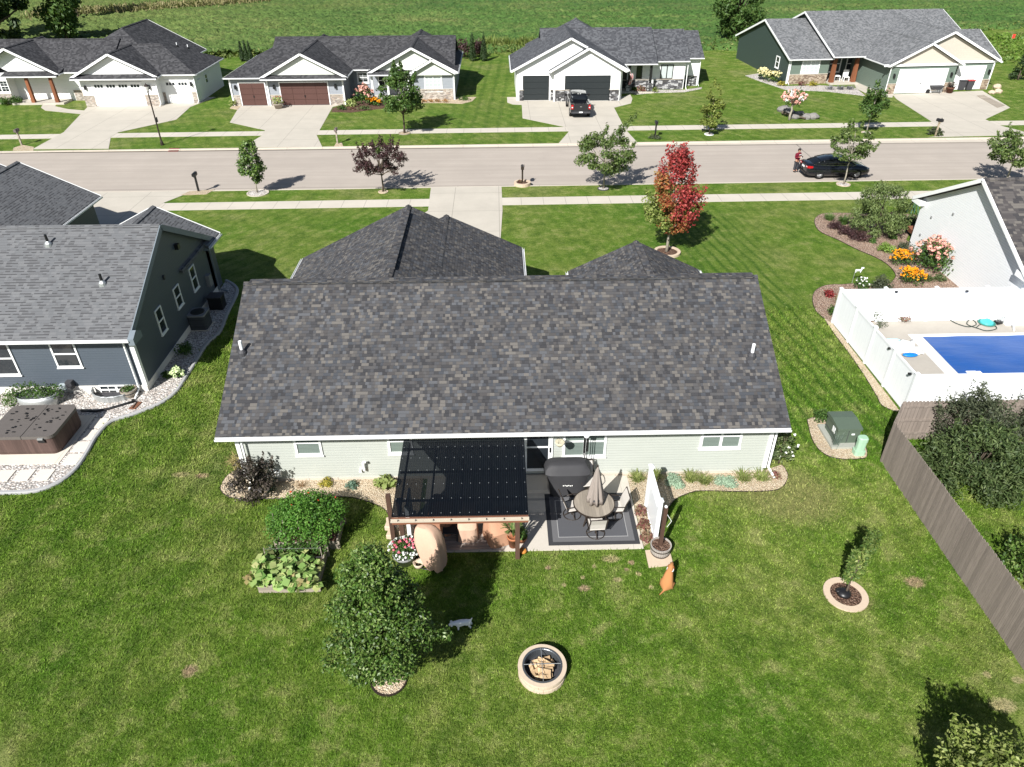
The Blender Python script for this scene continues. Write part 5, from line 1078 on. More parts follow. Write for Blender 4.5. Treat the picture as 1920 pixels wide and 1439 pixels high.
for k in range(46):
    x, y = rr.uniform(hx0+.2, hx1-.15), rr.uniform(hy0+.15, hy1-.2); w_, h_ = rr.choice([(.05, .09), (.09, .05), (.04, .04), (.07, .07)]); m.obox((x, y, .96), (w_, h_, .012), rr.choice([0, .15, -.1]))
lf = m.build('leaf_litter', M['black'], t)
MB().box(hx1-.55, hx1-.3, hy0-.06, hy0+.0, .66, .8).build('cover_strap', M['black'], t); MB().obox((hx1-.42, hy0-.05, .84), (.2, .1, .06)).build('control_panel', M['steel'], t)
def wellmesh():
    m = MB(); cx_, cy_ = -16.5, 25.68; P = []
    for k in range(25): a = math.pi+math.pi*k/24; rr_ = 1+.02*math.sin(k*9); P.append((cx_+.95*rr_*math.cos(a), cy_+.8*rr_*math.sin(a)))
    L = [[(x, y, z) for x, y in P] for z in (-.05, .3)]
    for i in range(24): m.mesh([(*P[i], -.05), (*P[i+1], -.05), (*P[i+1], .3), (*P[i], .3)], [(0, 1, 2, 3)])
    m.tube([(x, y, .31) for x, y in P], .025, 6); return m, P
m, P = wellmesh(); t = thing('window_well', 'galvanised half round window well before the basement window', 'window well', (-16.5, 25.2, 0)); m.build('shell', M['steel'], t); MB().prism([p for p in P], -.04, .034).build('gravel_floor', M['dkgrey'], t)
p0 = W(52, 742); t = thing('stock_tank', 'oval galvanised tub planter overflowing with green plants by the slate blue wall', 'planter', (p0[0], 24.9, 0)); tcx, tcy = -19.35, 24.85
MB().lathe([(.52, 0), (.56, .3), (.57, .55), (.54, .55), (.52, .48), (.001, .48)], (tcx, tcy, 0), 32, sx=1.45, sy=.75).build('tub', M['steel'], t, True); MB().lathe([(.57, .53), (.59, .55), (.57, .575)], (tcx, tcy, 0), 32, True, sx=1.45, sy=.75).build('rim', M['steel'], t)
P, d = clump_points([(tcx-.75, tcy, .68, .45, .4, .35), (tcx-.2, tcy+.05, .78, .4, .4, .35), (tcx+.3, tcy, .72, .42, .4, .33), (tcx+.75, tcy+.1, .62, .42, .35, .35), (tcx-1.1, tcy-.1, .4, .35, .3, .35)], 1500, rng, .4); quads_obj('foliage', leaf_quads(P, .1, rng, .5, .4, d), LGRN, t)
p0 = W(244, 742); t = thing('barrel_planter', 'short wooden barrel planter with low green plants beside the window well', 'barrel planter', p0); MB().lathe([(.26, 0), (.33, .2), (.34, .36), (.31, .36), (.3, .3), (.001, .3)], p0, 24).build('barrel', M['wood'], t); MB().lathe([(.335, .24), (.343, .24), (.345, .28), (.338, .28)], p0, 24, True).build('hoop', M['dkgrey'], t); P, d = clump_points([(p0[0], p0[1], .4, .26, .26, .1)], 200, rng, .4); quads_obj('foliage', leaf_quads(P, .09, rng, .5, .6, d), LGRN, t)
t = thing('drain_hose', 'black corrugated drain hose lying on the white gravel near the hot tub', 'hose', W(200, 765)); MB().tube([W(252, 752, .08), W(235, 757, .07), W(205, 766, .06), W(180, 771, .05), W(152, 770, .05)], [.05, .055, .06, .06, .06], 10).build('hose', M['black'], t, True); MB().lathe([(.07, 0), (.07, .1)], W(250, 753), 10).build('connector', M['black'], t)
p0 = W(253, 762); t = thing('splash_block', 'rusty brown splash block under the corner downspout of the slate blue house', 'splash block', p0); MB().prism([(p0[0]-.18, p0[1]-.22), (p0[0]+.12, p0[1]-.26), (p0[0]+.2, p0[1]+.25), (p0[0]+.02, p0[1]+.28)], .0, .06).build('tray', plain('rusty_brown', (.16, .07, .04), .8), t); MB().box(p0[0]-.02, p0[0]+.02, p0[1]-.2, p0[1]+.25, .06, .085).build('rib', M['bronze'], t)
a0 = W(376, 613)
def ac(label, x, y, s, h, grp=None):
    t = thing('air_conditioner', label, 'air conditioner', (x, y, 0)); MB().box(x-s-.05, x+s+.05, y-s-.05, y+s+.05, -.02, .07).build('pad', M['conc'], t); MB().prism([p[:2] for p in rrect(x-s, x+s, y-s, y+s, .12, 0, 3)], .071, h-.08).build('cabinet', boards('ac_louvres', (.05, .055, .06), .05, 1, .5), t)
    MB().prism([p[:2] for p in rrect(x-s-.01, x+s+.01, y-s-.01, y+s+.01, .12, 0, 3)], h-.078, h).build('lid', M['grey'], t); MB().lathe([(s*.78, h+.004), (s*.76, h+.03), (.05, h+.035)], (x, y, 0), 20).build('fan_grille', M['black'], t); return t
ac('grey topped air conditioner nearest the window side of the slate blue gable', a0[0]+.05, a0[1], .43, .85); a1 = W(409, 577); t = thing('utility_cabinet', 'black utility box beside the air conditioner at the slate blue gable', 'utility box', a1); MB().box(a1[0]-.35, a1[0]+.35, a1[1]-.3, a1[1]+.3, 0, .7).build('cabinet', M['black'], t, bevel=.03); MB().box(a1[0]-.37, a1[0]+.37, a1[1]-.32, a1[1]+.32, .702, .74).build('lid', M['dkgrey'], t)

# ------------------------------------------------------------------ utility box and pedestal
t = thing('transformer_box', 'green utility transformer box on a grey pad in a gravel island', 'utility box', (13.2, 21.7, 0)); ug = plain('utility_green', (.085, .115, .085), .5, .3, var=.06)
MB().box(12.55, 13.85, 21.05, 22.5, -.02, .12).build('pad', concrete('utility_pad', (.33, .34, .30)), t)
MB().box(12.75, 13.62, 21.3, 22.3, .12, .72).build('cabinet', ug, t); lid = MB(); lid.extrude([(21.26, .724), (22.34, .724), (22.34, .86), (21.9, .9), (21.26, .82)], 0, 12.71, 13.66); lid.build('hood', ug, t); MB().box(12.73, 12.752, 21.3, 22.3, .3, .31).build('seam', M['dkgrey'], t)
MB().box(12.735, 12.748, 21.5, 21.72, .42, .66).build('warning_label', M['vinyl'], t); MB().box(13.3, 13.42, 21.285, 21.3, .5, .56).build('sticker', M['vinyl'], t); MB().box(13.17, 13.19, 21.29, 21.3, .13, .72).build('door_gap', M['dkgrey'], t)
p0 = W(1608, 851); t = thing('utility_pedestal', 'pale green telecom pedestal beside the transformer box', 'utility pedestal', p0); pg = plain('pale_utility_green', (.30, .46, .33), .55, .25, var=.05)
MB().prism([p[:2] for p in rrect(p0[0]-.2, p0[0]+.2, p0[1]-.17, p0[1]+.17, .08, 0, 4)], -.02, .22).build('base', pg, t); MB().loft([rrect(p0[0]-s, p0[0]+s, p0[1]-s*.85, p0[1]+s*.85, .1*s/.17, z, 4) for s, z in ((.165, .221), (.165, .62), (.18, .63), (.18, .78), (.15, .82))]).build('dome', pg, t)

# ------------------------------------------------------------------ fences and pool
def fence_panel_run(t, axis, fixed, a0, a1, n, h, mat, pm, cap=True):
    P = (lambda a, d: (a, fixed+d)) if axis == 0 else (lambda a, d: (fixed+d, a)); L = (a1-a0)/n
    def bx(m, a, b_, d0, d1, z0, z1): p, q = P(a, d0), P(b_, d1); return m.box(p[0], q[0], p[1], q[1], z0, z1)
    for i in range(n+1):
        a = a0+i*L; q = bx(MB(), a-.065, a+.065, -.065, .065, -.05, h+.08).build('post', mat, t); c_ = P(a, 0); MB().loft([[(c_[0]-s, c_[1]-s, z), (c_[0]+s, c_[1]-s, z), (c_[0]+s, c_[1]+s, z), (c_[0]-s, c_[1]+s, z)] for s, z in ((.085, h+.08), (.085, h+.11), (.01, h+.17))]).build('cap', mat, q)
    for i in range(n):
        a = a0+i*L; bx(MB(), a+.066, a+L-.066, -.02, .02, .1, h-.06).build('panel', pm, t); 
        for z in (.04, h-.06): bx(MB(), a+.066, a+L-.066, -.035, .035, z, z+.1).build('rail', mat, t)
vp = boards('vinyl_boards', (.80, .82, .83), .28, 0, .9, .01)
t = thing('pool_fence', 'white vinyl fence with capped posts enclosing the pool', 'fence', (16.5, 27, 0)); fence_panel_run(t, 1, 16.45, 23.38, 30.85, 4, 1.78, M['vinyl'], vp); fence_panel_run(t, 0, 30.85, 18.6, 31, 5, 1.78, M['vinyl'], vp); fence_panel_run(t, 0, 23.38, 18.9, 31.2, 5, 1.78, M['vinyl'], vp)
for y, a in ((30.85, 16.5), (23.38, 16.5)):
    MB().box(16.52, 18.54 if y > 30 else 18.84, y-.02, y+.02, .1, 1.72).build('panel', vp, t); MB().box(16.52, 18.54 if y > 30 else 18.84, y-.035, y+.035, 1.72, 1.82).build('rail', M['vinyl'], t)
for i, (px, py) in enumerate((Z_ for Z_ in (ZR(797, 102), ZR(1327, 97), ZR(507, 210), ZR(745, 525), ZR(897, 715)))):
    w = W(px, py, 1.72); o = thing('fence_light', ['small black solar light on the back pool fence near its left end', 'small black solar light on the back pool fence near the white house', 'small black solar light on the side pool fence nearest its back corner', 'small black solar light in the middle of the side pool fence', 'small black solar light at the near corner of the pool fence'][i], 'fence light', w, group='solar lights on the pool fence'); MB().box(w[0]-.06, w[0]+.06, w[1]-.1, w[1]-.01, 1.68, 1.74).build('lamp', M['black'], o)
struct('pool_deck', MB().box(16.55, 46, 23.45, 30.78, -.05, .05), concrete('pool_deck_concrete', (.38, .35, .305), stain=.12))
struct('pool_coping', MB().box(19.55, 46, 24.0, 29.5, .03, .07), concrete('white_coping', (.62, .62, .60)))
nb = NB('pool_cover_vinyl'); p_ = nb.pos(); n_ = nb.noise(nb.scale(p_, (.6, 2.2, 1)), 1.4, 3); nb.bump(n_, .35, .05); MPC = nb.fin(nb.mix(n_, (.003, .058, .24), (.005, .078, .31)), .35, .4)
t = thing('pool_cover', 'bright blue pool cover stretched over the rectangular pool', 'pool cover', (30, 26.8, .07)); m = MB(); nx, ny = 60, 24; rg = random.Random(2)
vs = [(20.12+25*i/nx, 24.4+4.82*j/ny, .085+.012*math.sin(i*.9+j*.4)+rg.uniform(0, .008)) for j in range(ny+1) for i in range(nx+1)]; m.mesh(vs, [(j*(nx+1)+i, j*(nx+1)+i+1, (j+1)*(nx+1)+i+1, (j+1)*(nx+1)+i) for j in range(ny) for i in range(nx)]); m.build('cover', MPC, t, True); MB().box(20.05, 45.2, 29.23, 29.3, .072, .1).build('track', M['vinyl'], t)
p0 = W(1822, 699, .1); o = thing('skimmer_lid', 'small white lid at the near edge of the blue pool cover', 'pool lid', p0); MB().box(p0[0]-.22, p0[0]+.22, p0[1]-.1, p0[1]+.12, .09, .13).build('lid', M['vinyl'], o)
p0 = W(1690, 652, .05); t = thing('pool_float', 'crumpled white and blue pool float lying on the deck', 'pool float', p0); rg = random.Random(5); m = MB(); n = 9
vs = [(p0[0]-.75+1.5*i/n+.08*math.sin(j), p0[1]-.62+1.25*j/n+.1*math.sin(i*.7), .09+.05*math.sin(i*1.9+j)+rg.uniform(0, .07)) for j in range(n+1) for i in range(n+1)]; m.mesh(vs, [(j*(n+1)+i, j*(n+1)+i+1, (j+1)*(n+1)+i+1, (j+1)*(n+1)+i) for j in range(n) for i in range(n)]); b_ = m.build('float', FW, t, True); sm = b_.modifiers.new('thick', 'SOLIDIFY'); sm.thickness = .05
fb_ = plain('float_blue', (.01, .17, .5), .4); MB().ell((p0[0]-.72, p0[1]+.42, .13), (.3, .12, .07)).build('blue_cushion', fb_, t, True); MB().ell((p0[0]+.02, p0[1]-.75, .13), (.36, .16, .08)).build('blue_cushion', fb_, t, True); MB().ell((p0[0]-.2, p0[1]+.6, .12), (.42, .1, .07)).build('pale_cushion', plain('pale_aqua', (.4, .68, .72), .4), t, True)
hp = [ZR(*q) for q in ((1190, 310), (1250, 345), (1340, 370), (1400, 350), (1360, 310), (1330, 350), (1420, 385), (1480, 400), (1550, 385), (1530, 360), (1440, 350), (1400, 375))]; t = thing('garden_hose', 'dark hose looping over the pool deck beside the back fence', 'hose', W(*hp[3], .05)); MB().tube(smoothpts([W(*q, .075) for q in hp], 5), .022, 6).build('hose', plain('hose_green', (.02, .035, .028), .5), t, True)
p0 = W(*ZR(1475, 345), .05); t = thing('hose_reel', 'turquoise lidded hose pot on the pool deck among the loops of hose', 'hose reel', p0); teal = plain('turquoise_plastic', (.06, .38, .40), .4); MB().lathe([(.3, .02), (.32, .06), (.28, .12), (.2, .16), (.1, .24), (.001, .25)], p0, 20).build('drum', teal, t, True); MB().lathe([(.36, .02), (.4, .05), (.36, .08), (.32, .05)], p0, 24, True).build('coiled_hose', plain('green_hose', (.04, .2, .16), .5), t, True); q = p0[0]+.55; MB().obox((q, p0[1]-.02, .12), (.3, .25, .14), .3).build('pump', M['black'], t)
p0 = W(*ZR(1680, 340), .05); t = thing('topiary_pot', 'black square pot with a two ball topiary by the back pool fence', 'potted plant', p0); x, y = p0[:2]; MB().loft([[(x-s, y-s, z), (x+s, y-s, z), (x+s, y+s, z), (x-s, y+s, z)] for s, z in ((.26, .05), (.3, .72))]).build('pot', M['black'], t); MB().tube([(x, y, .7), (x, y, 1.5)], .025, 6).build('stem', M['bark'], t); P, d = clump_points([(x, y, .88, .24, .24, .17), (x, y, 1.36, .2, .2, .2)], 900, rng, .15); quads_obj('foliage', leaf_quads(P, .05, rng, .6, .2, d*2), leaf('grey_green_topiary', [(.10, .13, .09), (.18, .21, .15)]), t)
p0 = W(*ZR(1590, 350), .05); t = thing('wire_stand', 'white wire plant stand leaning by the back pool fence', 'plant stand', p0); m = MB()
for k in range(5): m.tube([(p0[0]-.3+.12*k, p0[1], .05), (p0[0]-.2+.12*k, p0[1]+.25, .9), (p0[0]-.1+.08*k, p0[1]+.3, 1.25)], .012, 5)
m.tube([(p0[0]-.3, p0[1], .4), (p0[0]+.2, p0[1]+.1, .4)], .012, 5); m.build('frame', M['steel'], t)
fbm = boards('taupe_fence_boards', (0.215, 0.180, 0.155), .14, 0, .62, .14)
t = thing('wood_fence', 'taupe dog eared board fence with an angled corner by the gravel strip', 'fence', (14.2, 15, 0))
def picket_run(p, q, h):
    p, q = Vector((*p, 0)), Vector((*q, 0)); L = (q-p).length; n = max(1, round(L/.142)); d = (q-p)/n; nn = unit(d.cross((0, 0, 1))); m = MB(); rr = random.Random(int(L*10))
    for i in range(n):
        a, b_ = p+d*i+d*.03, p+d*(i+1)-d*.03; hh = h+rr.uniform(-.01, .01); off = rr.uniform(0, .006)
        prof = [(0, -.03), (1, -.03), (1, hh-.05), (.78, hh), (.22, hh), (0, hh-.05)]; F = [[tuple(a+(b_-a)*u+nn*(s+off)+Vector((0, 0, z))) for u, z in prof] for s in (-.009, .009)]; m.loft(F)
    m.build('pickets', fbm, t); 
    for z in (.35, .95, 1.6): MB().beam(p+nn*.035+Vector((0, 0, z)), q+nn*.035+Vector((0, 0, z)), .04, .09).build('rail', fbm, t)
    for i in range(int(L/2.4)+1): c_ = p+(q-p)*min(1, i*2.4/L)+nn*.06; MB().box(c_.x-.045, c_.x+.045, c_.y-.045, c_.y+.045, -.05, h-.1).build('post', fbm, t)
picket_run((14.12, 3.5), (14.12, 20.35), 1.83); picket_run((14.12, 20.35), (15.05, 21.6), 1.83); picket_run((15.05, 21.6), (30, 21.6), 1.83)

# ------------------------------------------------------------------ leaf materials
LPEAR = leaf('pear_leaves', [(.022, .054, .008), (.048, .102, .015), (.088, .155, .026), (.18, .24, .075)], .12, .45, .35)
LSTR = leaf('street_tree_leaves', [(.03, .07, .015), (.06, .12, .025), (.11, .17, .045)])
LOAK = leaf('pin_oak_leaves', [(.05, .085, .02), (.09, .14, .035), (.16, .20, .07)])
LPURP = leaf('purple_leaves', [(.025, .012, .014), (.05, .022, .025), (.085, .04, .042)], .15)
LNINE = leaf('dark_ninebark_leaves', [(.028, .022, .020), (.055, .042, .036), (.10, .085, .065)], .12)
LYEL = leaf('yellow_green_leaves', [(.12, .17, .03), (.20, .25, .06), (.32, .35, .12)], .3)
LWEEP = leaf('weeping_leaves', [(.08, .12, .035), (.13, .18, .06), (.20, .25, .09)])
LDARK = leaf('dark_evergreen_leaves', [(.012, .028, .008), (.025, .05, .014), (.05, .085, .028)], .15)
LWIL = leaf('willow_leaves', [(.035, .06, .02), (.065, .10, .032), (.13, .17, .065)], .25)
LWILD = leaf('dull_shrub_leaves', [(.035, .045, .026), (.06, .072, .04), (.10, .115, .065)], .2)
LRD = leaf('red_maple_leaves', [(.14, .014, .018), (.30, .034, .036), (.45, .09, .08)], .25)
LOR = leaf('orange_maple_leaves', [(.30, .05, .03), (.34, .13, .05), (.24, .18, .05)], .25)
LSEDUM = leaf('sedum_leaves', [(.17, .26, .17), (.25, .35, .24), (.33, .42, .30)], .1)
LDAY = leaf('daylily_leaves', [(.10, .14, .03), (.18, .22, .06), (.30, .32, .11)], .3)
LHOS = leaf('hosta_leaves', [(.17, .24, .05), (.27, .33, .10), (.40, .42, .18)], .3)
LBLUE = leaf('blue_green_leaves', [(.06, .11, .08), (.10, .17, .12), (.15, .23, .16)], .2)
LGOLD = leaf('golden_leaves', [(.28, .24, .03), (.40, .33, .05), (.20, .22, .04)], .3)
LHEU = leaf('heuchera_leaves', [(.10, .03, .035), (.17, .06, .05), (.24, .16, .10), (.12, .12, .05)], .2)
LJRED = leaf('crimson_leaves', [(.16, .012, .015), (.25, .03, .03), (.12, .02, .02)], .2)
LSTRAW = leaf('straw_blades', [(.35, .28, .12), (.45, .36, .17), (.25, .24, .09)], .3)

# ------------------------------------------------------------------ trees
def ring(label, x, y, ro, ri, mulch, edge, h=.06, name='tree_ring', n=36):
    t = thing(name, label, 'tree ring', (x, y, 0))
    MB().lathe([(ri, -.02), (ro, -.02), (ro, h), (ri, h)], (x, y, 0), n, True).build('edging', edge, t); MB().lathe([(ri-.001, h*.55), (ri*.5, h*.9), (.001, h)], (x, y, 0), n).build('mulch', mulch, t); return t
px, py = -3.19, 11.70
tree('pear_tree', 'large leafy green tree on the back lawn left of the fire pit', (px, py), .85, .085, [(.85, .5), (1.2, 1.15), (1.8, 1.48), (2.6, 1.34), (3.4, 1.05), (4.2, .8), (4.85, .4)], 105, .40, 40000, .095, LPEAR, M['bark'], 21, limbs=14, shell=.42, aspect=.5, droop=.8, up=.25, extra=[(px+1.35, py+.2, 1.75, .35, .3, .3), (px+1.6, py+.15, 1.65, .25, .25, .22), (px-1.35, py-.2, 1.05, .35, .3, .25), (px+.02, py-.05, .35, .12, .12, .28), (px, py, 4.5, .3, .3, .35), (px+.2, py, 4.2, .35, .35, .35), (px-.25, py, 4.0, .35, .35, .35)])
ring('round bed of pale gravel under the large leafy tree', px+.02, py-.03, .50, .46, M['tangravel'], M['bronze'], .05)
cx, cy = 10.3, 14.22
tree('columnar_tree', 'young narrow tree with two upright leafy prongs in a concrete ring', (cx, cy), .55, .035, [(.5, .1), (1.0, .2), (1.7, .3), (2.1, .2), (2.35, .1)], 12, .17, 200, .1, LYEL, M['bark'], 22, limbs=4, extra=[(cx-.22+.02*k, cy-.05, .75+.22*k, .13, .13, .17) for k in range(6)]+[(cx+.12+.02*k, cy+.12, .75+.18*k, .19, .2, .2) for k in range(9)], shell=.5)
rng = np.random.default_rng(77); tt_ = bpy.data.objects['columnar_tree']; cl = [(cx-.16+.0*k, cy-.02, .72+.17*k, .15, .15, .17) for k in range(8)]+[(cx+.12+.022*k, cy+.1+.01*k, .8+.17*k, .24, .24, .2) for k in range(10)]; P, d = clump_points(cl, 2400, rng, .5); quads_obj('crown', leaf_quads(P, .095, rng, .5, .2, d), leaf('young_pear_leaves', [(.04, .085, .015), (.09, .15, .03), (.20, .25, .07)]), tt_)
ring('pinkish concrete ring filled with bark mulch round the young narrow tree', cx, cy-.02, .645, .45, M['mulch'], M['paver'], .05)
t = thing('water_bag', 'black crumpled watering bag at the foot of the young narrow tree', 'water bag', (cx-.05, cy, .05)); MB().lathe([(.22, .05), (.2, .12), (.1, .17), (.05, .18)], (cx-.06, cy+.0, 0), 14).ell((cx-.16, cy+.06, .1), (.14, .1, .06)).build('bag', M['black'], t, True)
bx2, by2 = 10.5, 7.65
tree('corner_tree', 'bright yellow green tree whose top shows at the bottom right corner', (bx2, by2), 1.0, .07, [(.8, .8), (1.4, 1.45), (2.0, 1.5), (2.5, 1.0), (2.9, .4)], 60, .40, 9500, .12, LYEL, M['bark'], 23, limbs=8, spikes=6, spike_len=.4)
street = 'street trees along the near kerb'
def st(name, label, px_, py_, *a, **k):
    w = W(px_, py_); return tree(name, label, w[:2], *a, **k), w
_, w = st('street_tree', 'compact dark green street tree near the mailbox at the left driveway', 482, 362, .95, .055, [(.9, .35), (1.4, 1.05), (2.1, 1.2), (2.8, .95), (3.4, .55), (3.85, .15)], 40, .36, 3600, .17, LPEAR, M['palebark'], 31, limbs=8, aspect=.6, group=street)
ring('white gravel ring with a grey rim under the compact green street tree', w[0]+.05, w[1]-.02, .78, .68, M['whitegravel'], M['conc'], .05)
_, w = st('purple_tree', 'dark purple leaved street tree with a spreading flat crown', 718, 360, 1.15, .07, [(1.3, 1.1), (1.8, 2.0), (2.4, 2.1), (2.9, 1.6), (3.4, .8)], 48, .36, 6000, .15, LPURP, M['bark'], 32, limbs=12, flat=.6, shell=.55, spikes=34, spike_len=.6, group=street)
ring('small pale gravel ring under the purple street tree', w[0], w[1], .36, .3, M['tangravel'], M['paver'], .05)
_, w = st('street_tree', 'airy spreading green street tree with a pale trunk before the main lawn', 1131, 354, 1.5, .07, [(1.4, 1.4), (2.1, 2.5), (2.9, 2.4), (3.7, 1.5), (4.4, .4)], 46, .5, 6000, .2, LOAK, M['palebark'], 33, limbs=12, flat=.6, shell=.55, extra=[(w[0]+0, w[1], 3, .3, .3, .3)]+[(8.5+.25*k, 51.1, 4.0+.28*k, .42-.06*k, .42-.06*k, .3) for k in range(5)], spikes=6, spike_len=.4, group=street)
ring('pale gravel ring with a dark rim under the airy green street tree', w[0]-.02, w[1], .42, .36, M['whitegravel'], M['dkgrey'], .05)
w = W(1249, 475)
t = tree('red_maple', 'upright maple turning crimson and orange on the main front lawn', w[:2], 1.45, .09, [(1.45, .5), (2.0, 1.0), (2.9, 1.2), (3.8, 1.1), (4.8, .8), (5.7, .4), (6.3, .1)], 30, .46, 1600, .16, LOR, M['palebark'], 34, limbs=10, shell=.5)
rng = np.random.default_rng(35); cl = []; gl = []; ol = []
zz, rr_ = [1.5, 2.0, 2.8, 3.6, 4.6, 5.5, 6.4], [.6, 1.5, 1.7, 1.55, 1.15, .65, .14]
for i in range(120):
    z0 = 1.6+4.3*rng.uniform(0, 1)**1.25; a = i*2.39996+rng.uniform(-.3, .3); R0 = np.interp(z0, zz, rr_)*rng.uniform(.35, .95); redness = (z0-2.6)*.9+1.5*math.cos(a-.2)+rng.normal()*.5
    L = cl if redness > .3 else (ol if redness > -.8 else gl)
    for k in range(4): q = .30-.045*k; L.append((w[0]+R0*math.cos(a)*(1+.07*k), w[1]+R0*math.sin(a)*(1+.07*k), z0+.2*k, q, q, q*1.1))
for nm, L, n_, mt in (('crimson_crown', cl, 6000, LRD), ('orange_crown', ol, 3200, LOR), ('green_crown', gl, 2000, LYEL)): P, d = clump_points(L, n_, rng, .45); quads_obj(nm, leaf_quads(P, .15, rng, .6, .3, d), mt, t)
ring('stone ring of bark mulch under the red maple', w[0]+.05, w[1]+.05, .78, .6, M['mulch'], M['paver'], .14)
_, w = st('street_tree', 'sparse young street tree standing beside the black sedan', 1581, 346, 1.55, .06, [(1.7, .9), (2.3, 1.7), (3.0, 1.75), (3.7, 1.1), (4.3, .3)], 34, .40, 3200, .19, LOAK, M['palebark'], 36, limbs=12, flat=.6, shell=.6, spikes=9, spike_len=.5, group=street)
ring('pale gravel ring under the sparse young street tree by the sedan', w[0]-.02, w[1], .5, .44, M['whitegravel'], M['paver'], .05)
_, w = st('street_tree', 'broad leafy street tree cut by the right edge of the view', 1883, 346, 1.3, .07, [(1.5, 1.3), (2.2, 2.2), (3.0, 2.0), (3.6, 1.1), (4.0, .3)], 42, .44, 3800, .22, LOAK, M['palebark'], 37, limbs=10, flat=.6, spikes=6, group=street)
w = W(1640, 440)
t = tree('weeping_tree', 'weeping yellow green tree with trailing branches in the pinkish bed', w[:2], 1.2, .08, [(.4, 1.6), (1.2, 1.95), (2.0, 1.9), (2.7, 1.4), (3.2, .55)], 90, .42, 12000, .15, LWEEP, M['bark'], 38, limbs=10, aspect=.35, droop=2.5, up=.1, spikes=4, spike_len=.3)
fargr = 'young trees on the far verge and lawns'
_, w = st('street_tree', 'loose feathery green tree before the grey house with brown garage doors', 758, 250, 1.5, .09, [(1.6, 1.2), (2.4, 2.3), (3.4, 2.4), (4.3, 1.9), (5.2, .9), (5.9, .2)], 44, .6, 4600, .28, LSTR, M['bark'], 41, limbs=12, shell=.6, flat=.6, spikes=6, group=fargr)
ring('straw coloured ring under the feathery tree before the grey house', w[0], w[1], .55, .48, M['tangravel'], M['wood'], .05)
_, w = st('street_tree', 'small yellow green verge tree before the white farmhouse', 1329, 252, .7, .05, [(.6, .5), (1.3, 1.3), (2.2, 1.15), (3.2, .65), (4.3, .12)], 32, .36, 2000, .24, leaf('lime_tree_leaves', [(.09, .12, .02), (.15, .19, .035), (.24, .27, .07)]), M['bark'], 42, limbs=7, spikes=8, group=fargr)
ring('white stone ring under the small yellow green verge tree', w[0], w[1], .42, .36, M['whitegravel'], M['white'], .05)
_, w = st('street_tree', 'slim upright verge tree leaning before the dark green house', 1624, 249, 1.3, .05, [(1.2, .7), (1.9, 1.4), (2.7, 1.3), (3.4, .8), (4.1, .2)], 30, .4, 1900, .26, LSTR, M['palebark'], 43, limbs=7, spikes=8, group=fargr)
ring('white stone ring under the slim verge tree before the green house', w[0], w[1], .45, .38, M['whitegravel'], M['paver'], .05)
w = W(1895, 150); tree('spruce_tree', 'dark pointed evergreen at the right edge beyond the green house driveway', (w[0]+.8, w[1]), .4, .09, [(.3, 1.2), (1.4, 1.0), (2.6, .6), (3.6, .15)], 30, .4, 1800, .22, LDARK, M['bark'], 44)
big = 'large trees at the field edge'
for i, (bx, by, h_, r_, n_, lb) in enumerate(((-70, 112, 15, 5.2, 13000, 'large dark tree in the top left corner behind the white house'), (-79, 117, 17, 6.5, 11000, 'tallest dark tree at the far top left corner of the view'), (-63.5, 118, 14, 3.4, 5000, 'smaller dark tree right of the corner trees at top left'))):
    tree('field_tree', lb, (bx, by), 2.0, .35, [(1.5, r_*.6), (h_*.35, r_), (h_*.6, r_*.95), (h_*.85, r_*.6), (h_, r_*.2)], 50, 1.25, n_, .6, LDARK if i < 2 else LSTR, M['bark'], 50+i, limbs=9, group=big, shell=.5)
tree('field_tree', 'round dark green tree at the top behind the gap beside the green house', (34.5, 113), 1.4, .3, [(1.0, 2.6), (3.5, 4.2), (7, 4.4), (10, 3.0), (12, 1.0)], 60, 1.2, 10000, .45, LSTR, M['bark'], 54, limbs=9, group=big)
w = W(150, 40); tree('field_tree', 'thin dark tree hanging at the top edge right of the corner trees', (w[0], w[1]), 2.5, .2, [(2.0, .8), (5, 1.6), (9, 2.2), (12, 1.5)], 20, .8, 3500, .45, LDARK, M['bark'], 55, limbs=5, group=big)
for i, (px_, top, lb) in enumerate(((455, 88, 'left clipped arborvitae of the three behind the grey house'), (463, 86, 'middle clipped arborvitae of the three behind the grey house'), (471, 90, 'right clipped arborvitae of the three behind the grey house'), (886, 78, 'slim clipped arborvitae left of the pair behind the gap lawn'), (907, 78, 'slim clipped arborvitae right of the pair behind the gap lawn'))):
    w = W(px_, 115 if i < 3 else 114.5); t = thing('arborvitae', lb, 'shrub', w, group='clipped arborvitae behind the far houses'); rg = np.random.default_rng(60+i); h_ = 2.3 if i < 3 else 3.1; rr_ = .36 if i < 3 else .55
    P, d = clump_points([(w[0], w[1], h_*.15+h_*.8*k/7, rr_*(1-.09*k), rr_*(1-.09*k), h_*.16) for k in range(8)], 2200, rg, .25); P[:, 2] = np.maximum(P[:, 2], .05); quads_obj('foliage', leaf_quads(P, .15, rg, .5, .2, d*1.5), LDARK, t); MB().tube([(w[0], w[1], 0), (w[0], w[1], h_*.5)], .06, 6).build('stem', M['bark'], t)

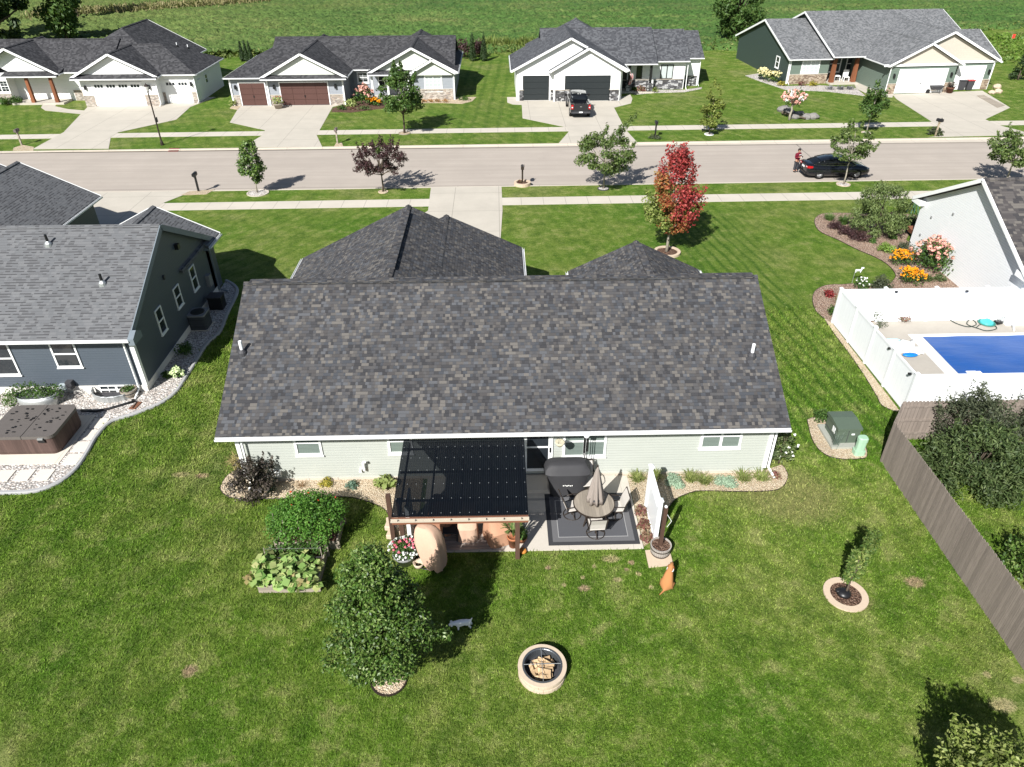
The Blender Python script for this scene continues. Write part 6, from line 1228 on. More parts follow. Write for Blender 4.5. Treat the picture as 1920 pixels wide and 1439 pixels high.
# ------------------------------------------------------------------ shrubs and bed plants near the houses
x, y = -8.75, 19.0
tree('ninebark_shrub', 'dark purple brown shrub at the left corner of the sage house', (x, y), .3, .05, [(.15, .6), (.6, 1.0), (1.1, .95), (1.5, .5)], 42, .27, 2300, .12, LNINE, M['bark'], 71, cat='shrub', limbs=14, spikes=8, spike_len=.25, shell=.6)
blades('ornamental_grass', 'straw coloured grass tuft behind the purple shrub at the house corner', 'ornamental grass', (-9.75, 20.6), .55, 1.0, 170, LSTRAW, 72)
def at(f, q): return W(*f(*q))[:2]
mound('blue_star_plant', 'blue green mound right of the purple shrub in the tan bed', 'garden plant', at(ZB, (525, 560)), .33, .3, 380, .085, LBLUE, 73)
blades('twig_plant', 'dry brown twiggy plant in the middle of the left tan bed', 'garden plant', at(ZB, (765, 545)), .28, .35, 40, leaf('dry_twigs', [(.22, .13, .07), (.30, .19, .11)]), 74, .01)
mound('spirea_plant', 'golden yellow plant in the left tan bed below the wall', 'garden plant', at(ZB, (950, 535)), .32, .26, 330, .08, LGOLD, 75)
mound('sedum_plant', 'small blue green plant between the golden plant and the hosta', 'garden plant', at(ZB, (1150, 550)), .28, .24, 280, .085, LBLUE, 76)
mound('hosta_plant', 'big pale hosta beside the pergola roof', 'garden plant', at(ZB, (1405, 545)), .42, .42, 200, .24, LHOS, 77, aspect=.5, up=.6)
lab = ['yellow green daylily tuft left of the white screen far post', 'yellow green daylily tuft just behind the white screen far post', 'leaning daylily tuft between the two grey green sedums', 'second daylily tuft just left of the right sedum', 'daylily tuft right of the right sedum', 'daylily tuft at the white house corner board']
for i, (f, q) in enumerate(((Z5, (900, 515)), (Z5, (1050, 495)), (Z6, (590, 780)), (Z6, (755, 810)), (Z6, (1230, 770)), (Z6, (1440, 770)))): blades('daylily', lab[i], 'garden plant', at(f, q), .42, .62, 120, LDAY, 80+i, .014, group='daylilies in the right tan bed')
mound('sedum_mat', 'pale grey green sedum mound right of the white screen', 'garden plant', at(Z6, (410, 815)), (.42, .48), .26, 1500, .06, LSEDUM, 90); mound('sedum_mat', 'pale grey green sedum mound below the paired bedroom windows', 'garden plant', at(Z6, (1020, 815)), (.5, .44), .24, 1500, .06, LSEDUM, 91)
mound('bronze_plant', 'bronze green plant at the right end of the tan bed', 'garden plant', at(Z6, (1625, 735)), .26, .22, 260, .075, LHEU, 92)
w = W(1458, 872); tree('rose_shrub', 'loose green shrub with white flowers at the right corner of the sage house', (w[0]+.05, w[1]+.1), .3, .03, [(.15, .35), (.6, .6), (1.1, .5), (1.4, .25)], 22, .22, 900, .1, leaf('rose_leaves', [(.05, .08, .03), (.10, .14, .05), (.17, .20, .09)]), M['bark'], 93, cat='shrub', limbs=8, spikes=5, spike_len=.2, shell=.6)
rng = np.random.default_rng(94); t = bpy.data.objects['rose_shrub']; P, d = clump_points([(w[0]+.05, w[1]+.1, .9, .6, .6, .5)], 16, rng, .1); blooms('blooms', P, .06, FW, t, rng, 7)
for i, (q, lb) in enumerate((((935, 775), 'bronze red heuchera beside the white screen, farthest of three'), ((955, 885), 'dark red heuchera beside the white screen, middle of three'), ((985, 985), 'bronze red heuchera beside the half barrel, nearest of three'))): mound('heuchera', lb, 'garden plant', at(Z5, q), .27, .26, 330, .1, LHEU, 95+i, aspect=.8, group='heucheras along the white screen')
blades('blue_oat_grass', 'thin blue grey grass before the green transformer box', 'ornamental grass', W(1564, 838)[:2], .35, 1.0, 90, leaf('blue_grass', [(.10, .14, .12), (.17, .22, .19)]), 99, .006, arch=.25)
mound('boxwood', 'small dark shrub behind the transformer pad', 'shrub', W(1538, 790)[:2], .42, .55, 500, .09, LGRN, 100)
def bush(name, label, x, y, prof, n, size, mat, seed, ncl=46, cr=.42, **k): return tree(name, label, (x, y), .2, .06, prof, ncl, cr, n, size, mat, M['bark'], seed, cat='shrub', limbs=12, **k)
bush('willow_shrub', 'big green willow like shrub leaning on the inside of the board fence', 16.75, 19.05, [(.1, 1.5), (.7, 2.0), (1.4, 1.75), (2.0, 1.1), (2.4, .4)], 13000, .17, LWIL, 101, 100, .46, aspect=.28, droop=.6, spikes=16, spike_len=.5)
bush('dull_shrub', 'tall dull grey green shrub in the inner corner of the board fence', 17.5, 20.6, [(.1, 1.2), (.9, 1.75), (1.7, 1.6), (2.3, 1.0), (2.7, .4)], 11000, .11, LWILD, 102, 80, .44, aspect=.4, spikes=18, spike_len=.45)
bush('dull_shrub', 'tall dull grey green shrub at the right edge inside the board fence', 20.2, 20.3, [(.1, 1.5), (.9, 2.0), (1.7, 1.9), (2.4, 1.2), (2.8, .4)], 11000, .11, LWILD, 103, 70, .46, aspect=.4, spikes=16, spike_len=.45)
bush('evergreen_shrub', 'dark green shrub at the right edge inside the board fence, nearest the camera', 16.0, 14.75, [(.1, .6), (.5, .95), (1.1, .8), (1.5, .3)], 1800, .12, LPEAR, 104, 30, .3, spikes=6, spike_len=.3)
# pinkish bed by the white sided house
mound('purple_barberry', 'dark purple mound, leftmost of the three in the pinkish bed', 'shrub', at(ZG, (368, 478)), .58, .5, 900, .09, LPURP, 110); mound('purple_barberry', 'dark purple mound, middle of the three in the pinkish bed', 'shrub', at(ZG, (455, 525)), .6, .52, 900, .09, LPURP, 111); mound('purple_barberry', 'largest dark purple mound, rightmost of the three in the pinkish bed', 'shrub', at(ZG, (562, 570)), .75, .62, 1300, .09, LPURP, 112)
blades('iris_clump', 'upright green clump at the far left tip of the pinkish bed', 'garden plant', at(ZG, (320, 405)), .5, .8, 150, leaf('iris_leaves', [(.06, .12, .03), (.12, .19, .05)]), 113, .02); blades('iris_clump', 'upright dark green clump left of the weeping tree', 'garden plant', at(ZG, (435, 440)), .55, 1.0, 190, LGRN, 114, .02)
mound('green_perennial', 'small green plant in the pinkish bed below the largest purple mound', 'garden plant', at(ZG, (678, 590)), .33, .3, 260, .1, LGRN, 115); mound('green_perennial', 'small green plant in the open pinkish gravel near the house wall', 'garden plant', at(ZG, (845, 560)), .3, .25, 220, .1, LGRN, 116)
mound('lime_perennial', 'bright green leafy mound left of the orange flowers', 'garden plant', at(ZG, (785, 665)), .6, .5, 700, .12, leaf('lime_leaves', [(.09, .17, .02), (.15, .25, .04), (.24, .33, .08)]), 117); mound('grey_perennial', 'loose grey green plant between the lime mound and the hydrangea', 'garden plant', at(ZG, (945, 660)), .6, .55, 500, .1, LWILD, 118)
mound('dark_shrub', 'dark green shrub behind the weeping tree beside the house', 'shrub', at(ZG, (900, 460)), .7, .8, 800, .12, LGRN, 119); mound('dark_shrub', 'light green shrub against the far corner of the white sided house', 'shrub', at(ZG, (1000, 450)), .6, .8, 700, .12, LWIL, 120)
mound('orange_coneflowers', 'orange flowering mound behind, above the brighter orange one', 'flowers', at(ZG, (905, 775)), .7, .95, 700, .1, LGRN, 121, flowers=1, fmat=FO, fn=120, fs=.075); mound('orange_coneflowers', 'bright orange flowering mound nearest the pool fence', 'flowers', at(ZG, (975, 930)), .78, 1.05, 700, .1, LGRN, 122, flowers=1, fmat=FO, fn=240, fs=.075)
w = at(ZG, (1185, 830)); mound('pink_hydrangea', 'large pink hydrangea against the white sided house', 'shrub', (w[0]-.15, w[1]+.2), 1.35, 2.0, 2000, .14, LGRN, 123, flowers=1, fmat=FPK, fn=120, fs=.16, lumps=12)
mound('green_perennial', 'yellowish plant right of the bright orange mound', 'garden plant', at(ZG, (1110, 905)), .45, .4, 350, .1, LWIL, 124); mound('green_perennial', 'small plant in the bed corner by the house and pool fence', 'garden plant', at(ZG, (1225, 905)), .42, .35, 250, .1, LWIL, 125)
mound('white_flower_plant', 'green plant with a few white flowers behind the pool fence corner', 'garden plant', at(ZG, (590, 960)), .55, .55, 550, .1, LGRN, 126, flowers=1, fmat=FW, fn=20, fs=.06); mound('weeping_conifer', 'grey green weeping conifer behind the back pool fence', 'shrub', at(ZG, (745, 990)), .6, .9, 1300, .09, LWILD, 127, droop=3)
mound('red_maple_shrub', 'small crimson leaved shrub in the pinkish bed tip', 'shrub', at(ZG, (325, 1035)), .36, .4, 260, .13, LJRED, 128); blades('ornamental_grass', 'straw coloured grass beside the pool fence corner', 'ornamental grass', at(ZG, (400, 1100)), .35, .9, 120, LSTRAW, 129, .012); mound('green_perennial', 'green shrub outside the corner post of the pool fence', 'garden plant', at(ZG, (360, 1185)), .4, .6, 450, .1, LGRN, 130)
mound('grey_perennial', 'wispy grey plant inside the pool fence corner', 'garden plant', at(ZG, (690, 1240)), .3, .7, 130, .08, LWILD, 131); mound('grey_perennial', 'wispy grey plant on the pool deck by the side fence', 'garden plant', at(ZG, (740, 1290)), .35, .5, 130, .08, LWILD, 132); mound('pink_plant', 'small plant with pink edge at the foot of the back pool fence', 'garden plant', at(ZG, (925, 1235)), .36, .36, 300, .09, LHEU, 133)
t = thing('horse_ornament', 'small white animal silhouette ornament on a stake at the bed edge', 'garden ornament', at(ZG, (508, 925))); w = at(ZG, (508, 925)); MB().tube([(w[0], w[1], 0), (w[0], w[1], .75)], .012, 5).build('stake', M['steel'], t); MB().box(w[0], w[0]+.34, w[1]-.02, w[1]+.02, .76, .85).box(w[0]+.29, w[0]+.36, w[1]-.02, w[1]+.02, .851, .97).box(w[0]+.361, w[0]+.43, w[1]-.02, w[1]+.02, .90, .97).box(w[0]+.02, w[0]+.05, w[1]-.02, w[1]+.02, .67, .759).box(w[0]+.28, w[0]+.31, w[1]-.02, w[1]+.02, .67, .759).build('silhouette', M['vinyl'], t)
w = at(ZG, (1000, 362)); t = thing('obelisk', 'green wire garden obelisk beyond the far corner of the white sided house', 'garden ornament', w); m = MB()
for k in range(4): a = .78+1.57*k; m.tube([(w[0]+.4*math.cos(a), w[1]+.4*math.sin(a), 0), (w[0], w[1], 1.3)], .025, 5)
m.build('frame', plain('verdigris', (.06, .16, .13), .6), t)
w = W(1710, 445); t = thing('rusty_barrow', 'rusty old wheelbarrow ornament at the foot of the white sided house wall', 'wheelbarrow', w); m = MB().loft([[(w[0]-.25, w[1]-.6, .3), (w[0]+.25, w[1]-.6, .3), (w[0]+.25, w[1]+.3, .3), (w[0]-.25, w[1]+.3, .3)], [(w[0]-.35, w[1]-.75, .6), (w[0]+.35, w[1]-.75, .6), (w[0]+.35, w[1]+.4, .6), (w[0]-.35, w[1]+.4, .6)]]); m.build('tray', plain('rust', (.22, .09, .05), .8), t); MB().lathe([(.2, -.03), (.2, .03)], (w[0], w[1]+.6, .2), 14).build('wheel', M['black'], t)
# plants at the slate blue house
w = W(347, 665); mound('dark_shrub', 'dark shrub in the shade along the slate blue gable', 'shrub', w[:2], .5, .6, 500, .1, LGRN, 134); w = W(334, 706); mound('white_hydrangea', 'lime white hydrangea in the sun at the gravel tip', 'shrub', w[:2], .32, .45, 200, .12, LGRN, 135, flowers=1, fmat=plain('lime_white_petals', (.55, .65, .35), .7), fn=18, fs=.12); w = W(312, 708); mound('hosta_plant', 'small green plant left of the lime white hydrangea', 'garden plant', w[:2], .28, .3, 160, .12, LGRN, 136)
# far house plantings
def fm_(name, label, f, q, r, h, n, size, mat, seed, **k): return mound(name, label, 'garden plant', at(f, q), r, h, n, size, mat, seed, **k)
fm_('boxwood', 'clipped dark shrub leftmost before the white house porch', Z1, (30, 745), .9, .8, 300, .2, LGRN, 140); fm_('boxwood', 'clipped dark shrub right of the leftmost before the white house porch', Z1, (115, 742), .9, .8, 300, .2, LGRN, 141); fm_('boxwood', 'dark shrub between porch and garage of the white house', Z1, (570, 700), .8, .75, 260, .2, LGRN, 142)
fm_('hydrangea', 'pink flowering hydrangea before the grey house', Z2, (1000, 745), 1.2, 1.9, 450, .22, LGRN, 143, flowers=1, fmat=FPK, fn=50, fs=.2); fm_('hosta_plant', 'pale yellow green plant left of the pink hydrangea at the grey house', Z2, (905, 755), .85, .8, 260, .25, LHOS, 144); fm_('orange_coneflowers', 'orange flowers before the porch of the grey house', Z2, (1065, 750), .9, .8, 250, .2, LGRN, 145, flowers=1, fmat=FO, fn=50, fs=.14)
fm_('dark_shrub', 'small dark shrub at the garage corner of the grey house', Z2, (835, 780), .6, .5, 160, .18, LGRN, 146); fm_('heuchera', 'dark red plant at the edge of the grey house bed', Z2, (905, 782), .4, .35, 100, .15, LHEU, 147); fm_('sedum_plant', 'low green plants at the far end of the grey house bed', Z2, (1000, 778), .9, .35, 200, .16, LWIL, 148)
for i, px_ in enumerate((1420, 1468, 1515, 1568)): fm_('orange_mums', ['first orange mound from the left under the grey house window', 'second orange mound from the left under the grey house window', 'third orange mound from the left under the grey house window', 'rightmost orange mound under the grey house window'][i], Z2, (px_, 728), .42, .4, 90, .14, leaf('bronze_mum_leaves%d' % i, [(.30, .14, .06), (.45, .22, .10), (.25, .20, .08)]), 150+i, group='orange mounds under the grey house window')
struct('mulch_bed', MB().prism([at(Z2, q) for q in ((770, 770), (860, 740), (1100, 690), (1200, 690), (1130, 770), (900, 800), (760, 795))], -.05, .03), M['mulch']); struct('gravel_bed', MB().prism([at(Z2, q) for q in ((1400, 710), (1640, 708), (1640, 690), (1790, 690), (1760, 720), (1690, 738), (1560, 732), (1400, 732))], -.05, .03), M['tangravel'])
struct('gravel_bed', MB().prism([at(Z2, q) for q in ((40, 770), (80, 725), (110, 715), (118, 752), (95, 780))], -.05, .03), M['tangravel']); fm_('hosta_plant', 'yellow green plant at the left corner of the grey house garage', Z2, (65, 755), .55, .7, 140, .22, LHOS, 155); fm_('dark_shrub', 'dark low plants at the right side corner of the grey house', Z2, (1705, 712), .8, .4, 160, .18, LGRN, 156)
t = flowerpot('barrel planter of green and red plants between the two brown garage doors', *at(Z2, (388, 770)), .5, .5, M['wood'], 157, LHOS, .6, .8, 160, .22, name='garage_planter', fn=12, flowers=[('red_blooms', FP, lambda n: np.arange(n))])
for i, (q, r_, lb) in enumerate((((1685, 415), 1.6, 'dark purple shrub at the field edge left of the arborvitae pair'), ((1800, 410), 1.3, 'second dark purple shrub between the arborvitae pair'))): w = at(Z2, q); mound('purple_shrub', lb, 'shrub', w, r_, 2.4, 600, .3, LPURP, 158+i)
rng = np.random.default_rng(160)
for i in range(26):
    w = W(905+i*3.8+rng.uniform(-1, 1), 92+rng.uniform(-1, 2)); 
    if i == 0: corn = blades('corn_plant', 'tall pale corn stalk in the garden row behind the white farmhouse', 'corn plant', w[:2], .8, 2.6, 26, LYEL, 161, .07, group='corn row behind the white farmhouse', arch=.35)
    else: o = dup(corn, w, rng.uniform(0, 6), None, None, rng.uniform(.8, 1.15))
fm_('dark_shrub', 'red leaved shrub before the white farmhouse porch', Z3, (1140, 655), .75, .6, 200, .2, LHEU, 162); fm_('lime_perennial', 'lime green shrub at the porch end of the white farmhouse', Z3, (1218, 655), .75, .6, 220, .2, LYEL, 163); fm_('dark_shrub', 'dark shrub in the shade beside the porch of the white farmhouse', Z3, (1090, 650), .7, .5, 180, .2, LGRN, 164)
struct('stone_bed', MB().prism([at(Z3, q) for q in ((1090, 670), (1250, 640), (1440, 640), (1575, 620), (1570, 632), (1450, 655), (1250, 660), (1100, 672))], -.05, .03), M['whitegravel'])
for i, (q, r_) in enumerate((((172, 535), .75), ((235, 552), 1.0))): fm_('white_hydrangea', ['cream hydrangea at the far end of the green house gable', 'larger cream hydrangea at the near end of the green house gable'][i], Z4, q, r_, 1.3, 220, .2, LGRN, 165+i, flowers=1, fmat=plain('cream_petals%d' % i, (.62, .56, .30), .7), fn=45, fs=.22)
struct('stone_bed', MB().prism([at(Z4, q) for q in ((60, 505), (150, 490), (330, 575), (560, 570), (800, 590), (860, 640), (600, 610), (330, 600), (150, 540))], -.05, .03), M['whitegravel'])
for i, (q, c_, lb) in enumerate((((300, 575), 'orange', 'low orange flowers at the downspout of the green house'), ((435, 572), 'red', 'red plant under the white window of the green house'), ((508, 575), 'gold', 'golden plant left of the cedar porch post'))): fm_('porch_plant', lb, Z4, q, .6, .55, 130, .2, (LGOLD, LHEU, LGOLD)[i], 168+i)
for i, px_ in enumerate((620, 695, 755)): blades('lavender', ['leftmost grey purple lavender clump before the green house porch', 'middle grey purple lavender clump before the green house porch', 'rightmost grey purple lavender clump before the green house porch'][i], 'garden plant', at(Z4, (px_, 598)), .7, .8, 70, leaf('lavender_leaves%d' % i, [(.20, .20, .22), (.26, .25, .28)]), 172+i, .03, group='lavender before the green house porch')
w = at(Z4, (355, 800)); t = tree('panicle_tree', 'small tree with pink and white flower heads on the green house lawn', w, 1.2, .12, [(1.3, .6), (1.8, 1.1), (2.4, .9), (2.8, .3)], 16, .4, 260, .22, LGRN, M['palebark'], 176, limbs=8); P, d = clump_points([(w[0], w[1], 2.1, 1.1, 1.1, .6)], 60, rng, .15); blooms('blooms', P, .2, FPK, t, rng); P, d = clump_points([(w[0], w[1], 2.1, 1.1, 1.1, .6)], 25, rng, .15); blooms('white_blooms', P, .2, FW, t, rng)
t = thing('boulder_pile', 'pile of grey boulders and driftwood round the pink flowering small tree', 'rocks', at(Z4, (400, 790))); rr = random.Random(5); GROCK = plain('grey_rock', (.20, .19, .18), .9, .1, var=.35)
for q, s in (((320, 745), .7), ((355, 760), .5), ((420, 770), .5), ((470, 790), .55), ((510, 790), .6), ((390, 790), .45)): p_ = at(Z4, q); MB().ell((p_[0], p_[1], s*.3), (s, s*.8, s*.55), 9, 6, .12, rr).build('boulder', GROCK, t)
a, b_ = at(Z4, (300, 770)), at(Z4, (460, 800)); MB().tube([(*a, .3), (*b_, .15)], [.14, .08], 7).build('driftwood', M['bark'], t)
mound('grey_perennial', 'grey green plant round the black mailbox post by the right driveway', 'garden plant', at(Z4, (1320, 900)), .8, .7, 300, .2, LWILD, 177)
w = at(Z4, (1828, 275)); t = thing('red_flag_stake', 'small red marker flag in the rough grass behind the green house', 'marker flag', w); MB().tube([(*w, 0), (*w, .9)], .03, 5).build('stake', M['wood'], t); MB().box(w[0], w[0]+.45, w[1]-.02, w[1]+.02, .4, .95).build('cloth', plain('red_cloth', (.6, .05, .03), .7), t)
struct('sand_mat', MB().prism([at(Z4, q) for q in ((1602, 640), (1650, 636), (1790, 705), (1740, 720))], -.02, .05), M['wood'])
t = thing('boulder_pile', 'tan boulders and dark plant at the right corner of the green house garage', 'rocks', at(Z4, (1720, 610))); m = MB()
for q, s in (((1735, 590), .45), ((1745, 620), .4), ((1700, 625), .35)): p_ = at(Z4, q); MB().ell((p_[0], p_[1], s*.4), (s, s, s*.7), 9, 6, .12, rr).build('boulder', M['paver'], t)
for i, (q, lid) in enumerate((((1488, 600), M['dkgrey']), ((1540, 600), plain('red_lid', (.35, .03, .03), .5)))):
    w = at(Z4, q); t = thing('wheelie_bin', ['grey wheeled bin with a dark lid before the green house single garage door', 'grey wheeled bin with a red lid before the green house single garage door'][i], 'bin', w, group='wheeled bins at the green house'); m = MB().loft([[(w[0]-s, w[1]-s, z), (w[0]+s, w[1]-s, z), (w[0]+s, w[1]+s*.9, z), (w[0]-s, w[1]+s*.9, z)] for s, z in ((.28, .05), (.36, 1.0))]); m.build('body', M['dkgrey'], t); MB().box(w[0]-.39, w[0]+.39, w[1]-.42, w[1]+.4, 1.002, 1.07).build('lid', lid, t); MB().tube([(w[0]-.3, w[1]+.3, .12), (w[0]+.3, w[1]+.3, .12)], .12, 10).build('wheel', M['black'], t)
w = at(Z4, (1320, 622)); t = thing('wheelbarrow', 'dark wheelbarrow parked before the green house double garage door', 'wheelbarrow', w); x, y = w; MB().loft([[(x-a, y-b_, z), (x+a, y-b_, z), (x+a, y+b_, z), (x-a, y+b_, z)] for a, b_, z in ((.4, .25, .4), (.7, .4, .8))]).build('tray', M['dkgrey'], t); MB().tube([(x-.75, y-.03, .22), (x-.75, y+.03, .22)], .22, 12).build('wheel', M['black'], t); MB().tube([(x-.7, y-.2, .25), (x+1.0, y-.3, .75)], .03, 6).tube([(x-.7, y+.2, .25), (x+1.0, y+.3, .75)], .03, 6).build('handle', M['wood'], t)
for s in (-.25, .25): MB().tube([(x+.35, y+s, .5), (x+.4, y+s, 0)], .03, 6).build('leg', M['dkgrey'], t)
flowerpot('brown pot with a dry plant between the garage doors of the green house', *at(Z4, (1418, 620)), .4, .6, plain('brown_pot', (.12, .05, .03), .6), 178, LNINE, .5, .6, 120, .2)
ch = thing('porch_chair', 'white rocking chair on the porch of the green house', 'chair', (*at(Z4, (722, 548)), .16)); x, y = at(Z4, (722, 548)); MB().box(x-.3, x+.3, y-.3, y+.25, .56, .62).build('seat', M['white'], ch); m = MB()
for k in range(5): m.box(x-.28+.13*k, x-.2+.13*k, y+.24, y+.29, .63, 1.3)
m.build('backrest', M['white'], ch)
for sx in (-.27, .27):
    for sy in (-.27, .24): MB().box(x+sx-.03, x+sx+.03, y+sy-.03, y+sy+.03, .16, .56).build('leg', M['white'], ch)
tb = thing('porch_table', 'small white side table beside the rocking chair on the green house porch', 'table', (*at(Z4, (660, 548)), .16)); x, y = at(Z4, (660, 548)); MB().box(x-.35, x+.35, y-.3, y+.3, .66, .72).build('tabletop', M['white'], tb)
for sx in (-.3, .3):
    for sy in (-.25, .25): MB().box(x+sx-.03, x+sx+.03, y+sy-.03, y+sy+.03, .16, .66).build('leg', M['white'], tb)

# ------------------------------------------------------------------ mailboxes, lamp, drain
def mailbox(label, px, py, h=1.2, body=M['black'], postm=None, rz=0, fancy=0):
    w = W(px, py); t = thing('mailbox', label, 'mailbox', w, group='mailboxes along the street'); x, y = w[:2]; pm = postm or body
    MB().box(x-.06, x+.06, y-.06, y+.06, -.02, h-.12).build('post', pm, t); c, s = math.cos(rz), math.sin(rz); L = []
    for q in (-.27, .27): L.append([(x+c*u-s*q, y+s*u+c*q, h+v) for u, v in [(-.11, -.11), (.11, -.11), (.11, .04), (.08, .11), (0, .14), (-.08, .11), (-.11, .04)]])
    b = MB().loft(L).build('box', body, t); MB().obox((x-s*.29, y+c*.29, h), (.2, .02, .2), rz).build('door', body, b); MB().box(x+.13, x+.15, y-.02, y+.1, h, h+.18).build('flag', body, b)
    MB().beam((x, y-.2, h-.16), (x, y+.2, h-.16), .1, .05).build('arm', pm, t); 
    return t, x, y
mailbox('black mailbox on a black post by the slate blue house driveway', 372, 358.5, 1.25)
t, x, y = mailbox('dark mailbox in a round stone planter by the main driveway', 979, 346.5, 1.3, M['bronze'])
ring('round tan stone planter with bark mulch round the mailbox by the main driveway', x, y, .62, .45, M['mulch'], M['paver'], .22, 'stone_planter', 20); mound('heuchera', 'dark red plant in the round stone mailbox planter', 'garden plant', (x-.2, y-.05), .22, .22, 120, .1, LHEU, 180, z0=.18)
mailbox('brown grey mailbox on a wooden post at the far left driveway', 40.5, 272, 1.25, plain('brown_grey', (.12, .10, .09)), M['wood'])
mailbox('grey mailbox on a pale wooden post beside the brown garage driveway', 632.5, 269.5, 1.2, plain('taupe', (.15, .12, .11)), M['wood'])
mailbox('ornate black mailbox on a thick black post before the white farmhouse', 1227.5, 258, 1.3, M['black'], None, 0, 1); mound('grey_perennial', 'low grey green plant round the ornate black mailbox', 'garden plant', at(Z3, (1240, 985)), .65, .3, 180, .15, LWILD, 181)
mailbox('black mailbox on a tan post beside the right driveway apron', 1753, 255, 1.35, M['black'], plain('tan_post', (.34, .28, .2)), .6, 1)
for nm, q in (('mailbox_pad', ((95, 1050), (160, 1030), (240, 1045), (235, 1070), (90, 1070))), ): struct(nm, MB().prism([at(Z1, k) for k in q], -.05, .02), M['tangravel'])
struct('mailbox_pad', MB().prism([at(Z2, k) for k in ((780, 1040), (795, 1015), (835, 1015), (845, 1040))], -.05, .02), M['tangravel']); ZL = lambda x, y: (x/4, 290+y/4)
struct('mailbox_pad', MB().prism([at(ZL, k) for k in ((1350, 305), (1420, 275), (1610, 262), (1545, 298))], -.05, .02), M['tangravel'])
w = W(304, 272); t = thing('street_lamp', 'dark street lamp with a lantern head before the white house', 'street lamp', w); x, y = w[:2]; MB().tube([(x, y, 0), (x, y, .5), (x, y, 4.3)], [.09, .065, .05], 10).build('post', M['bronze'], t); MB().lathe([(.15, 0), (.13, .25), (.08, .4)], w, 12).build('base', M['bronze'], t)
hd = MB().lathe([(.05, 4.3), (.12, 4.36), (.1, 4.4)], (x, y, 0), 12).build('lantern_base', M['bronze'], t); MB().lathe([(.1, 4.401), (.2, 4.75), (.19, 4.8), (.1, 4.85)], (x, y, 0), 8).build('lantern_glass', plain('frosted_glass', (.55, .55, .52), .3), t); MB().lathe([(.22, 4.801), (.12, 4.93), (.03, 4.98), (.03, 5.05)], (x, y, 0), 8).build('lantern_cap', M['bronze'], t); MB().box(x+.06, x+.08, y-.2, y+.25, 1.9, 2.3).build('banner_sign', M['dkgrey'], t)
w = W(325, 282.5, -.08); t = thing('storm_drain', 'rust red storm drain inlet in the far kerb beside the street lamp', 'storm drain', w); MB().box(w[0]-.42, w[0]+.42, w[1]-.2, w[1]+.2, -.083, -.06).build('grate', plain('rust_red', (.22, .05, .04), .7), t); MB().box(w[0]-.42, w[0]+.42, w[1]+.21, w[1]+.3, -.083, .06).build('hood', plain('rust_red_hood', (.16, .04, .035), .7), t)
m = MB()
for k in range(8): m.box(w[0]-.36+.09*k, w[0]-.31+.09*k, w[1]-.16, w[1]+.16, -.0595, -.057)
m.build('slot', M['black'], t)

# ------------------------------------------------------------------ vehicles
nb = NB('black_car_paint'); nb.fin((.006, .007, .010), .18, .5); nb.b.inputs['Coat Weight'].default_value = .6; nb.b.inputs['Coat Roughness'].default_value = .05; PAINT = nb.m
TYRE = plain('tyre_rubber', (.014, .014, .014), .85, .1); RIM = plain('alloy_rim', (.42, .42, .43), .3, .5, .8); CARGL = glass('car_glass', (.006, .007, .008), .04); RED = plain('tail_light_red', (.35, .006, .008), .2, .5); CHROME = plain('chrome', (.5, .5, .5), .15, .5, 1.0)
def wheel(t, x, y, r, w, side, ax=0):
    # wheel with its axle along y (ax 0) or along x (ax 1)
    o = MB(); prof = [(r*.66, -w/2), (r*.95, -w/2), (r, -w*.3), (r, w*.3), (r*.95, w/2), (r*.66, w/2)]
    def T(p): return (x+p[0], y+p[2], r+p[1]) if ax == 0 else (x+p[2], y+p[0], r+p[1])
    def build(m, nm, mt, par): m.v = [T(p) for p in m.v]; return m.build(nm, mt, par, True)
    wh = build(MB().lathe(prof, (0, 0, 0), 22, True), 'wheel', TYRE, t)
    k = side; m = MB().lathe([(r*.66, k*w*.40), (r*.60, k*w*.30), (.02, k*w*.34)], (0, 0, 0), 22); rm = build(m, 'rim', M['dkgrey'], wh); m = MB()
    for i in range(7): a = i*2*math.pi/7; m.beam((r*.12*math.cos(a), r*.12*math.sin(a), k*w*.42), (r*.62*math.cos(a), r*.62*math.sin(a), k*w*.40), .055, .03)
    m.lathe([(r*.64, k*w*.36), (r*.68, k*w*.46), (r*.6, k*w*.46)], (0, 0, 0), 22); m.lathe([(r*.14, k*w*.38), (r*.13, k*w*.47), (.01, k*w*.48)], (0, 0, 0), 10); build(m, 'spokes', RIM, wh); return wh
def section(x, hw, zb, zt, tw=.86, n=5):
    # rounded body cross-section at station x: half width hw, bottom zb, top zt (drawn across y)
    return [(x, -hw*.90, zb), (x, -hw*.985, zb+(zt-zb)*.22), (x, -hw, zb+(zt-zb)*.5), (x, -hw*.97, zb+(zt-zb)*.8), (x, -hw*tw, zt), (x, -hw*tw*.5, zt+.02), (x, hw*tw*.5, zt+.02), (x, hw*tw, zt), (x, hw*.97, zb+(zt-zb)*.8), (x, hw, zb+(zt-zb)*.5), (x, hw*.985, zb+(zt-zb)*.22), (x, hw*.90, zb)]
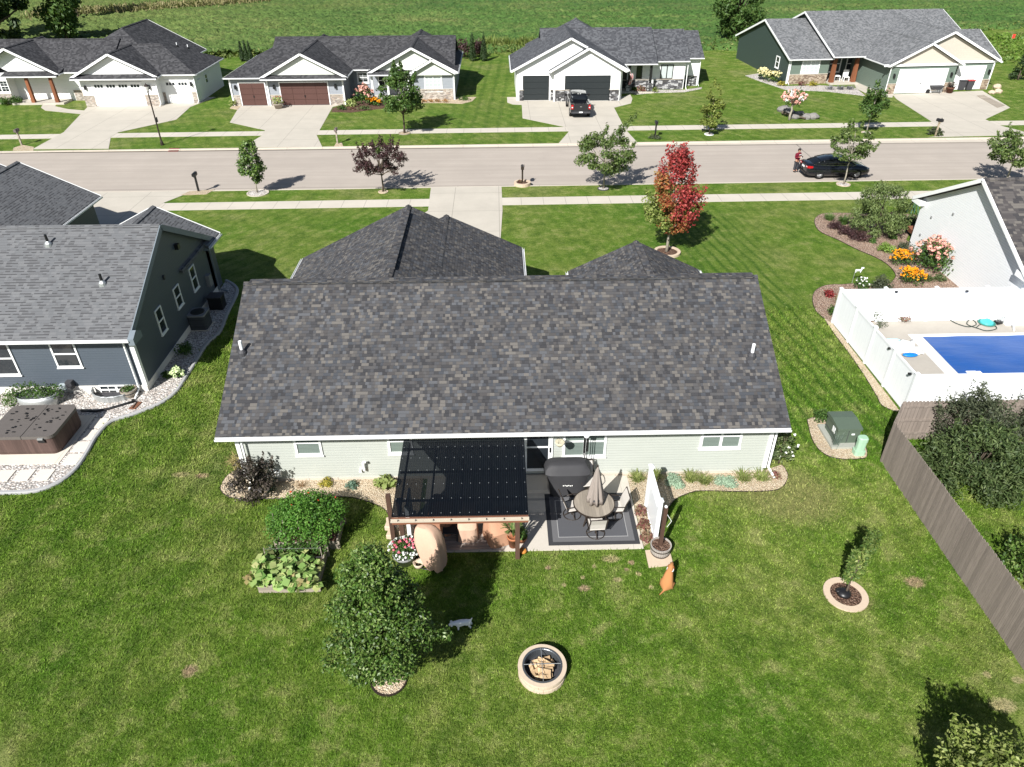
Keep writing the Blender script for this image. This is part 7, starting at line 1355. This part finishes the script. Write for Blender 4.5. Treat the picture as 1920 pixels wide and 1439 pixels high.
def sedan(label, loc, rz):
    t = thing('parked_sedan', label, 'car', loc, rz, local=True); L = 4.85   # nose towards +x
    st = [(-2.42, .70, .48, .80), (-2.38, .80, .34, .98), (-2.2, .88, .26, 1.03), (-1.6, .92, .22, 1.02), (-.8, .925, .20, .98), (.3, .925, .20, .96), (1.2, .92, .20, .93), (1.9, .89, .22, .84), (2.25, .82, .26, .74), (2.40, .70, .36, .62)]
    MB().loft([section(*s) for s in st]).build('body', PAINT, t, True)
    gh = [(-1.95, .70, 1.0, 1.03, .95), (-1.35, .76, 1.0, 1.30, .82), (-.75, .78, .98, 1.44, .76), (.0, .78, .96, 1.47, .75), (.55, .77, .95, 1.42, .76), (1.3, .72, .92, .95, .95)]
    def gs(x, hw, zb, zt, tw): return [(x, -hw, zb), (x, -(hw*.5+hw*tw*.5), (zb+zt)/2), (x, -hw*tw, zt-.03), (x, -hw*tw*.6, zt), (x, hw*tw*.6, zt), (x, hw*tw, zt-.03), (x, hw*.5+hw*tw*.5, (zb+zt)/2), (x, hw, zb)]
    MB().loft([gs(*g) for g in gh]).build('windows', CARGL, t, True)
    rf = [(-1.42, .60, 1.29), (-.75, .61, 1.452), (.0, .605, 1.482), (.55, .60, 1.432), (.66, .58, 1.395)]; v = []
    for x, hw, z in rf: v += [(x, -hw, z-.05), (x, -hw*.8, z), (x, 0, z+.018), (x, hw*.8, z), (x, hw, z-.05)]
    MB().mesh(v, [(i*5+k, i*5+k+1, (i+1)*5+k+1, (i+1)*5+k) for i in range(4) for k in range(4)]).build('roof', PAINT, t, True)
    for s in (-1, 1):
        m = MB(); m.tube([(-1.95, s*.71, 1.03), (-1.4, s*.665, 1.27), (-.75, s*.655, 1.41), (.0, s*.65, 1.44), (.6, s*.65, 1.38), (1.25, s*.70, .97)], .022, 6); m.tube([(-.15, s*.78, .99), (-.2, s*.64, 1.43)], .03, 6); m.tube([(-1.1, s*.77, 1.0), (-1.2, s*.68, 1.32)], .03, 6); m.build('pillar', PAINT, t, True); MB().tube([(-1.9, s*.735, 1.035), (-.8, s*.80, 1.0), (.4, s*.80, .975), (1.2, s*.75, .95)], .012, 5).build('window_trim', CHROME, t)
        MB().ell((.85, s*.98, 1.0), (.10, .11, .075), 10, 6).build('mirror', PAINT, t, True)
        MB().loft([[(x_, s*y_, z_) for y_, z_ in q] for x_, q in ((-2.42, ((.42, .80), (.74, .80), (.74, .94), (.42, .92))), (-2.30, ((.42, .80), (.845, .80), (.83, .97), (.42, .95))), (-2.05, ((.8, .84), (.915, .84), (.90, .96), (.8, .96))))]).build('tail_light', RED, t)
        MB().box(-2.425, -2.405, s*.5, s*.68, .86, .91).build('reverse_light', M['white'], t); MB().ell((2.2, s*.62, .68), (.18, .2, .08), 10, 6).build('headlight', CHROME, t, True)
        for x_, yy in ((-1.42, .80), (1.42, .80)): wheel(t, x_, s*yy, .335, .22, s)
    MB().box(-2.45, -2.425, -.2, .2, .72, .84).build('number_plate', M['white'], t); MB().box(-2.46, -2.40, -.72, .72, .34, .46).build('rear_bumper', M['black'], t)
    return t
def pickup(label, loc, rz):
    t = thing('pickup_truck', label, 'pickup truck', loc, rz, local=True)
    st = [(-2.95, .86, .55, 1.0), (-2.9, .93, .50, 1.30), (-2.6, .97, .46, 1.33), (-.95, .98, .44, 1.32)]
    bed = MB()
    for s in (-1, 1):
        bed.loft([[(x, s*.60 if i in (0, 3) else s*hw, z) for i, z in ((0, zb), (1, zb), (2, zt-.06), (3, zt))] for x, hw, zb, zt in ((-2.88, .94, .5, 1.32), (-2.5, .985, .48, 1.33), (-1.0, .985, .46, 1.32))]); bed.beam((-2.85, s*.88, 1.335), (-1.0, s*.88, 1.335), .16, .03)
    bed.box(-2.85, -1.0, -.6, .6, .72, .78); bed.box(-1.06, -1.0, -.6, .6, .78, 1.3); bed.build('cargo_bed', PAINT, t)
    MB().box(-2.83, -1.07, -.59, .59, .781, .80).build('bed_liner', boards('bed_liner', (.02, .02, .021), .1, 0, .4), t)
    MB().loft([[(x, y, z) for y, z in ((-.70, .62), (.70, .62), (.70, 1.30), (.66, 1.34), (-.66, 1.34), (-.70, 1.30))] for x in (-2.95, -2.87)]).build('tailgate', PAINT, t)
    MB().box(-2.965, -2.952, -.09, .09, 1.05, 1.12).build('emblem', CHROME, t)
    cab = [(-.98, .98, .44, 1.22), (.2, .985, .42, 1.20), (1.3, .98, .42, 1.18), (2.3, .96, .45, 1.12), (2.75, .90, .5, 1.05), (2.9, .78, .55, .95)]
    MB().loft([section(*s) for s in cab]).build('cab_body', PAINT, t, True)
    def gs(x, hw, zb, zt, tw): return [(x, -hw, zb), (x, -(hw*.5+hw*tw*.5), (zb+zt)/2), (x, -hw*tw, zt-.04), (x, -hw*tw*.7, zt), (x, hw*tw*.7, zt), (x, hw*tw, zt-.04), (x, hw*.5+hw*tw*.5, (zb+zt)/2), (x, hw, zb)]
    MB().loft([gs(*g) for g in ((-.97, .90, 1.2, 1.28, .98), (-.85, .90, 1.2, 1.86, .80), (.0, .90, 1.2, 1.91, .79), (.75, .90, 1.2, 1.86, .79), (1.5, .88, 1.17, 1.22, .97))]).build('windows', CARGL, t, True)
    v = []; nb2 = NB('black_roof_painted_glare'); nb2.fin((.05, .053, .055), .35, .9, .6); nb2.b.inputs['Coat Weight'].default_value = 1  # sky glare on the black roof put into a paler metallic colour
    for x, hw, z in ((-.9, .70, 1.86), (-.4, .71, 1.91), (.3, .71, 1.925), (.8, .70, 1.87)): v += [(x, -hw-.02, z-.05), (x, -hw*.85, z), (x, 0, z+.02), (x, hw*.85, z), (x, hw+.02, z-.05)]
    MB().mesh(v, [(i*5+k, i*5+k+1, (i+1)*5+k+1, (i+1)*5+k) for i in range(3) for k in range(4)]).build('roof', nb2.m, t, True); MB().box(-.93, -.88, -.16, -.06, 1.80, 1.84).box(-.93, -.88, .06, .16, 1.80, 1.84).build('brake_light', M['white'], t)
    for s in (-1, 1):
        MB().tube([(-.92, s*.80, 1.24), (-.84, s*.73, 1.83), (.0, s*.73, 1.88), (.78, s*.72, 1.83), (1.45, s*.84, 1.2)], .035, 6).tube([(.1, s*.88, 1.2), (.1, s*.73, 1.87)], .04, 6).build('pillar', PAINT, t, True)
        MB().box(-2.96, -2.86, s*.72, s*.93, .86, 1.26).build('tail_light', RED, t); MB().box(-2.968, -2.96, s*.76, s*.88, .98, 1.06).build('reverse_light', M['white'], t)
        MB().obox((1.05, s*1.14, 1.32), (.12, .26, .24)).tube([(1.05, s*.95, 1.24), (1.05, s*1.1, 1.26)], .03, 6).build('mirror', M['black'], t, bevel=.03); MB().box(2.55, 2.87, s*.55, s*.86, .82, .98).build('headlight', CHROME, t)
        for x_ in (-1.95, 1.95): wheel(t, x_, s*.86, .39, .27, s)
    MB().box(-3.06, -2.96, -.90, .90, .5, .66).build('rear_bumper', M['dkgrey'], t); MB().box(-3.075, -3.06, -.17, .17, .55, .66).build('number_plate', M['white'], t)
    return t
a = W(1534, 335.5, -.1); sedan('shiny black sedan parked at the near kerb with its front under a young tree', (a[0]+1.42, a[1]+.87, -.1), R(.6))
pickup('black pickup truck parked on the driveway of the white farmhouse, tailgate to the street', (7.95, 74.0, .02), R(90))

# ------------------------------------------------------------------ people and animals (skinned bodies)
def skin_mesh(name, verts, edges, mat, parent=None, levels=2, root=0):
    me = bpy.data.meshes.new(name); me.from_pydata([v[:3] for v in verts], edges, []); o = bpy.data.objects.new('tmp', me); COL.objects.link(o); o.modifiers.new('s', 'SKIN')
    for i, v in enumerate(verts): r = v[3]; me.skin_vertices[0].data[i].radius = (r, r) if not isinstance(r, tuple) else r
    for i in range(len(verts)): me.skin_vertices[0].data[i].use_root = (i == root)
    sb = o.modifiers.new('ss', 'SUBSURF'); sb.levels = levels; sb.render_levels = levels
    dg = bpy.context.evaluated_depsgraph_get(); dg.update(); m2 = bpy.data.meshes.new_from_object(o.evaluated_get(dg)); bpy.data.objects.remove(o); m2.materials.clear(); m2.materials.append(mat); m2.name = name
    m2.polygons.foreach_set('use_smooth', [True]*len(m2.polygons)); n = bpy.data.objects.new(name, m2); COL.objects.link(n)
    if parent: n.parent = parent
    ORIG[n.name] = (0, 0, 0); return n
SKIN = plain('skin', (.38, .21, .14), .6, .3, var=.05); CLOTHM = plain('maroon_hoodie', (.13, .012, .025), .8, .1); TROU = plain('dark_trousers', (.045, .047, .055), .8, .1); HAIR = plain('dark_hair', (.012, .009, .008), .6)
w = W(1490, 322, -.11); t = thing('person', 'person in a maroon hoodie and dark trousers standing behind the sedan holding a white controller', 'person', (w[0], w[1], -.11), R(25), local=True)
# faces the camera side (-y), arms bent forward with both hands on a controller at chest height, head bowed
V = [(0, 0, .95, .13), (0, .02, 1.2, .13), (0, .02, 1.40, .12), (0, .0, 1.50, .055), (0, -.02, 1.60, .085), (0, -.035, 1.68, .085), (.10, 0, .88, .09), (.11, -.01, .50, .065), (.12, .02, .10, .045), (.12, -.12, .04, .04), (-.10, 0, .88, .09), (-.11, .01, .50, .065), (-.12, .03, .10, .045), (-.13, -.11, .04, .04), (.19, .02, 1.40, .06), (.25, .0, 1.13, .05), (.13, -.24, 1.20, .038), (.09, -.31, 1.23, .032), (-.19, .02, 1.40, .06), (-.25, .0, 1.13, .05), (-.13, -.24, 1.20, .038), (-.09, -.31, 1.23, .032)]
E_ = [(0, 1), (1, 2), (2, 3), (3, 4), (4, 5), (0, 6), (6, 7), (7, 8), (8, 9), (0, 10), (10, 11), (11, 12), (12, 13), (2, 14), (14, 15), (15, 16), (16, 17), (2, 18), (18, 19), (19, 20), (20, 21)]
for s in (1, -1):
    b0_ = 17 if s > 0 else 21
    for k in range(4): i = len(V); V.append((s*(.075-.012*k), -.35, 1.25-.022*k, .0095)); V.append((s*(.045-.008*k), -.375+.004*k, 1.245-.022*k, .0085)); E_ += [(b0_, i), (i, i+1)]
    i = len(V); V.append((s*.07, -.33, 1.275, .011)); V.append((s*.045, -.35, 1.295, .0095)); E_ += [(b0_, i), (i, i+1)]
bd = skin_mesh('body', V, E_, SKIN, t)
m = MB()
for s in (-1, 1): m.ell((s*.035, -.112, 1.655), (.012, .008, .008), 8, 6)
m.build('eyes', HAIR, bd); MB().ell((0, -.125, 1.63), (.014, .02, .025), 8, 6).ell((.09, -.03, 1.64), (.015, .03, .035), 8, 6).ell((-.09, -.03, 1.64), (.015, .03, .035), 8, 6).ell((0, -.115, 1.595), (.025, .008, .006), 8, 6).build('face', SKIN, bd, True); MB().ell((0, .005, 1.70), (.10, .115, .095), 14, 10).ell((0, .04, 1.64), (.095, .085, .1), 14, 8).build('hair', HAIR, bd, True)
hV = [(0, .01, .86, .175), (0, .02, 1.1, .185), (0, .02, 1.30, .18), (0, .03, 1.44, .12), (.21, .02, 1.38, .085), (.27, .0, 1.12, .075), (.14, -.22, 1.19, .055), (-.21, .02, 1.38, .085), (-.27, .0, 1.12, .075), (-.14, -.22, 1.19, .055), (0, .10, 1.47, .10)]
skin_mesh('hoodie', hV, [(0, 1), (1, 2), (2, 3), (2, 4), (4, 5), (5, 6), (2, 7), (7, 8), (8, 9), (3, 10)], CLOTHM, t); skin_mesh('trousers', [(0, .01, .90, .165), (.105, .0, .78, .115), (.115, -.01, .48, .095), (.12, .02, .14, .085), (-.105, .0, .78, .115), (-.115, .01, .48, .095), (-.12, .03, .14, .085)], [(0, 1), (1, 2), (2, 3), (0, 4), (4, 5), (5, 6)], TROU, t)
for s in (-1, 1): MB().ell((s*.125, -.05, .045), (.055, .14, .055), 12, 8).build('shoe', M['black'], t, True)
lg = MB()
for i in range(5): lg.box(-.11+.045*i, -.075+.045*i, -.176, -.170, 1.325, 1.385)
lg.build('print', FW, t)
ct = thing('controller', 'white hand controller held by the person in the maroon hoodie', 'controller', (w[0]+.12, w[1]-.31, 1.1)); cx_, cy_ = w[0]+.145, w[1]-.325; MB().obox((cx_, cy_, 1.115), (.17, .10, .05), R(25)).build('body', FW, ct, bevel=.012); MB().obox((cx_+.02, cy_-.05, 1.16), (.13, .015, .09), R(25)).build('screen', M['dkgrey'], ct)
def dog(name, label, loc, rz, V, E_, mat, extra):
    t = thing(name, label, 'dog', loc, rz, local=True); b_ = skin_mesh('body', V, E_, mat, t, 2); extra(b_, t); return t
TAN_ = plain('red_brown_fur', (.36, .165, .065), .85, .1, var=.12, sc=5)
def bx_(b_, t):
    for s in (-1, 1): MB().loft([[(.36+dx, s*(.065+k), .66-dz) for dx, k, dz in q] for q in (((-.03, 0, 0), (.03, 0, 0), (.03, .012, 0), (-.03, .012, 0)), ((-.055, .045, .09), (.015, .045, .1), (.015, .055, .1), (-.055, .055, .09)))]).build('ear', plain('darker_brown_fur', (.28, .09, .03), .85), b_, True)
    m = MB(); m.ell((.555, 0, .625), (.018, .02, .016), 8, 6); [m.ell((.44, s*.05, .685), (.012, .01, .012), 8, 6) for s in (-1, 1)]; m.build('nose_and_eyes', M['black'], b_); MB().lathe([(.105, -.02), (.112, 0), (.105, .02)], (.29, 0, .55), 18).build('collar', M['vinyl'], t)
# sitting: rump down, chest raised, seen from behind
dV = [(-.02, 0, .17, .175), (.08, 0, .29, .185), (.18, 0, .42, .15), (.28, 0, .53, .10), (.35, 0, .63, .085), (.44, 0, .64, .06), (.53, 0, .62, .036), (.28, .075, .30, .05), (.31, .08, .13, .033), (.32, .08, .03, .03), (.37, .08, .02, .028), (.28, -.075, .30, .05), (.31, -.08, .13, .033), (.32, -.08, .03, .03), (.37, -.08, .02, .028), (.02, .14, .14, .085), (.17, .17, .17, .06), (.08, .17, .04, .035), (.2, .17, .025, .028), (.02, -.14, .14, .085), (.17, -.17, .17, .06), (.08, -.17, .04, .035), (.2, -.17, .025, .028), (-.15, .02, .06, .035), (-.27, .07, .04, .025), (-.36, .11, .035, .012)]
dE = [(0, 1), (1, 2), (2, 3), (3, 4), (4, 5), (5, 6), (2, 7), (7, 8), (8, 9), (9, 10), (2, 11), (11, 12), (12, 13), (13, 14), (0, 15), (15, 16), (16, 17), (17, 18), (0, 19), (19, 20), (20, 21), (21, 22), (0, 23), (23, 24), (24, 25)]
p = W(1249, 1103); dog('brown_dog', 'red brown dog with a white collar sitting on the lawn near the half barrel', (p[0]-.02, p[1], 0), R(64), dV, dE, TAN_, bx_)
WF = plain('white_fur', (.80, .80, .80), .9, .05, var=.05, sc=20)
def wx_(b_, t):
    for s in (-1, 1): MB().ell((.33, s*.07, .255), (.04, .018, .055), 8, 6).build('ear', WF, b_, True)
    m = MB(); m.ell((.435, 0, .185), (.014, .014, .012), 8, 6); [m.ell((.385, s*.035, .235), (.009, .008, .009), 8, 6) for s in (-1, 1)]; m.build('nose_and_eyes', M['black'], b_)
wV = [(-.17, 0, .25, .075), (-.03, 0, .255, .082), (.12, 0, .25, .088), (.22, 0, .26, .065), (.32, 0, .245, .062), (.41, 0, .195, .034), (.14, .06, .16, .034), (.14, .06, .08, .026), (.14, .06, .02, .024), (.17, .06, .015, .02), (.14, -.06, .16, .034), (.16, -.06, .08, .026), (.17, -.06, .02, .024), (.2, -.06, .015, .02), (-.18, .055, .18, .042), (-.16, .06, .12, .028), (-.22, .06, .08, .024), (-.2, .06, .02, .022), (-.18, -.055, .18, .042), (-.2, -.06, .12, .028), (-.26, -.06, .08, .024), (-.25, -.06, .02, .022), (-.24, 0, .31, .022), (-.27, 0, .39, .014)]
wE = [(0, 1), (1, 2), (2, 3), (3, 4), (4, 5), (2, 6), (6, 7), (7, 8), (8, 9), (2, 10), (10, 11), (11, 12), (12, 13), (0, 14), (14, 15), (15, 16), (16, 17), (0, 18), (18, 19), (19, 20), (20, 21), (0, 22), (22, 23)]
p = W(868, 1177); dog('white_dog', 'small white dog standing head down in the shade of the leafy tree', (p[0], p[1], 0), R(188), wV, wE, WF, wx_)

# ------------------------------------------------------------------ standing grass blades over the near lawn (denser towards the camera)
def grass():
    rng = np.random.default_rng(99); n = 620000
    Y = 4.5+28*rng.uniform(0, 1, n)**1.9; X = rng.uniform(-1, 1, n)*(4.5+Y*0.80)
    keep = np.ones(n, bool)
    def inside(P, X, Y):
        r = np.zeros(len(X), bool); j = len(P)-1
        for i in range(len(P)):
            (xi, yi), (xj, yj) = P[i][:2], P[j][:2]
            if yi != yj: c = ((yi > Y) != (yj > Y)) & (X < (xj-xi)*(Y-yi)/(yj-yi)+xi); r ^= c
            j = i
        return r
    polys = EXCL+[[(-9.4, 19.7), (9.7, 19.7), (9.7, 40), (-9.4, 40)], [(-2.8, 16.15), (4.6, 16.15), (4.6, 19.8), (-2.8, 19.8)], [(-40, 25), (-15, 25), (-15, 40), (-40, 40)], [(16.3, 23), (60, 23), (60, 60), (16.3, 60)],
        [(4.5, 15.38), (5.4, 15.38), (5.3, 16.4), (4.5, 16.4)], [(b0[0]-.08, b0[1]), (b1[0]+.08, b0[1]), (b1[0]+.08, b0[1]+1.5), (b0[0]-.08, b0[1]+1.5)], [(c0[0]-.08, c0[1]), (c0[0]+2, c0[1]), (c0[0]+2, c0[1]+1.3), (c0[0]-.08, c0[1]+1.3)]]
    for P in polys: keep &= ~inside(P, X, Y)
    for cx_, cy_, r_ in ((fx, fy, .67), (-3.17, 11.67, .52), (10.3, 14.2, .66), (-3.15, 15.85, .4)): keep &= (X-cx_)**2+(Y-cy_)**2 > r_*r_
    X, Y = X[keep], Y[keep]; n = len(X); far = np.clip(Y/14, .7, 2.0)
    a = rng.uniform(0, 6.283, n); L = rng.uniform(.035, .075, n)*far**.6; w = rng.uniform(.006, .011, n)*far
    o = np.stack([np.cos(a), np.sin(a)], 1); lean = rng.uniform(.3, 1.3, n)[:, None]; s = np.stack([-o[:, 1], o[:, 0], np.zeros(n)], 1)*w[:, None]
    b_ = np.stack([X, Y, np.full(n, -.005)], 1); up = np.stack([np.zeros(n), np.zeros(n), L], 1); h = np.concatenate([o*lean*L[:, None], np.zeros((n, 1))], 1)
    ob = quads_obj('grass_blades', np.stack([b_-s, b_+s, b_+up+h+s*.5, b_+up+h-s*.5], 1), M['blade'], None, 'stuff'); ob['label'] = 'short standing grass of the near back lawn'
grass()
